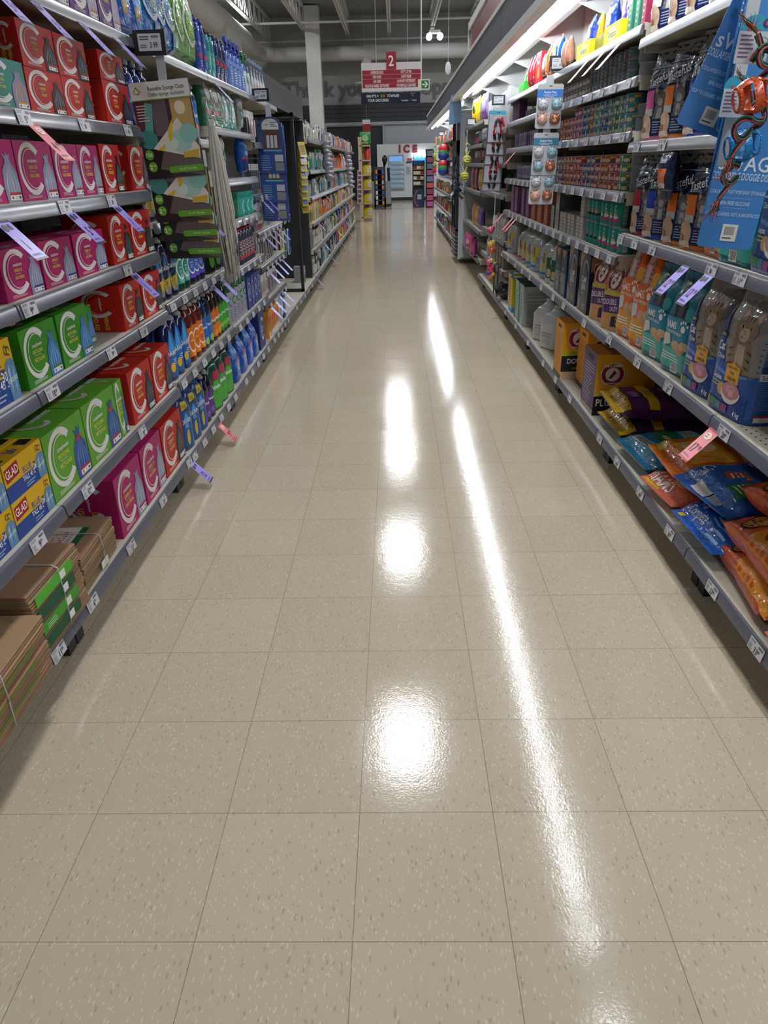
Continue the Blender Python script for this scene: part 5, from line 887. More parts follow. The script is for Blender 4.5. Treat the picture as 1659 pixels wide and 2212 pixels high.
wb = carton('can_case', 'box', 'white shrink case of cat food', .09, .13, .2, 'a8aaa4', [('r', .2, .1, .8, .9, '8c8e88'), ('l', .3, .2, .7, .8, 6, '303434')], [('r', 0, 0, 1, 1, '4c5450'), ('t', 'Fancy', .4, .7, .16, '16181a', .8), ('t', 'Feast', .5, .48, .16, '16181a', .8)], topcol='54585a')
wb2 = carton('can_case', 'box', 'narrow white tray box', .075, .11, .2, 'a8a8a2', [('r', .2, .1, .8, .9, 'b0b0aa'), ('l', .3, .2, .7, .8, 4, '4a5054'), ('r', 0, 0, .14, 1, '9a6a48')], topcol='6a6c6c')
srow('R', wb2, [4.13, 4.21, 4.34, 4.43, 4.55, 4.63], .955, C3, 0, 1, .02); srow('R', wb2, [4.13], 1.067, C3+', upper tier', 0, 1); srow('R', wb, [4.76], .955, C3, 0, 1, .02, stack=2); srow('R', wb, [4.90], .955, C3, 0, 1, .02, stack=1)
pk1 = carton('variety_pack', 'box', 'copper orange variety pack', .16, .2, .1, '94503c', [('e', .3, .7, .2, .12, 'b87860'), ('C', .6, .6, .2, .2, 'b09088'), ('l', .2, .1, .8, .4, 4, 'b08878')], topcol='3c3034'); pk2 = carton('variety_pack', 'box', 'plum purple variety pack', .16, .2, .1, '6a4468', [('e', .3, .6, .2, .2, '8a6888'), ('l', .2, .1, .8, .4, 4, 'a088a0')], topcol='3c3034')
srow('R', pk1, [5.12, 5.36, 5.60], .955, C3, 0, 1, .05); srow('R', pk2, [5.86, 6.08, 6.42, 6.62], .955, C3, 0, 1, .05)
cup = Proto('treat_cup', 'cup', [('treat_cup', (lambda m: (m.lathe([(0, .03), (.01, .034), (.03, .036), (.034, .03)], '7a6a8c', 14, c=(0, .036, 0)), m.prism([(-.034, .01), (.034, .01), (.034, .085), (.02, .1), (-.02, .1), (-.034, .085)], 0, .003, 1, '8c84a8'), m.prism([(-.022, .03), (.022, .03), (.022, .08), (-.022, .08)], -.001, 0, 1, '4a3c6c'), m.mesh('cup', 'plastic'))[3])(MB()))], .07, .1, .07, 'upright lilac treat cup card')
srow('R', cup, [5.65+.08*i for i in range(12)], 1.21, 'fourth can shelf', .02, 1, .1, stack=1); srow('R', cup, [5.75+.09*i for i in range(12)], 1.44, 'fifth can shelf', .02, 1, .1)
dbx = carton('treat_box', 'box', 'dark picture treat box', .05, .17, .08, '2c3444', [('e', .5, .5, .3, .15, '8a9098'), ('r', 0, .8, 1, 1, 'a8aaac')]); srow('R', dbx, [5.12, 5.19, 5.26, 5.33, 5.40, 5.47], 1.21, 'fourth can shelf', .0, 1)
pl = carton('treat_box', 'box', 'plum upright treat box', .1, .14, .06, '4c2448', [('l', .2, .2, .8, .8, 5, '7a5070')]); srow('R', pl, [6.55, 6.68, 6.80], 1.635, 'sixth can shelf'); srow('R', b_c, [6.0, 6.14, 6.3], 1.635, 'sixth can shelf', .02, stack=1)
# treats on the top right shelf
def dtray(desc, w, col, txt=None):
    return carton('display_tray', 'tray', desc, w, .075, .15, col, ([('e', .5, .5, .3, .36, 'e8e8a0'), ('t', txt, .5, .5, .34, '201c18', .8)] if txt else []), topcol='60601c')
ty = dtray('open yellow display tray', .28, 'd8cc1c', 'Temptations'); to_ = dtray('olive yellow display tray', .12, '8a841c')
T7 = 'top can shelf'
srow('R', ty, [3.87, 4.42], 1.81, T7, .0); srow('R', to_, [4.08, 4.2], 1.81, T7, .02)
def treat(desc, w, h, c1, c2, s, c3='d8d4d0', kind='flat'): return bag('treat_pouch', 'pouch', desc, w, h, .05, c1, [('p', [(0, 0), (1, 0), (1, .4), (0, .3)], c2), ('e', .5, .6, .28, .16, c3), ('l', .3, .1, .7, .25, 3, 'e0e0e0')], kind, s, .005, 22, L=.03, n=28)
gs = carton('treat_box', 'box', 'green toothpaste-shaped treat pack', .055, .2, .05, '2c7a5c', [('e', .5, .7, .4, .2, 'c8d4b0'), ('l', .3, .1, .7, .5, 4, 'c0d8c8')]); gp = carton('treat_box', 'box', 'crimson slim treat pack', .05, .2, .05, '94284c', [('e', .5, .7, .4, .2, 'd8b0b8'), ('l', .3, .1, .7, .5, 4, 'e0c8d0')])
srow('R', gs, [3.60, 3.50], 1.81, T7, 0, 2); srow('R', gp, [3.41], 1.81, T7, 0, 2)
wp = treat('white and violet treat pouch', .11, .19, '5a4488', '3c2c8c', 91, 'e0e0e0'); srow('R', wp, [3.70, 3.80, 3.90], 1.81+.04, T7+' tray', .05, 1, .1)
by = treat('yellow crunchy treat pouch', .1, .17, 'c8981c', 'b05a20', 92, '3050a8'); bb = treat('blue treat pouch', .12, .17, '1c3c98', '2c58b8', 93, 'd8d8e0'); srow('R', bb, [4.12, 4.5], 1.84, T7, .04, 1, .2); srow('R', by, [4.22, 4.42], 1.84, T7, .06, 1, .3)
be = carton('treat_canister', 'box', 'bright red dog treat box', .16, .19, .1, 'c02434', [('t', 'Dentast', .5, .7, .12, 'f0e8e0', .7), ('e', .6, .35, .2, .18, 'd88a28')]); rd = treat('red and orange treat pouch', .12, .2, 'b02c34', '902030', 95, 'd8802c')
tn = treat('tan treat pouch', .11, .16, 'a0745c', '8c4c24', 96); og = treat('orange treat pouch', .1, .19, 'd8701c', 'c85a18', 97); nb_ = treat('blue patterned treat pouch', .1, .2, '2050a8', '1c3c88', 98)
srow('R', tn, [4.86, 4.98], 1.81, T7, 0, 1, .2); srow('R', nb_, [5.10, 5.22], 1.81, T7, 0, 1, .2); srow('R', og, [5.34, 5.46], 1.81, T7, 0, 1, .2); srow('R', tn, [5.56], 1.81, T7, 0, 1, .2); srow('R', be, [5.74], 1.81, T7, .0, 2); srow('R', rd, [5.92, 6.04, 6.16], 1.81, T7, 0, 1, .2)
grt = dtray('bright green display tray', .26, '3ca834'); srow('R', grt, [6.45], 1.81, T7); srow('R', treat('small green treat pouch', .09, .14, '489a3c', 'c87840', 99), [6.38, 6.5], 1.83, T7, .03, 1, .2)
# ------------------------------------------------ bays F and G (Y 7 - 11.1)
ctn = carton('white_carton', 'box', 'tall white carton', .1, .3, .12, 'b8b9b8', [('l', .2, .2, .8, .7, 8, '8c8e90')], topcol='b8b9b8')
srow('R', ctn, [7.08+.115*i for i in range(14)], 1.6, 'top shelf, clipper bay', .0, 1, .03)
ply = treat('yellow chew pouch', .15, .28, 'd0b414', 'c0a010', 101, '403818'); sil = treat('silver violet treat pouch', .14, .26, '8a84a0', '6a3c84', 102, 'b8b4c0')
srow('R', sil, [8.98, 9.14, 9.3, 9.46], 1.76, 'top shelf, toy bay', 0, 1, .3); srow('R', ply, [9.65, 9.85, 10.05, 10.25], 1.76, 'top shelf, toy bay', 0, 1, .3)
gt = bottle('grooming_bottle', 'bottle', 'green and pink grooming bottle', .17, .08, .08, BPROF['round'], '1c5c44', '164a34', [('r', 0, 0, 1, .5, 'a84a74')], (.1, .8)); slv = treat('crinkly silver treat pouch', .12, .15, '7a7c80', '54585c', 103, 'a8a8a8'); brn = treat('brown crinkly treat pouch', .12, .15, '7c6058', '604840', 104, 'a89890')
srow('R', slv, [9.0, 9.15, 9.3, 9.45], 1.53, 'fifth shelf, toy bay', 0, 1, .3); srow('R', gt, [9.65, 9.78, 9.91], 1.53, 'fifth shelf, toy bay')
srow('R', brn, [9.05, 9.25, 9.45, 9.65, 9.85], 1.33, 'fourth shelf, toy bay', 0, 1, .3)
vio = treat('violet toy pouch', .16, .24, '54307c', '403068', 105, '7a60a8'); orj = treat('orange toy pouch', .15, .25, 'c05c1c', 'a84c18', 106, '8c7060'); tan = treat('golden snack pouch', .15, .24, 'b8842c', 'a87024', 107, 'd0a860')
srow('R', tan, [9.05, 9.25, 9.42], 1.03, 'third shelf, toy bay', 0, 1, .3); srow('R', vio, [9.62, 10.0, 10.3], 1.03, 'third shelf, toy bay', 0, 1, .3); srow('R', orj, [9.82, 10.15], 1.03, 'third shelf, toy bay', 0, 1, .3)
srow('R', vio, [9.1, 9.3], .62, 'second shelf, toy bay', 0, 1, .4); srow('R', tan, [9.5, 9.75, 10.0], .62, 'second shelf, toy bay', 0, 1, .4)
pkb = treat('magenta pet bed bag', .3, .2, 'a83484', '7a2864', 108, 'c8a8b8'); rdb = treat('red checked pet blanket bag', .3, .2, 'b04a50', 'c8c0b8', 109, '8c2830'); srow('R', rdb, [9.6, 10.3], .30, 'bottom shelf, toy bay', -.04, 1, .3); srow('R', pkb, [9.25, 9.95], .30, 'bottom shelf, toy bay', -.06, 1, .3)
wt = bottle('lint_bottle', 'bottle', 'white and pink grooming bottle', .2, .09, .07, BPROF['big'], 'a0a2a0', '9a9c9c', [('r', 0, 0, 1, 1, 'a8a8a4'), ('e', .5, .6, .3, .2, 'a83468')], (.1, .8)); srow('R', wt, [7.15, 7.3, 7.5, 7.7], .68, 'third shelf, clipper bay'); srow('R', gt, [7.2, 7.5, 7.9], 1.07, 'fourth shelf, clipper bay', .12)
chk = carton('rug_pack', 'box', 'beige checked pet mat pack', .14, .18, .1, '7c7464', [('r', .0, .48, 1, .52, '4c463c'), ('r', .48, 0, .52, 1, '4c463c')]); srow('R', chk, [7.15, 7.32, 7.49, 7.66], 1.33, 'fifth shelf, clipper bay', .03); srow('R', chk, [7.2, 7.4, 7.6, 7.8], .42, 'second shelf, clipper bay', .02); srow('R', wt, [8.0, 8.3], .42, 'second shelf, clipper bay')
# black wire stand at the foot of the clipper bay
mb = MB()
for sx in (0, .22):
    for sy in (-.14, .14): mb.tube([(sx, sy, 0), (sx, sy, .27)], .006, '14161a', 6)
for z in (.04, .27): mb.tube([(0, -.14, z), (.22, -.14, z), (.22, .14, z), (0, .14, z), (0, -.14, z)], .006, '14161a', 6)
for i in range(5): mb.tube([(0, -.1+.05*i, .27), (.22, -.1+.05*i, .27)], .003, '14161a', 5)
thing('wire_stand', 'black wire feeding stand on the bottom right shelf', 'stand', (.97, 7.35, .161), me=mb.mesh('stand', 'black_metal'))
mb = MB(); mb.ball((0, 0, .07), (.12, .1, .075), '26282c', 14)
for i in range(4): mb.tube([(-.11, -.06+.04*i, .05), (-.125, -.06+.04*i, .1), (-.05, -.06+.04*i, .15)], .008, '101216', 6)
thing('black_pet_bowl', 'black ribbed bundle beside the wire stand', 'bowl', (1.06, 7.08, .161), me=mb.mesh('bundle', 'plastic'))
# cooler and white end panel
mb = MB(); mb.box(.93, 1.5, 11.12, 11.16, .09, 1.98); thing('end_panel', 'white tall end panel beside the drinks cooler', 'panel', me=mb.mesh('panel', 'wallpale'))
t = thing('drinks_cooler', 'tall narrow black glass door cooler facing the aisle', 'cooler', (.86, 11.6, 0)); mb = MB(); mb.box(.04, .6, -.42, .42, .06, 1.98, 'b8bcc0'); link('cabinet', mb.mesh('cabinet', 'wallpale'), t)
mb = MB(); mb.box(.0, .04, -.42, -.36, .45, 1.9); mb.box(.0, .04, .36, .42, .45, 1.9); mb.box(.0, .04, -.42, .42, .42, .47); mb.box(0, .04, -.42, .42, 1.42, 1.62); mb.box(0, .04, -.02, .02, .47, 1.42); link('door_frame', mb.mesh('door', 'black_metal'), t)
mb = MB(); mb.box(.03, .038, -.36, .36, .47, 1.42, '2a3038'); link('door_glass', mb.mesh('pane', 'plastic'), t)
mb = MB(); [mb.box(0, .04, -.42, .42, .08+i*.055, .11+i*.055) for i in range(6)]; link('vent_grille', mb.mesh('grille', 'rail'), t)
mb = MB(); mb.tube([(-.02, -.28, .8), (-.02, -.28, 1.2)], .01, 'a0a4a8', 8); link('door_handle', mb.mesh('handle', 'metal'), t)
mb = MB(); mb.prism([(-.08, 0), (.08, .03), (.085, .22), (.06, .32), (.02, .4), (-.02, .4), (-.06, .32), (-.085, .22)], -.01, .01, 1, '6a8aac')
thing('pointed_sign', 'blue translucent pointed sign jutting above the cooler', 'sign', tuple(at(983, 270, 11.0)), (0, 0, .25), me=mb.mesh('sign', 'plastic'))
mb = MB(); r2 = random.Random(2)
for i in range(90):
    z = .55*(1-i/90); R = .03+.14*(1-z/.6)*r2.uniform(.7, 1); a = r2.uniform(0, 2*PI); mb.add([(0, 0, z), (R*math.cos(a), R*math.sin(a)*.5, z-.09), (R*math.cos(a+.25), R*math.sin(a+.25)*.5, z-.1)], [(0, 1, 2)], '30343c')
thing('tinsel_tree', 'dark shaggy tree shaped hanging toy before the cooler', 'toy', (.84, 11.0, .95), me=mb.mesh('tree', 'film'))
# ================================================================ price cards and promo flags
TG = {}
def tagmesh(txt, kind):
    k = (txt, kind)
    if k in TG: return TG[k]
    mb = MB(); col = {'w': 'c8c8cc', 'p': '9a8cd8', 'r': 'e07c84'}[kind]
    if kind == 'w':
        w, h = .078, .036; mb.box(-w/2, w/2, 0, .0006, 0, h, col)
        art = [('b', .62, .72, .95, .92, '404044'), ('l', .06, .74, .55, .94, 2, '606066'), ('l', .06, .1, .32, .6, 4, '707074')]
        if txt: a, b = (txt.split('.')+[''])[:2]; art += [('t', a, .54, .36, .5, '141418', .85), ('t', b, .54+.065*len(a)+.06, .48, .26, '141418', .8)]
        else: art += [('r', .45, .2, .6, .55, '505054')]
        draw(mb, art, w, h, lambda u, v, o: (u, -o, v))
    else:
        w, h = .066, .125; mb.box(-w/2, w/2, 0, .0006, -h, 0, col); dk = '38363c' if kind == 'p' else 'b8303c'
        art = [('r', 0, 0, 1, .05, dk), ('r', 0, .93, 1, 1, dk), ('l', .1, .1, .9, .16, 2, '402848')]
        if txt: a, b = (txt.split('.')+[''])[:2]; art += [('t', a, .42, .38, .26, '181020', .7), ('t', b, .82, .44, .13, '181020', .7)]
        art += [('e', .25, .8, .2, .08, dk), ('r', .55, .75, .7, .88, '2c2438')] if kind == 'p' else [('e', .5, .78, .32, .1, 'e8d0c0'), ('l', .3, .72, .7, .84, 2, 'a03038')]
        draw(mb, art, w, h, lambda u, v, o: (u, -o, v-h)); draw(mb, art[:2], w, h, lambda u, v, o: (-u, .0006+o, v-h))
    TG[k] = mb.mesh('price_tag', 'plastic'); return TG[k]
def price(side, y, z, txt, where, off=0):
    s = -1 if side == 'L' else 1; X = s*(XR-.0185)
    o = thing('price_tag', 'white price card %sat %s' % (('reading %s ' % txt.replace('.', ' dollars ')) if txt else '', where), 'price tag', (X, y, z-.037), (0, 0, PI/2 if side == 'L' else -PI/2), 'shelf price cards', tagmesh(txt, 'w'))
    o.rotation_euler = (-.17, 0, PI/2 if side == 'L' else -PI/2)
def flag(side, y, z, kind, txt, label, h=1):
    s = -1 if side == 'L' else 1
    thing('price_flag', label, 'price flag', (s*(XR-.012), y, z-.03), (-.75, 0, PI/2 if side == 'L' else -PI/2), 'hanging promotion flags', tagmesh(txt, kind))
cn = {}
def prices(side, z, lst, where):
    for y, t in lst:
        cn[where] = cn.get(where, 0)+1; price(side, y, z, t, '%s, %s from camera' % (where, nth(cn[where]-1)))
prices('L', .482, [(1.66, '9.79'), (2.0, '12.49'), (2.53, '20.99')], 'second left rail, bag bays'); prices('L', .158, [(1.62, '11.49'), (1.87, '6.99'), (2.23, '22.49'), (2.62, '20.99'), (3.03, '9.49')], 'bottom left rail, bag bays')
prices('L', .814, [(1.92, '10.49'), (2.38, '9.49'), (2.72, '10.49')], 'third left rail, bag bays'); prices('L', 1.042, [(1.90, '9.49'), (2.66, '9.49')], 'fourth left rail, bag bays')
prices('L', 1.27, [(1.80, '10.49'), (2.24, '7.49'), (2.62, '')], 'fifth left rail, bag bays'); prices('L', 1.49, [(2.10, '5.49'), (2.5, ''), (2.9, '')], 'sixth left rail, bag bays')
for z, nm in ((.15, 'bottom'), (.498, 'second'), (.835, 'third'), (1.15, 'fourth')): prices('L', z, [(3.13+.19*i+(.05 if z > 1 else 0), '') for i in range(6)], nm+' left rail, soap bay')
for z, nm in ((.15, 'bottom'), (.485, 'second'), (.78, 'third'), (1.055, 'fourth')): prices('L', z, [(4.42+.22*i, '') for i in range(5)], nm+' left rail, detergent bay')
for z, nm in ((.15, 'bottom'), (.415, 'second'), (.68, 'third'), (.92, 'fourth'), (1.165, 'fifth')): prices('L', z, [(5.6+.2*i, '') for i in range(5)], nm+' left rail, gadget bay')
prices('L', .15, [(7.0+.35*i, '') for i in range(5)], 'bottom left rail, bare bay')
for y, z, k, t, lb in ((2.05, 1.785, 'p', '5.99', 'purple promo flag on the top left rail, nearest the camera'), (2.30, 1.785, 'p', '5.99', 'purple promo flag on the top left rail, second from camera'), (2.62, 1.785, 'p', '5.49', 'purple promo flag on the top left rail, third from camera'), (2.93, 1.785, 'p', '', 'purple promo flag on the top left rail, fourth from camera'),
    (2.14, 1.49, 'r', '4.49', 'pink promo flag above the large pink bag boxes'), (1.86, 1.27, 'p', '1', 'wide purple promo flag above the nearest pink box'), (2.26, 1.27, 'p', '5.99', 'purple promo flag above the third pink box'), (2.64, 1.27, 'p', '1', 'purple promo flag above the red drawstring boxes'), (2.70, 1.042, 'p', '1', 'purple promo flag over the lower red drawstring boxes'),
    (3.27, 1.15, 'r', '1.99', 'pink promo flag above the teal soap bottles'), (3.43, 1.15, 'r', '1.99', 'pink promo flag above the navy soap bottles'), (3.72, 1.15, 'p', '', 'purple promo flag left of the white mop strip'), (3.90, 1.15, 'p', '', 'purple promo flag touching the white mop strip'), (3.83, .835, 'p', '', 'purple promo flag above the brown soap bottles'), (4.05, .835, 'p', '', 'purple promo flag above the green soap bottles'),
    (3.06, .158, 'p', '12', 'purple promo flag sticking out over the floor'), (3.63, .15, 'r', '9.99', 'pink promo flag sticking out over the floor'), (4.45, 1.785, 'p', '', 'purple promo flag below the rinse bottles')): flag('L', y, z, k, t, lb)
for i in range(14): flag('L', 5.58+(i % 4)*.24, (.68, .415, .92, 1.165)[i//4], 'p', '', 'purple flag at the gadget bay, %s counted along its rails' % nth(i))
for i in range(16): flag('L', 9.0+i*.55, (.15, .74, .45, 1.02)[i % 4], 'p', '', 'pale flag on the far left run, %s from camera' % nth(i))
prices('R', .16, [(1.60, '33.49'), (1.90, '27.49'), (2.28, '30.99'), (2.62, '48.99'), (2.95, '46.99'), (3.25, '43.99'), (3.9, ''), (4.3, ''), (4.7, ''), (5.3, ''), (5.9, ''), (6.5, '')], 'bottom right rail')
prices('R', .625, [(2.02, '20.49'), (2.50, '20.49'), (2.86, '29.49'), (3.28, '30.49')], 'second right rail'); prices('R', .605, [(3.75, ''), (4.25, ''), (4.55, ''), (4.95, ''), (5.4, ''), (5.75, ''), (6.1, ''), (6.5, ''), (6.9, '')], 'second right rail, far part')
prices('R', 1.05, [(2.10, '11.49'), (2.30, ''), (2.86, '20.99'), (3.08, ''), (3.28, '10.99')], 'third right rail'); prices('R', 1.40, [(3.2, ''), (2.9, '')], 'fourth right rail')
for z, nm in ((.955, 'third'), (1.21, 'fourth'), (1.44, 'fifth'), (1.635, 'sixth')): prices('R', z, [(3.42+.21*i, '') for i in range(16 if z < 1.3 else 8)], nm+' right rail, can bays')
flag('R', 2.08, .625, 'r', '17.99', 'pink flag reading 17 99 over the cat food sacks'); flag('R', 2.30, 1.05, 'p', '12.99', 'purple flag over the nearer blue cat food bag'); flag('R', 2.50, 1.05, 'p', '12.99', 'purple flag over the teal cat food bags')
for i, y in enumerate((3.62, 3.88, 4.18)): flag('R', y, 1.81, 'r', '', 'pink flag under the top can shelf, %s from camera' % nth(i))
for i, y in enumerate((6.2, 6.35, 6.95)): flag('R', y, .955, 'r', '', 'pink flag hanging before the white litter jugs, %s from camera' % nth(i))
flag('R', 6.4, 1.44, 'r', '', 'pink flag under the treat cup shelf')
# electronic price paddles clipped on the top rails
def paddle(side, y, z, txt, lab, x=.90):
    s = -1 if side == 'L' else 1; t = thing('price_paddle', lab, 'price sign', (s*x, y, z)); mb = MB()
    mb.box(-.058, .058, 0, .012, -.04, .04, '16181c'); mb.prism([(s*.058, .03), (s*.15, .0), (s*.058, -.035)], .002, .010, 1, '16181c'); link('holder', mb.mesh('holder', 'plastic'), t)
    mb = MB(); mb.box(-.042, .042, -.001, 0, -.026, .028, 'b8bcc0'); draw(mb, [('l', .08, .6, .6, .9, 2, '404448'), ('b', .6, .75, .92, .9, '202428'), ('l', .08, .15, .45, .4, 2, '606468'), ('t', txt, .68, .35, .32, '181c20', .7)], .084, .054, lambda u, v, o: (u, -.001-o, v-.026)); link('price_card', mb.mesh('card', 'plastic'), t)
def onx(x, y, X):
    d = f0+(x-829.5)/F_*rt+(y-1106)/F_*dn; k = X/d.x; return Vector((X, d.y*k, CH+d.z*k))
p = at(323, 92, 3.12); paddle('L', 3.12, p.z, '3 99', 'black price sign reading 3 99 above the sponge cloth strip', -p.x)
p = at(563, 205, 5.75); paddle('L', 5.75, p.z, '4 79', 'black price sign above the blue brush strip', -p.x)
p = at(1208, 137, 5.0); paddle('R', 5.0, p.z, '4 79', 'black price sign above the pet face clip strip', p.x)
p = at(1077, 216, 7.35); paddle('R', 7.35, p.z, '9 79', 'black price sign above the nail clipper strip', p.x)
p = at(1018, 263, 10.0); paddle('R', 10.0, p.z, '', 'small black price sign above the green ball toys', p.x)
p = at(954, 289, 16.5); paddle('R', 16.5, p.z, '', 'tiny black price sign in the far right run', p.x)
# ================================================================ hanging clip strips
def plane_w(x0, x1, y, Y): a = at(x0, y, Y); b = at(x1, y, Y); return (b-a).length
# 1. sponge cloth packs
def strip_root(name, lab, x, y, Y): p = at(x, y, Y); return p
Y = 3.12; a = at(341, 118, Y)
mb = MB(); mb.box(-.016, .016, 0, .003, -1.0*(a.z-at(345, 440, Y).z), 0, 'c4c6c8'); mb.tube([(0, .002, 0), (0, .002, .04)], .002, 'a0a0a0', 5)
thing('clip_strip', 'white plastic strip holding the sponge cloth packs', 'clip strip', tuple(a+Vector((0, .02, -.0))), me=mb.mesh('strip', 'plastic'))
def sponge():
    w, h = .225, .325; mb = MB(); k = 10
    A = [('r', 0, 0, 1, 1, '302c30'), ('p', [(0, .0), (.45, 0), (.3, .4), (0, .4)], '16181c'), ('p', [(.25, .1), (1, .0), (1, .5), (.5, .5)], '5a5050'), ('r', .0, .52, .3, .82, '5a2c38'), ('r', .3, .45, .55, .82, '5a5058'), ('p', [(.05, .4), (.25, .46), (.32, .78), (.2, .8), (.12, .5)], '50988c'), ('e', .15, .42, .16, .1, '3c7c74'),
         ('r', .62, .5, .98, .82, 'a89058'), ('e', .78, .72, .09, .07, 'd0c8a8'), ('p', [(.2, .32), (.7, .62), (1, .3), (.98, .18)], 'c8c4b4'), ('e', .7, .38, .2, .12, '98b8ac'), ('e', .85, .45, .16, .1, '7cb0a4'), ('e', .55, .36, .1, .07, 'b8ccc0'), ('p', [(.5, .5), (.62, .62), (.56, .4), (.5, .38)], 'c8a830'), ('p', [(.25, .3), (.42, .36), (.4, .3)], 'c8a830'), ('p', [(.7, .26), (.98, .28), (.96, .2), (.7, .2)], 'b89c30'),
         ('r', .42, .05, 1, .12, '5c9428'), ('e', .43, .085, .03, .035, '5c9428'), ('t', '7.5 x 6.7" / 19 x 17cm', .73, .085, .022, 'd0e4b0', .75), ('e', .11, .26, .075, .055, '5c9428'), ('t', '15X', .11, .26, .04, 'e8f0d8', .8), ('e', .13, .13, .075, .055, '5c9428'), ('t', '2', .10, .13, .05, 'e8f0d8', .9), ('t', 'PCS', .16, .14, .016, 'e8f0d8', .8), ('r', 0, .82, 1, 1, 'c8c8c4'), ('r', 0, .815, 1, .825, '5c9428'),
         ('t', 'Reusable Sponge Cloth', .61, .93, .042, '303432', .78), ('t', 'Chiffon éponge réutilisable', .60, .872, .038, '4c7434', .74), ('p', [(.04, .9), (.11, .96), (.18, .9), (.16, .9), (.11, .945), (.06, .9)], '5c9428'), ('t', 'HOME', .11, .89, .02, '507838', .9), ('l', .05, .6, .25, .78, 6, 'c0a8a8')]
    mb.box(-w/2, w/2, .0006, .004, 0, h, '403c3c'); draw(mb, A, w, h, lambda u, v, o: (u, -o, v)); return mb.mesh('sponge_pack', 'plastic')
sm = sponge()
q = [at(352, 175, 3.10)]; zt0 = q[0].z
for i, dz in enumerate((0, .16, .235, .305)):
    thing('sponge_cloth_pack', 'hanging sponge cloth pack, %s from the top of its strip' % nth(i), 'packet', (a.x+.018+.007*i, 3.09+.012*i, zt0-.325-dz), (.04, .02*i-.06, .02*((i*7) % 3-1)), 'sponge cloth packs', sm)
# 2. ragged white mop head
Y = 4.05; a = at(458, 272, Y); b = at(505, 618, Y); r2 = random.Random(8); mb = MB(); Lz = a.z-b.z
for i in range(150):
    t = r2.uniform(0, 2*PI); rr_ = r2.uniform(.1, 1); l = Lz*r2.uniform(.7, 1.0); pts = []
    for k in range(8):
        f = k/7; R = (.012+.055*f**.7-.03*max(0, f-.75)/.25)*rr_; pts.append((R*math.cos(t+.3*f)+(b.x-a.x)*f*l/Lz, R*math.sin(t+.3*f)*.8, -l*f))
    mb.tube(pts, [.0045]*6+[.004, .001], 'b8b4a8' if i % 3 else 'a09c92', 5)
t = thing('mop_head', 'long ragged white mop head hanging beside the purple flags', 'mop', tuple(a)); link('strands', mb.mesh('strands', 'rope'), t)
mb = MB(); mb.box(-.013, .013, -.004, 0, -.05, .03, 'c0bcb0'); mb.tube([(0, 0, .03), (0, 0, .07)], .002, 'a0a0a0', 5); link('hang_tag', mb.mesh('tag', 'plastic'), t)
# 3. blue brush strip
Y = 5.9; a = at(577, 232, Y); mb = MB(); mb.box(-.02, .02, 0, .003, -.75, .02, 'c0c2c6'); thing('clip_strip', 'white plastic strip holding the blue brush packs', 'clip strip', tuple(a+Vector((0, .03, 0))), me=mb.mesh('strip', 'plastic'))
def brushpack():
    w, h = .20, .37; mb = MB(); pts = [(-w/2, 0), (w/2, 0), (w/2, h*.55), (w*.44, h*.62), (w*.44, h*.82)]+[(w*.42*math.cos(t*PI/8), h*.82+h*.18*math.sin(t*PI/8)) for t in range(0, 9)]+[(-w*.44, h*.82), (-w*.44, h*.62), (-w/2, h*.55)]
    mb.prism(pts, 0, .006, 1, '2c4480'); draw(mb, [('e', .5, .86, .3, .11, 'c0c4c4'), ('r', .2, .78, .8, .86, 'c0c4c4'), ('t', 'HOME', .35, .86, .025, '30506c', .9), ('l', .5, .82, .78, .92, 3, '50545c'), ('r', .22, .42, .85, .78, '4a4044'), ('r', .34, .46, .44, .68, 'b0b4b8'), ('r', .48, .46, .58, .68, 'b0b4b8'), ('r', .62, .46, .72, .68, 'b0b4b8'), ('r', .3, .68, .76, .74, '5c3828'), ('r', .2, .4, .86, .425, '5aa0c0'), ('l', .1, .05, .5, .34, 7, '6a88c0'), ('r', .6, .05, .92, .2, '787878'), ('r', .6, .22, .9, .34, 'a8acb0')], w, h, lambda u, v, o: (u, -o, v)); return mb.mesh('brush_pack', 'plastic')
bm_ = brushpack()
for i, dz in enumerate((0, .20, .33)): thing('brush_pack', 'blue carded brush pack, %s from the top of its strip' % nth(i), 'packet', (a.x+.01-.008*i, 5.88+.025*i, a.z-.06-.37-dz), (.08, .02, .03*i), 'blue brush packs', bm_)
# 4. pet face clip cards
Y = 4.75; a = at(1190, 166, Y); mb = MB(); mb.box(-.021, .021, 0, .003, -.55, .01, 'b8babc'); mb.tube([(0, .002, .01), (0, .002, .05)], .002, 'a0a0a0', 5); thing('clip_strip', 'white plastic strip holding the pet face clip cards', 'clip strip', tuple(a+Vector((0, .015, 0))), me=mb.mesh('strip', 'plastic'))
def petcard(hd):
    w, h = .145, .225; mb = MB(); mb.prism([(-w/2, .008), (-w/2+.008, 0), (w/2-.008, 0), (w/2, .008), (w/2, h-.008), (w/2-.008, h), (-w/2+.008, h), (-w/2, h-.008)], 0, .003, 1, 'b8babc')
    A = [('r', 0, .70, 1, .88, hd), ('t', 'Festive Pets', .5, .82, .055, 'f0f4f8', .85), ('t', 'FOOD/FRIDGE  BAG CLIPS', .5, .755, .03, 'e0e8f0', .7), ('l', .3, .71, .7, .735, 1, 'd0d8e0'), ('e', .5, .95, .08, .012, '40444c')]
    for cx, cy in ((.22, .52), (.78, .52), (.22, .2), (.78, .2)): A += [('e', cx+.08, cy+.1, .09, .06, '6a6c70'), ('e', cx-.08, cy+.1, .09, .06, '6a6c70'), ('e', cx, cy+.06, .16, .08, '707276')]
    draw(mb, A, w, h, lambda u, v, o: (u, -o, v)); return mb.mesh('card', 'plastic')
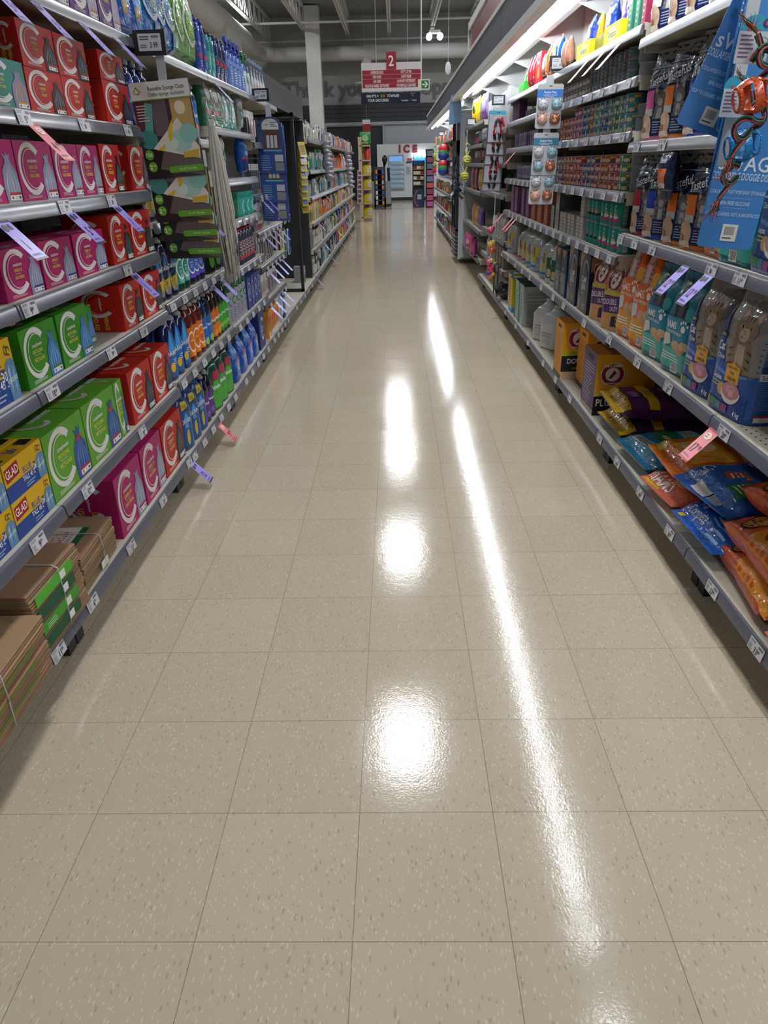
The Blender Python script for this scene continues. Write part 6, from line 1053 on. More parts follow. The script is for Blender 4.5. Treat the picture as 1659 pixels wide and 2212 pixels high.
def face(col, m2):
    mb = MB(); mb.ball((0, -.006, 0), (.030, .015, .027), col, 16)
    for s in (-1, 1):
        mb.ball((s*.019, -.004, .021), (.009, .005, .010), col, 8); mb.ball((s*.019, -.0085, .021), (.005, .003, .006), 'c89a98', 8); mb.ball((s*.009, -.0195, .003), (.0028, .0015, .0028), '101014', 6)
    mb.ball((0, -.018, -.006), (.012, .005, .009), m2, 10); mb.ball((0, -.0228, -.003), (.003, .0015, .0022), '101014', 6); return mb.mesh('clip', 'plastic')
FC = {'w': face('b4b6ba', 'c8c8ca'), 'b': face('80a0ac', 'a8bcc0'), 't': face('c89880', 'd0b0a0'), 'o': face('9a5430', 'c8b0a8')}
for i, (dz, hd, fs, lb) in enumerate(((0, '3c74c0', 'wbto', 'top pet face clip card with a royal blue header'), (.245, '3a7890', 'wbbo', 'middle pet face clip card with a teal header'), (.405, '3a7890', 'wbto', 'lowest pet face clip card on its strip'))):
    t = thing('pet_clip_card', lb, 'packet', (a.x-.002-.004*i, Y-.005+.012*i*(1), a.z-.035-.225-dz), (.05, .02, -.08), 'pet face clip cards', petcard(hd) if False else None)
    link('card', petcard(hd), t)
    for (cx, cy), f in zip(((.25, .5), (.78, .5), (.27, .17), (.75, .17)), fs): link('clip', FC[f], t, ((cx-.5)*.145, -.001, cy*.225+.01), (0, .12*((cx > .5)-.5), 0))
# 5. nail clipper packs
Y = 7.3; a = at(1073, 240, Y); mb = MB(); mb.box(-.03, .03, 0, .003, -.45, .03, 'a8aaac'); thing('clip_strip', 'white plastic strip holding the nail clipper packs', 'clip strip', tuple(a+Vector((0, .02, 0))), me=mb.mesh('strip', 'plastic'))
def clipper():
    w, h = .17, .25; mb = MB(); mb.box(-w/2, w/2, 0, .004, 0, h, '54565c'); draw(mb, [('r', .025, .02, .975, .985, 'a8aab0'), ('r', 0, .88, 1, 1, '3c90b0'), ('e', .5, .95, .12, .015, '20404c'), ('t', 'Pawsh', .25, .85, .05, 'c03048', .8), ('l', .6, .6, .95, .84, 5, 'b8707c'), ('l', .05, .62, .3, .82, 5, '8a8c98')], w, h, lambda u, v, o: (u, -o, v)); m1 = mb.mesh('card', 'plastic')
    mb = MB()
    for s in (-1, 1): mb.tube([(s*.006, -.008, .19), (s*.012, -.008, .165), (s*.028, -.008, .13), (s*.032, -.008, .09), (s*.026, -.008, .06)], .0095, 'a02430', 8); mb.tube([(s*.012, -.008, .175), (s*.022, -.009, .15), (s*.02, -.009, .135)], .013, '14161a', 8); mb.tube([(s*.027, -.008, .066), (s*.018, -.008, .035), (s*.012, -.008, .03)], .013, '14161a', 8)
    mb.ball((0, -.009, .195), (.008, .004, .016), '9a9ca0', 8); mb.tube([(.03, -.008, .2), (.055, -.008, .13)], .010, 'a82430', 8); return m1, mb.mesh('clippers', 'plastic')
c1, c2 = clipper()
for i, dz in enumerate((0, .10, .18, .33, .40)):
    t = thing('nail_clipper_pack', 'carded red pet nail clippers, %s from the top of the strip' % nth(i), 'packet', (a.x+.005-.006*i, 7.27+.02*i, a.z-.25-dz), (.05, .04, .05), 'nail clipper packs'); link('card', c1, t); link('clippers', c2, t)
# 6. small toys strip by the litter jugs
for i, (c, z) in enumerate((('b84a6c', .78), ('c8a838', .66), ('c86428', .61), ('c05070', .50), ('b83040', .44), ('d07030', .38), ('3c4488', .41))):
    mb = MB(); mb.ball((0, 0, 0), .032, c, 12); mb.ball((.02, -.02, .02), .02, 'c8b040' if i % 2 else 'c84060', 8); thing('toy_ball', 'small bright toy ball in a netted strip, %s of seven' % nth(i), 'toy', (.86+.008*(i % 3), 7.02, z), me=mb.mesh('toy', 'plastic'), group='netted toy balls')
# 7. swag cards and rope toys at the right edge
def swagcard():
    w, h = .116, .235; mb = MB(); mb.prism([(-w/2, .006), (-w/2+.006, 0), (w/2-.006, 0), (w/2, .006), (w/2, h-.01), (w/2-.01, h), (-w/2+.01, h), (-w/2, h-.01)], 0, .003, 1, '3672ae')
    draw(mb, [('e', .12, .88, .05, .04, '1c6488'), ('e', .9, .85, .05, .04, '1c6488'), ('t', 'BUGSY', .5, .80, .04, '7aa8d0', .8), ('t', 'sWAG', .5, .69, .12, 'c4ccd4', .95), ('t', 'COLLAPSIBLE DOGGIE DISH', .5, .585, .06, 'b8cce0', .5), ('t', 'COLLAPSES FLAT FOR EASY STORAGE', .5, .46, .03, 'a8c4e0', .68), ('r', .2, .41, .8, .413, '80a8d0'), ('t', 'BPA FREE SILICONE', .5, .37, .032, 'a8c4e0', .68), ('r', .3, .33, .7, .333, '80a8d0'), ('t', 'CLIP TO LEASHES, KEYS & BACKPACKS!', .5, .28, .03, 'a8c4e0', .66), ('r', .38, .06, .66, .2, 'c8c4bc'), ('b', .43, .11, .61, .18, '1c1c1c'), ('l', .41, .07, .63, .1, 1, '404040')], w, h, lambda u, v, o: (u, -o, v)); return mb.mesh('swag_card', 'plastic')
sw = swagcard(); YS = 1.62
base = at(1563, 536, YS)
for i, (dx, dy, dz, ry) in enumerate(((0, 0, 0, .09), (.004, .01, .05, .10), (.010, .02, .11, .10), (.015, .03, .16, .09), (.019, .04, .215, .09), (.022, .05, .29, .08))):
    thing('doggie_dish_card', 'tall blue dog dish card, %s from the front of its bundle' % nth(i), 'card', (base.x+dx, YS+dy, base.z+dz), (-.02, ry, .12*(i % 2)), 'blue dog dish cards', sw)
thing('doggie_dish_card', 'tall blue dog dish card tilting out to the left of its bundle', 'card', (at(1515, 285, 1.75).x, 1.75, at(1515, 285, 1.75).z), (.0, .34, -.25), 'blue dog dish cards', sw)
def rope(mb, pts, r, cols, n=3, tw=40):
    P = [Vector(p) for p in pts]; L = [0]
    for a_, b_ in zip(P, P[1:]): L.append(L[-1]+(b_-a_).length)
    Q = []; N = max(12, int(L[-1]/.006))
    for i in range(N+1):
        s = L[-1]*i/N; j = max(k for k in range(len(L)) if L[k] <= s+1e-9); j = min(j, len(P)-2); t = (s-L[j])/max(1e-9, L[j+1]-L[j]); Q.append((P[j].lerp(P[j+1], t), (P[j+1]-P[j]).normalized(), s))
    for k in range(n):
        pp = []
        for p, t, s in Q:
            u = t.cross(Vector((0, 1, .2))).normalized(); v = t.cross(u); an = s*tw*2+2*PI*k/n; pp.append(p+(r*.55 if n < 5 else r*.72)*(math.cos(an)*u+math.sin(an)*v))
        mb.tube(pp, r*.55 if n < 5 else r*.36, cols[k % len(cols)], 6)
def arc(c, R, a0, a1, n=10, ax=0): return [(c[0]+R*math.cos(math.radians(a0+(a1-a0)*i/n)), c[1]+ax*i/n, c[2]+R*math.sin(math.radians(a0+(a1-a0)*i/n))) for i in range(n+1)]
def ropetoy(col, lab, x, y, px, Y_, tilt):
    c = at(px[0], px[1], Y_); t = thing('rope_toy', lab, 'dog toy', tuple(c), (0, tilt, 0)); t.scale = (.76,)*3; R = .036; n = 30; mb = MB()
    vs = []; fs = []; m_ = 16
    for i in range(m_+1):
        a_ = -.037+.074*i/m_; rr_ = R*math.sqrt(max(.05, 1-(a_/.043)**2)); vs += [(a_, rr_*math.cos(2*PI*k/n), rr_*math.sin(2*PI*k/n)) for k in range(n)]
    for i in range(m_):
        for k in range(n):
            if (2 <= i <= 5 or 10 <= i <= 13) and (11 <= k <= 18 or k in (26, 27, 28, 29, 0, 1, 2, 3)): continue
            fs.append((i*n+k, i*n+(k+1) % n, (i+1)*n+(k+1) % n, (i+1)*n+k))
    mb.add(vs, fs, col)
    for sx in (-.006, .006):
        for k in range(22): q_ = 2*PI*k/22; rr_ = R*math.sqrt(1-(sx/.043)**2)+.0012; mb.ball((sx, rr_*math.cos(q_), rr_*math.sin(q_)), .0016, col, 6)
    for sx in (-.033, .033):
        for k in range(20): q_ = 2*PI*k/20; mb.ball((sx, R*.66*math.cos(q_), R*.66*math.sin(q_)), .003, col, 6)
    link('ball', mb.mesh('ball', 'plastic'), t, (0, 0, 0), (0, -.6, 0))
    CR = ['b0485c', '16201c', '3a6a48']; mb = MB()
    rope(mb, [(-.005, 0, .03)]+arc((-.012, -.012, .062), .022, -60, 200, 12, .02)+[(-.03, 0, .085), (-.05, 0, .1)], .0062, CR, 6, 14); rope(mb, arc((-.015, -.006, .07), .02, 30, 330, 12, -.02), .0062, CR, 6, 14); link('knotted_rope', mb.mesh('rope', 'rope'), t); mb = MB()
    rope(mb, [(.01, 0, -.032)]+arc((.012, -.014, -.062), .02, 80, 380, 14, .02)+[(.02, 0, -.1), (.02, 0, -.12)], .0062, CR, 6, 14); link('knotted_rope', mb.mesh('rope', 'rope'), t)
    r_ = random.Random(4)
    for i in sorted(range(60), key=lambda v: v % 2):
        if i < 2: mb = MB()
        e = (-.05, 0, .1) if i % 2 else (.02, 0, -.118); d_ = (-1, 0, .5) if i % 2 else (.1, 0, -1); L_ = r_.uniform(.02, .05)
        mb.tube([e, (e[0]+d_[0]*L_*.5+r_.uniform(-.01, .01), r_.uniform(-.01, .01), e[2]+d_[2]*L_*.5), (e[0]+d_[0]*L_+r_.uniform(-.02, .02), r_.uniform(-.02, .02), e[2]+d_[2]*L_+r_.uniform(-.012, .012))], [.0012, .001, .0004], CR[i % 3] if i % 5 else 'c85c38', 4)
        if i > 57: link('frayed_end', mb.mesh('fray', 'rope'), t)
    return t
ropetoy('c8542c', 'orange spiked barrel toy with knotted rope, before the blue cards', 0, 0, (1626, 207), 1.36, .35)
ropetoy('1c7cb8', 'blue spiked barrel toy with knotted rope, before the blue cards', 0, 0, (1603, 315), 1.46, .45)
for i, (px, Y_) in enumerate((((1628, 88), 1.38), ((1592, 210), 1.50))):
    c = at(px[0], px[1], Y_); w, h = (.052, .064); mb = MB(); mb.prism([(-w/2, -h/2), (w/2, -h/2), (w/2, h*.25)]+[(w/2*math.cos(q_*PI/8), h*.25+h*.3*math.sin(q_*PI/8)) for q_ in range(1, 8)]+[(-w/2, h*.25)], 0, .0015, 1, '2c90a8')
    draw(mb, [('r', 0, 0, 1, .7, 'b8bcc4'), ('t', 'Bounce', .45, .74, .1, 'c03850', .85), ('e', .82, .88, .13, .1, '5a2458'), ('e', .82, .87, .06, .045, 'c05090'), ('l', .08, .1, .55, .65, 6, '70586c'), ('e', .8, .2, .12, .12, '303238'), ('e', .8, .14, .06, .07, 'd0d0d0'), ('a', .75, .5, .2, .09, .12, 0, 360, '3c8a6c')], w, h, lambda u, v, o: (u, -o, v-h/2))
    thing('toy_header_tag', 'white and teal header tag of the %s rope toy' % ('orange' if i == 0 else 'blue'), 'tag', tuple(c), (0, .05, 0), me=mb.mesh('tag', 'carton'))
a = at(1632, -10, 1.42); mb = MB(); mb.box(-.011, .011, 0, .002, -.26, .03, 'b0b4b8'); thing('clip_strip', 'white plastic strip hanging the rope toys at right', 'clip strip', (at(1630, 0, 1.52).x, 1.52, at(1630, 0, 1.52).z), (0, .03, 0), me=mb.mesh('strip', 'plastic'))
# far toys: knotted balls and disc packs hanging in the right run
def knot(px, Y_, lab, col='b0b050'):
    c = at(px[0], px[1], Y_); mb = MB(); mb.ball((0, 0, 0), .045, col, 14)
    for q_ in range(5): mb.tube([(.046*math.cos(t_/9*2*PI), .046*math.sin(t_/9*2*PI)*math.cos(q_*.63), .046*math.sin(t_/9*2*PI)*math.sin(q_*.63)) for t_ in range(10)], .008, col, 6)
    mb.tube([(0, 0, .04), (-.03, 0, .11), (-.025, 0, .16), (0, 0, .175), (.03, 0, .15), (.028, 0, .1), (0, 0, .04)], .007, col, 6); thing('rope_ball_toy', lab, 'dog toy', tuple(c), me=mb.mesh('knot', 'rope'), group='knotted ball toys')
knot((1009, 345), 9.6, 'yellow green knotted ball toy, upper of the near pair'); knot((1003, 381), 9.5, 'yellow green knotted ball toy, lower of the near pair')
for i, q in enumerate(((940, 336), (944, 342), (941, 355), (939, 368))): knot(q, 16.0, 'small knotted ball toy far down the right run, %s from top' % nth(i), 'c03828' if i == 3 else 'a8b048')
for i, z in enumerate((.0, -.26)):
    c = at(958, 335, 15); mb = MB(); mb.box(-.13, .13, 0, .02, -.14, .14, 'b8bab8')
    for q_, cc in enumerate(('b82c30', '2c8a50', '24307c')): mb.ball((0, -.01, .08-.06*q_), (.1, .03, .075), cc, 16)
    thing('disc_toy_pack', 'carded red, green and blue disc toys, %s of two' % nth(i), 'dog toy', (c.x, c.y, c.z+z+.03), me=mb.mesh('discs', 'plastic'), group='disc toy packs')
# ================================================================ far runs: small goods
PAL = ['a83040', '2c5ca0', 'b8b8b4', '3c8a50', 'c8a028', '9a9ca0', 'c86830', '54407c', '4a90b0', 'c8c4b8', '24406c', 'a84870', '70787c', '303840', '8a5a40', '5c98a0']
GN = {}
def gen(kind, ci, cj):
    k = (kind, ci, cj)
    if k in GN: return GN[k]
    c1, c2 = PAL[ci], PAL[cj]; mb = MB()
    if kind == 'box': mb.box(-.05, .05, 0, .06, 0, .17, c1); mb.box(-.04, .04, -.001, 0, .03, .10, c2); mb.box(-.03, .03, -.0015, -.001, .12, .15, 'c8c8c4'); w, h = .105, .17
    elif kind == 'bottle': mb.lathe([(0, .036), (.01, .04), (.13, .04), (.16, .02), (.18, .014)], c1, 12, c=(0, .04, 0)); mb.lathe([(.18, .016), (.21, .016)], c2, 10, c=(0, .04, 0)); mb.prism([(-.026, .03), (.026, .03), (.026, .12), (-.026, .12)], -.001, .02, 1, c2); w, h = .085, .21
    elif kind == 'pouch': lf = Loft([(0, .06, .03, 4), (.08, .058, .025, 3), (.17, .055, .004, 2.4), (.185, .055, .003, 2.4)], (.006, 25, ci)); lf.body(mb, c1, 16); mb.prism([(-.035, .04), (.035, .04), (.035, .13), (-.035, .13)], -.03, -.02, 1, c2); mb.v = [(p[0], p[1]+.03, p[2]) for p in mb.v]; w, h = .125, .19
    elif kind == 'jug': mb.box(-.06, .06, 0, .08, 0, .17, c1); mb.prism([(-.06, .17), (.06, .17), (.02, .22), (-.02, .22)], .01, .07, 1, c1); mb.lathe([(.21, .02), (.25, .02)], c2, 10, c=(0, .04, 0)); mb.box(-.045, .045, -.001, 0, .03, .13, c2); w, h = .13, .25
    elif kind == 'card': mb.box(-.045, .045, 0, .004, 0, .2, c1); mb.box(-.03, .03, -.02, 0, .03, .12, c2); mb.box(-.04, .04, -.001, 0, .15, .19, 'c8c8c8'); w, h = .098, .2
    elif kind == 'can': mb.lathe([(0, .032), (.2, .032), (.21, .026), (.24, .026), (.25, .01)], c1, 12, c=(0, .032, 0)); mb.lathe([(.212, .027), (.242, .027)], c2, 10, c=(0, .032, 0)); w, h = .07, .25
    nm = {'box': 'packet_box', 'bottle': 'small_bottle', 'pouch': 'snack_pouch', 'jug': 'cleaner_jug', 'card': 'carded_item', 'can': 'spray_can'}[kind]
    GN[k] = Proto(nm, {'box': 'box', 'bottle': 'bottle', 'pouch': 'pouch', 'jug': 'jug', 'card': 'packet', 'can': 'can'}[kind], [(nm, mb.mesh(nm, 'plastic' if kind != 'pouch' else 'film'))], w, h, .08, ''); return GN[k]
PN = ['red', 'blue', 'white', 'green', 'yellow', 'silver', 'orange', 'violet', 'light blue', 'cream', 'navy', 'pink', 'grey', 'black', 'brown', 'aqua']
KN = {'box': 'carton', 'bottle': 'bottle', 'pouch': 'pouch', 'jug': 'jug', 'card': 'carded item', 'can': 'spray can'}
def farrow(side, y0, y1, z, maxh, kinds, cols, where, seed, setb=0):
    r = random.Random(seed); y = y0; i = 0; s_ = -1 if side == 'L' else 1
    while y < y1:
        kd = r.choice(kinds); ci = r.choice(cols); cj = r.choice(cols+[2, 9]); n = r.choice((1, 2, 2, 3)); pr = gen(kd, ci, cj)
        for q in range(n):
            if y+pr.w > y1: y = y1; break
            sc_ = min(1.0, maxh/pr.h)*r.uniform(.92, 1)
            o = put(pr, (s_*(XF+setb+r.uniform(0, .03)), y+pr.w/2, z+.001), (0, 0, -s_*PI/2+r.uniform(-.12, .12)), '%s %s, %s item from camera, %s' % (PN[ci], KN[kd], nth(i), where), 'small goods, '+where); o.scale = (1, 1, sc_); y += pr.w; i += 1
        y += .004
NB = ['bottom shelf', 'second shelf', 'third shelf', 'fourth shelf', 'fifth shelf', 'top shelf']
LC = [[5, 8, 13, 12, 2, 9], [2, 12, 5, 0, 8, 9], [2, 5, 12, 6, 4], [13, 12, 2, 5, 8], [3, 13, 2, 12, 8], [2, 1, 9, 12, 10, 5]]; LC2 = [[4, 1, 0, 3, 6, 2], [1, 3, 0, 4, 6, 10], [4, 3, 2, 0, 10], [1, 8, 6, 3, 2], [12, 2, 1, 6], [2, 9, 0, 1, 6]]
for i, z in enumerate([.15, .45, .74, 1.02, 1.30, 1.62]):
    mh = ([.45, .74, 1.02, 1.30, 1.62, 1.86][i]-z)-.04
    farrow('L', 9.02, 12.6, z, mh, ['box', 'card', 'card', 'bottle', 'can', 'pouch'], LC[i], '%s, far left run near half' % NB[i], 100+i); farrow('L', 12.7, 18.6, z, mh, ['jug', 'jug', 'pouch', 'bottle', 'box'], LC2[i], '%s, far left run far half' % NB[i], 120+i)
for i, z in enumerate([.15, .5, .82, 1.12, 1.42, 1.72]):
    mh = ([.5, .82, 1.12, 1.42, 1.72, 2.0][i]-z)-.04
    farrow('R', 12.2, 19.4, z, mh, ['pouch', 'pouch', 'box', 'card'], [[6, 15, 0, 14, 1], [14, 0, 1, 4, 8], [14, 0, 4, 9], [14, 15, 12, 0], [0, 12, 15, 3], [0, 0, 6, 3, 8]][i], '%s, far right run' % NB[i], 140+i)
# hanging packs strips in the far left run
for j, (px, Y_) in enumerate((((705, 330), 10.6), ((751, 350), 14.5))):
    for i in range(9):
        c = at(px[0]+i*1.0, px[1]-20+i*9, Y_); mb = GN.get(('foil', 0)) or MB()
        if ('foil', 0) not in GN: mb.ball((0, 0, 0), (.065, .02, .035), '9a9ca4', 12); GN[('foil', 0)] = mb = mb.mesh('foil_pack', 'metal')
        thing('foil_pack', 'silver hanging foil pack, %s from top of the %s strip' % (nth(i), ('nearer', 'farther')[j]), 'packet', tuple(c), (.3, .3*(i % 3-1), 0), 'foil packs on strips', mb)
# ================================================================ the far end of the store
mb = MB(); YK = 32.2; a = at(814, 312, YK); b = at(950, 308, YK); kz = a.z
t = thing('ice_kiosk', 'white walk-in ice merchandiser lettered ICE in dark red', 'kiosk', (0, YK, 0)); mb.box(a.x, b.x+1.2, 0, 1.2, .12, kz, 'c4c8cc'); mb.box(a.x, b.x+1.2, .02, 1.2, 0, .12, '202428'); link('cabinet', mb.mesh('cabinet', 'wallpale2') if 'wallpale2' in MATS else mb.mesh('cabinet', 'plastic'), t)
for ch, px in (('I', 863.5), ('C', 878), ('E', 896.5)):
    p = at(px, 329, YK); me = text_mesh(ch, .27, .03, 'letter', 'ice_red', .95, .05); xs = [v.co.x for v in me.vertices]
    link('letter', me, t, (p.x-(max(xs)+min(xs))/2, 0, p.z))
mat('ice_glow', '8ab8e0', rough=.4, emit=.55, emc='3c90e0', bump=.3, bscale=4); mat('screen', '3070b0', rough=.2, emit=.8, emc='4a98e0')
def rect_at(x0, y0, x1, y1, Y_): p, q = at(x0, y0, Y_), at(x1, y1, Y_); return p.x, q.x, q.z, p.z
x0, x1, z0, z1 = rect_at(841, 338, 870, 408, YK); mb = MB(); mb.box(x0-.05, x1+.05, -.03, 0, z0-.05, z1+.05, '9a9ca0'); w_ = link('glass_door', mb.mesh('frame', 'metal'), t)
mb = MB(); mb.box(x0, x1, -.035, -.03, z0, z1, '3a6c98'); link('lit_pane', mb.mesh('pane', 'ice_glow'), w_)
for i in range(18):
    mb = GN.get('ice') or MB()
    if 'ice' not in GN: mb.ball((0, 0, 0), (.15, .03, .09), '9ab0c0', 12); GN['ice'] = mb = mb.mesh('ice_bag', 'film')
    thing('ice_bag', 'bag of ice in the lit kiosk window, %s row up, %s from left' % (nth(i//3), nth(i % 3)), 'ice bag', (x0+.13+(x1-x0-.2)*(i % 3)/2.2, YK-.07, z0+.09+.17*(i//3)), (0, .2*(i % 2), 0), 'ice bags in the window', mb)
x0, x1, z0, z1 = rect_at(894, 335, 920, 350, YK); mb = MB(); mb.box(x0, x1, -.04, 0, z0, z1); link('lit_screen', mb.mesh('screen', 'screen'), t)
for i in range(3): p = at(897+i*9, 336, YK); mb = MB(); mb.ball((0, 0, 0), .05, 'ffffff', 8); link('bulb', mb.mesh('bulb', 'led'), t, (p.x, -.06, p.z))
x0, x1, z0, z1 = rect_at(875, 342, 890, 352, YK); mb = MB(); mb.box(x0, x1, -.012, 0, z0, z1, 'c8c8c8'); draw(mb, [('p', [(.1, 0), (.9, 0), (1, .4), (.25, .4)], '202c5c'), ('p', [(.25, .5), (1, .5), (.95, 1), (.3, 1)], 'a84850')], x1-x0, z1-z0, lambda u, v, o: ((x0+x1)/2+u, -.013-o*4, z0+v)); link('logo_plate', mb.mesh('plate', 'plastic'), t)
x0, x1, z0, z1 = rect_at(877.5, 359, 887.5, 376, YK); mb = MB(); mb.box(x0, x1, -.012, 0, z0, z1, 'a8b0b8'); draw(mb, [('l', .1, .1, .9, .9, 5, '808890')], x1-x0, z1-z0, lambda u, v, o: ((x0+x1)/2+u, -.013-o*4, z0+v)); link('notice', mb.mesh('notice', 'plastic'), t)
# dark jacketed cart stand, magazine rack, counter
Yc = 26.0; x0, x1, z0, z1 = rect_at(807, 361, 834, 449, Yc)
t = thing('magazine_rack', 'grey wheeled magazine rack loaded with leaflets', 'rack', ((x0+x1)/2, Yc, 0)); w = x1-x0; mb = MB(); mb.box(-w/2, -w/2+.05, 0, .05, 0, z1, '24282c'); mb.box(w/2-.05, w/2, 0, .05, 0, z1, '24282c'); mb.box(-w/2, w/2, 0, .4, .05, .35, '2c3438'); mb.box(-w/2, w/2, .03, .4, .35, z1, '3c4044'); link('frame', mb.mesh('frame', 'black_metal2') if 'black_metal2' in MATS else mb.mesh('frame', 'plastic'), t)
r3 = random.Random(9)
for i in range(7):
    for j in range(3): mb = MB(); mb.box(-.07, .07, -.03, 0, 0, .11, r3.choice(['a8a8a4', 'b04038', '3c5c9c', 'c87838', 'c8c8c0', '5a5450', 'c8b040'])); thing('leaflet', 'leaflet in the rack, %s row from top, %s from left' % (nth(i), nth(j)), 'leaflet', (t.location.x-w/2+.13+j*(w-.26)/2, Yc-.005, z1-.2-i*.155), me=mb.mesh('leaflet', 'carton'), group='leaflets in the rack')
x0, x1, z0, z1 = rect_at(833, 392, 845, 446, 27.5); mb = MB(); mb.box(x0-.5, x1, 27.5, 28.3, .1, z1, '8c9094'); mb.box(x0-.4, x1-.05, 27.55, 28.2, 0, .1, '181818'); thing('checkout_counter', 'grey checkout counter end behind the magazine rack', 'counter', me=mb.mesh('counter', 'plastic'))
x0, x1, z0, z1 = rect_at(829, 335, 846, 394, 28.6); t = thing('dark_card_reader_stand', 'dark hooded stand silhouetted before the lit ice window', 'stand', ((x0+x1)/2-.1, 28.6, 0)); mb = MB(); H_ = z1; mb.ball((0, 0, H_-.14), (.1, .1, .14), '0c0e12', 14); mb.tube([(0, 0, H_-.2), (-.08, 0, H_*.6), (-.05, 0, 0)], [.08, .1, .1], '101418', 10); mb.tube([(.12, 0, H_*.75), (.17, 0, 0)], .05, '101418', 8); mb.box(-.15, .2, -.05, .1, .2*H_, .36*H_, '14181c'); link('stand_body', mb.mesh('stand', 'plastic'), t)
Yn = 26.6; x0, x1, z0, z1 = rect_at(891, 347, 917, 449, Yn); w = x1-x0; t = thing('candy_display', 'navy freestanding candy display with three shelves', 'display', ((x0+x1)/2, Yn, 0)); mb = MB(); mb.box(-w/2, w/2, 0, .35, 0, z1*.40, '14304c'); mb.box(-w/2, w/2, .3, .35, z1*.4, z1, '141c28'); mb.box(-w/2, -w/2+.03, 0, .35, .4, z1, '14304c'); mb.box(w/2-.03, w/2, 0, .35, .4, z1, '14304c'); mb.box(-w/2, w/2, 0, .35, z1*.9, z1, '1c3a58')
for i in range(4): mb.box(-w/2, w/2, 0, .3, z1*(.48+.11*i), z1*(.48+.11*i)+.02, 'a87848')
draw(mb, [('a', .45, .5, .3, .45, .2, 100, 280, 'b05038'), ('r', .4, .45, .75, .7, 'c8c8cc'), ('t', 'KIND', .58, .6, .1, '2c4c7c', .8), ('t', 'SNACKS', .58, .5, .06, '2c4c7c', .8)], w, z1*.4, lambda u, v, o: (u, -o*4, v)); link('display_body', mb.mesh('display', 'plastic'), t)
for i in range(4):
    for j in range(3): mb = MB(); mb.box(-.06, .06, -.02, .1, 0, .09, r3.choice(['8c2c30', 'c8b8b0', '3c7a5c', '5a4a44', 'b08040', 'c0c0c0'])); thing('snack_box', 'snack box in the navy display, %s shelf up, %s from left' % (nth(i), nth(j)), 'box', (t.location.x+(j-1)*w*.3, Yn+.03, z1*(.48+.11*i)+.021), me=mb.mesh('snack', 'carton'), group='snack boxes in the display')
x0, x1, z0, z1 = rect_at(920, 322, 937, 447, 26.2); w = x1-x0; t = thing('toy_rack', 'black rack of checked purple and pink packets', 'rack', ((x0+x1)/2, 26.2, 0)); mb = MB(); mb.box(-w/2, w/2, .1, .3, 0, z1, '14161c'); link('rack_back', mb.mesh('back', 'plastic'), t)
for i in range(10): mb = MB(); mb.box(-w*.35, w*.4, 0, .08, 0, .15, ['6a7490', '8a4468', '5c6a90', '905070', '6a7490', 'b85a50', '8c3c60', 'a85070', 'b05a90', 'b85a50'][i]); thing('checked_packet', 'checked packet in the black rack, %s from top' % nth(i), 'packet', (t.location.x, 26.19, z1-.2-i*.19), me=mb.mesh('packet', 'carton'), group='checked packets')
# wooden shelf with yellow jugs at the end of the left run
Yw = 20.3; mb = MB(); x0, x1, z0, z1 = rect_at(775, 290, 803, 472, Yw); w = x1-x0; zz = [.12+i*.335 for i in range(6)]
mat('maple', 'a8937c', rough=.6)
t = thing('wooden_shelf', 'narrow pale wooden end shelf holding yellow jugs', 'shelf', ((x0+x1)/2, Yw, 0)); mb.box(-w/2-.03, -w/2+.06, 0, .5, 0, 1.98); mb.box(-w/2, w/2, .48, .5, 0, 1.8); link('side_board', mb.mesh('side', 'maple'), t); mb = MB(); mb.box(-w/2, w/2, 0, .48, -.03, 0); bm0 = mb.mesh('board', 'maple'); [link('shelf_board', bm0, t, (0, 0, z)) for z in zz]; mb = MB(); mb.box(-w/2, .1, .05, .4, 0, .09); link('plinth', mb.mesh('plinth', 'maple'), t)
for i, z in enumerate(zz[:4]):
    mb = MB(); lf = Loft([(0, .11, .07, 5), (.17, .115, .075, 5), (.21, .09, .06, 4), (.225, .04, .04, 2)]); lf.body(mb, 'b8a414', 20); mb.tube([(-.08, -.0, .2), (-.11, 0, .17), (-.115, 0, .08)], .012, 'b8a414', 8); mb.lathe([(.22, .04), (.27, .042)], '1c3060', 14); mb.box(-.0, .1, -.077, -.074, .03, .17, 'a8a898')
    thing('yellow_jug', 'yellow detergent jug with blue cap, %s shelf up of the wooden unit' % nth(i), 'jug', (t.location.x+.04, Yw+.12, z+.001), me=mb.mesh('jug', 'plastic'), group='yellow jugs')
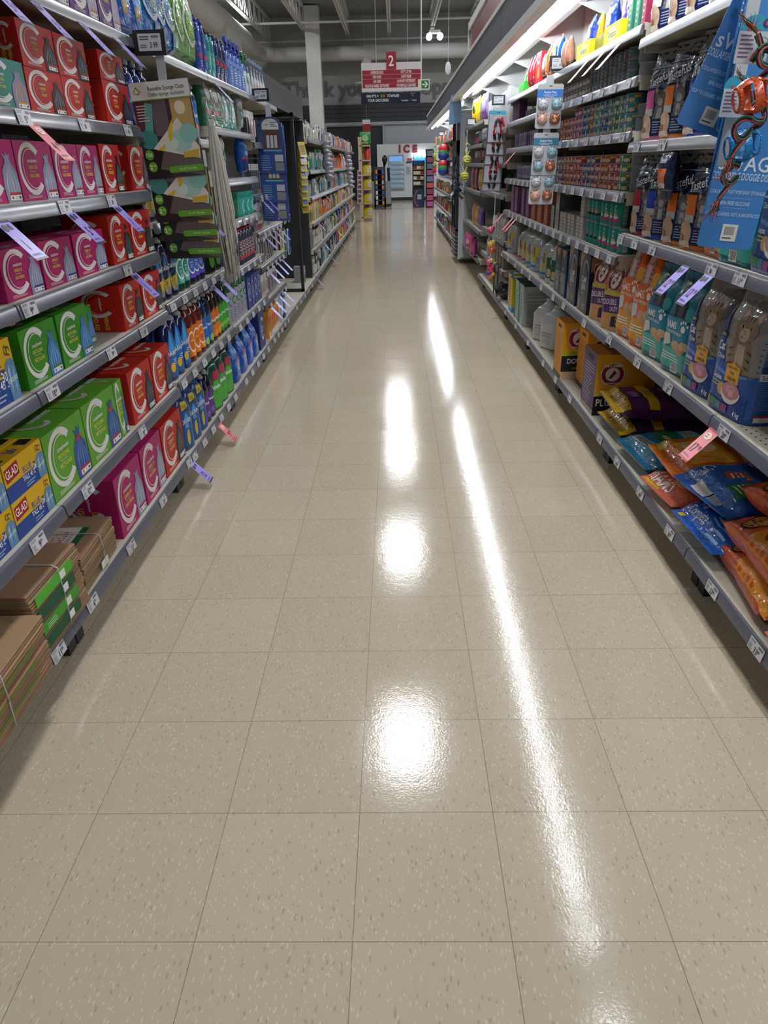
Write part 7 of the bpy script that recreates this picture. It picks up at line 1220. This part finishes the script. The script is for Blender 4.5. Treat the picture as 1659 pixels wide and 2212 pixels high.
mb = MB(); mb.lathe([(0, .07), (.2, .08), (.25, .05)], 'b02c28', 16); mb.lathe([(.25, .06), (.3, .06)], '202428', 14); thing('red_jug', 'red jug with black cap, fifth shelf up of the wooden unit', 'jug', (t.location.x+.06, Yw+.14, zz[4]+.001), me=mb.mesh('jug', 'plastic'))
gb_ = bag('soil_bag', 'bag', 'g', .28, .3, .1, '2c7a40', [('e', .5, .5, .3, .25, '8ab080'), ('r', .2, .1, .8, .2, 'c8d8b8')], 'flat', 200, .01, 9); put(gb_, (t.location.x+.02, Yw+.08, zz[5]+.001), (0, 0, 0), 'green gathered bag on top of the wooden unit')
for i in range(7): c = at(777, 372+i*10, 20.1); mb = MB(); mb.box(-.06, .06, -.004, .004, -.09, .05, 'b0a8a8'); mb.box(-.04, .04, -.007, -.004, -.06, .02, '6a4448'); thing('hanging_card', 'small hanging card beside the yellow jugs, %s from top' % nth(i), 'packet', tuple(c), (.2, .1*(i % 2), .3), 'cards beside the yellow jugs', mb.mesh('card', 'carton'))
mb = MB(); mb.box(-.14, .14, 0, .02, -.6, 0, '8c2430'); mb.box(-.14, .14, -.001, .02, 0, .14, 'c0c4c8'); mb.tube([(0, .01, .13), (0, .01, 4.6)], .004, 'a0a0a0', 5); p = at(791.5, 268, 29); thing('red_banner', 'narrow red hanging banner before the dark window', 'banner', tuple(p), me=mb.mesh('banner', 'carton'))

# carrier strips that the small hanging goods are clipped to
for x, y0_, y1_, Y_, lb in ((1008, 322, 392, 9.66, 'thin white strip behind the near knotted ball toys'), (941, 322, 372, 16.08, 'thin white strip behind the far knotted ball toys'), (706, 308, 392, 10.66, 'thin strip behind the nearer silver foil packs'), (752, 328, 408, 14.56, 'thin strip behind the farther silver foil packs'), (777, 362, 436, 20.16, 'thin strip behind the small cards by the wooden unit'), (1068, 470, 588, 7.08, 'thin strip behind the netted toy balls')):
    a, b = at(x, y0_, Y_), at(x, y1_, Y_); mb = MB(); mb.box(-.012, .012, 0, .004, b.z-a.z, .02, 'b0b2b4'); mb.box(-.004, .004, 0, .004, .02, .2, 'a0a0a0'); thing('clip_strip', lb, 'clip strip', tuple(a), me=mb.mesh('strip', 'plastic'))
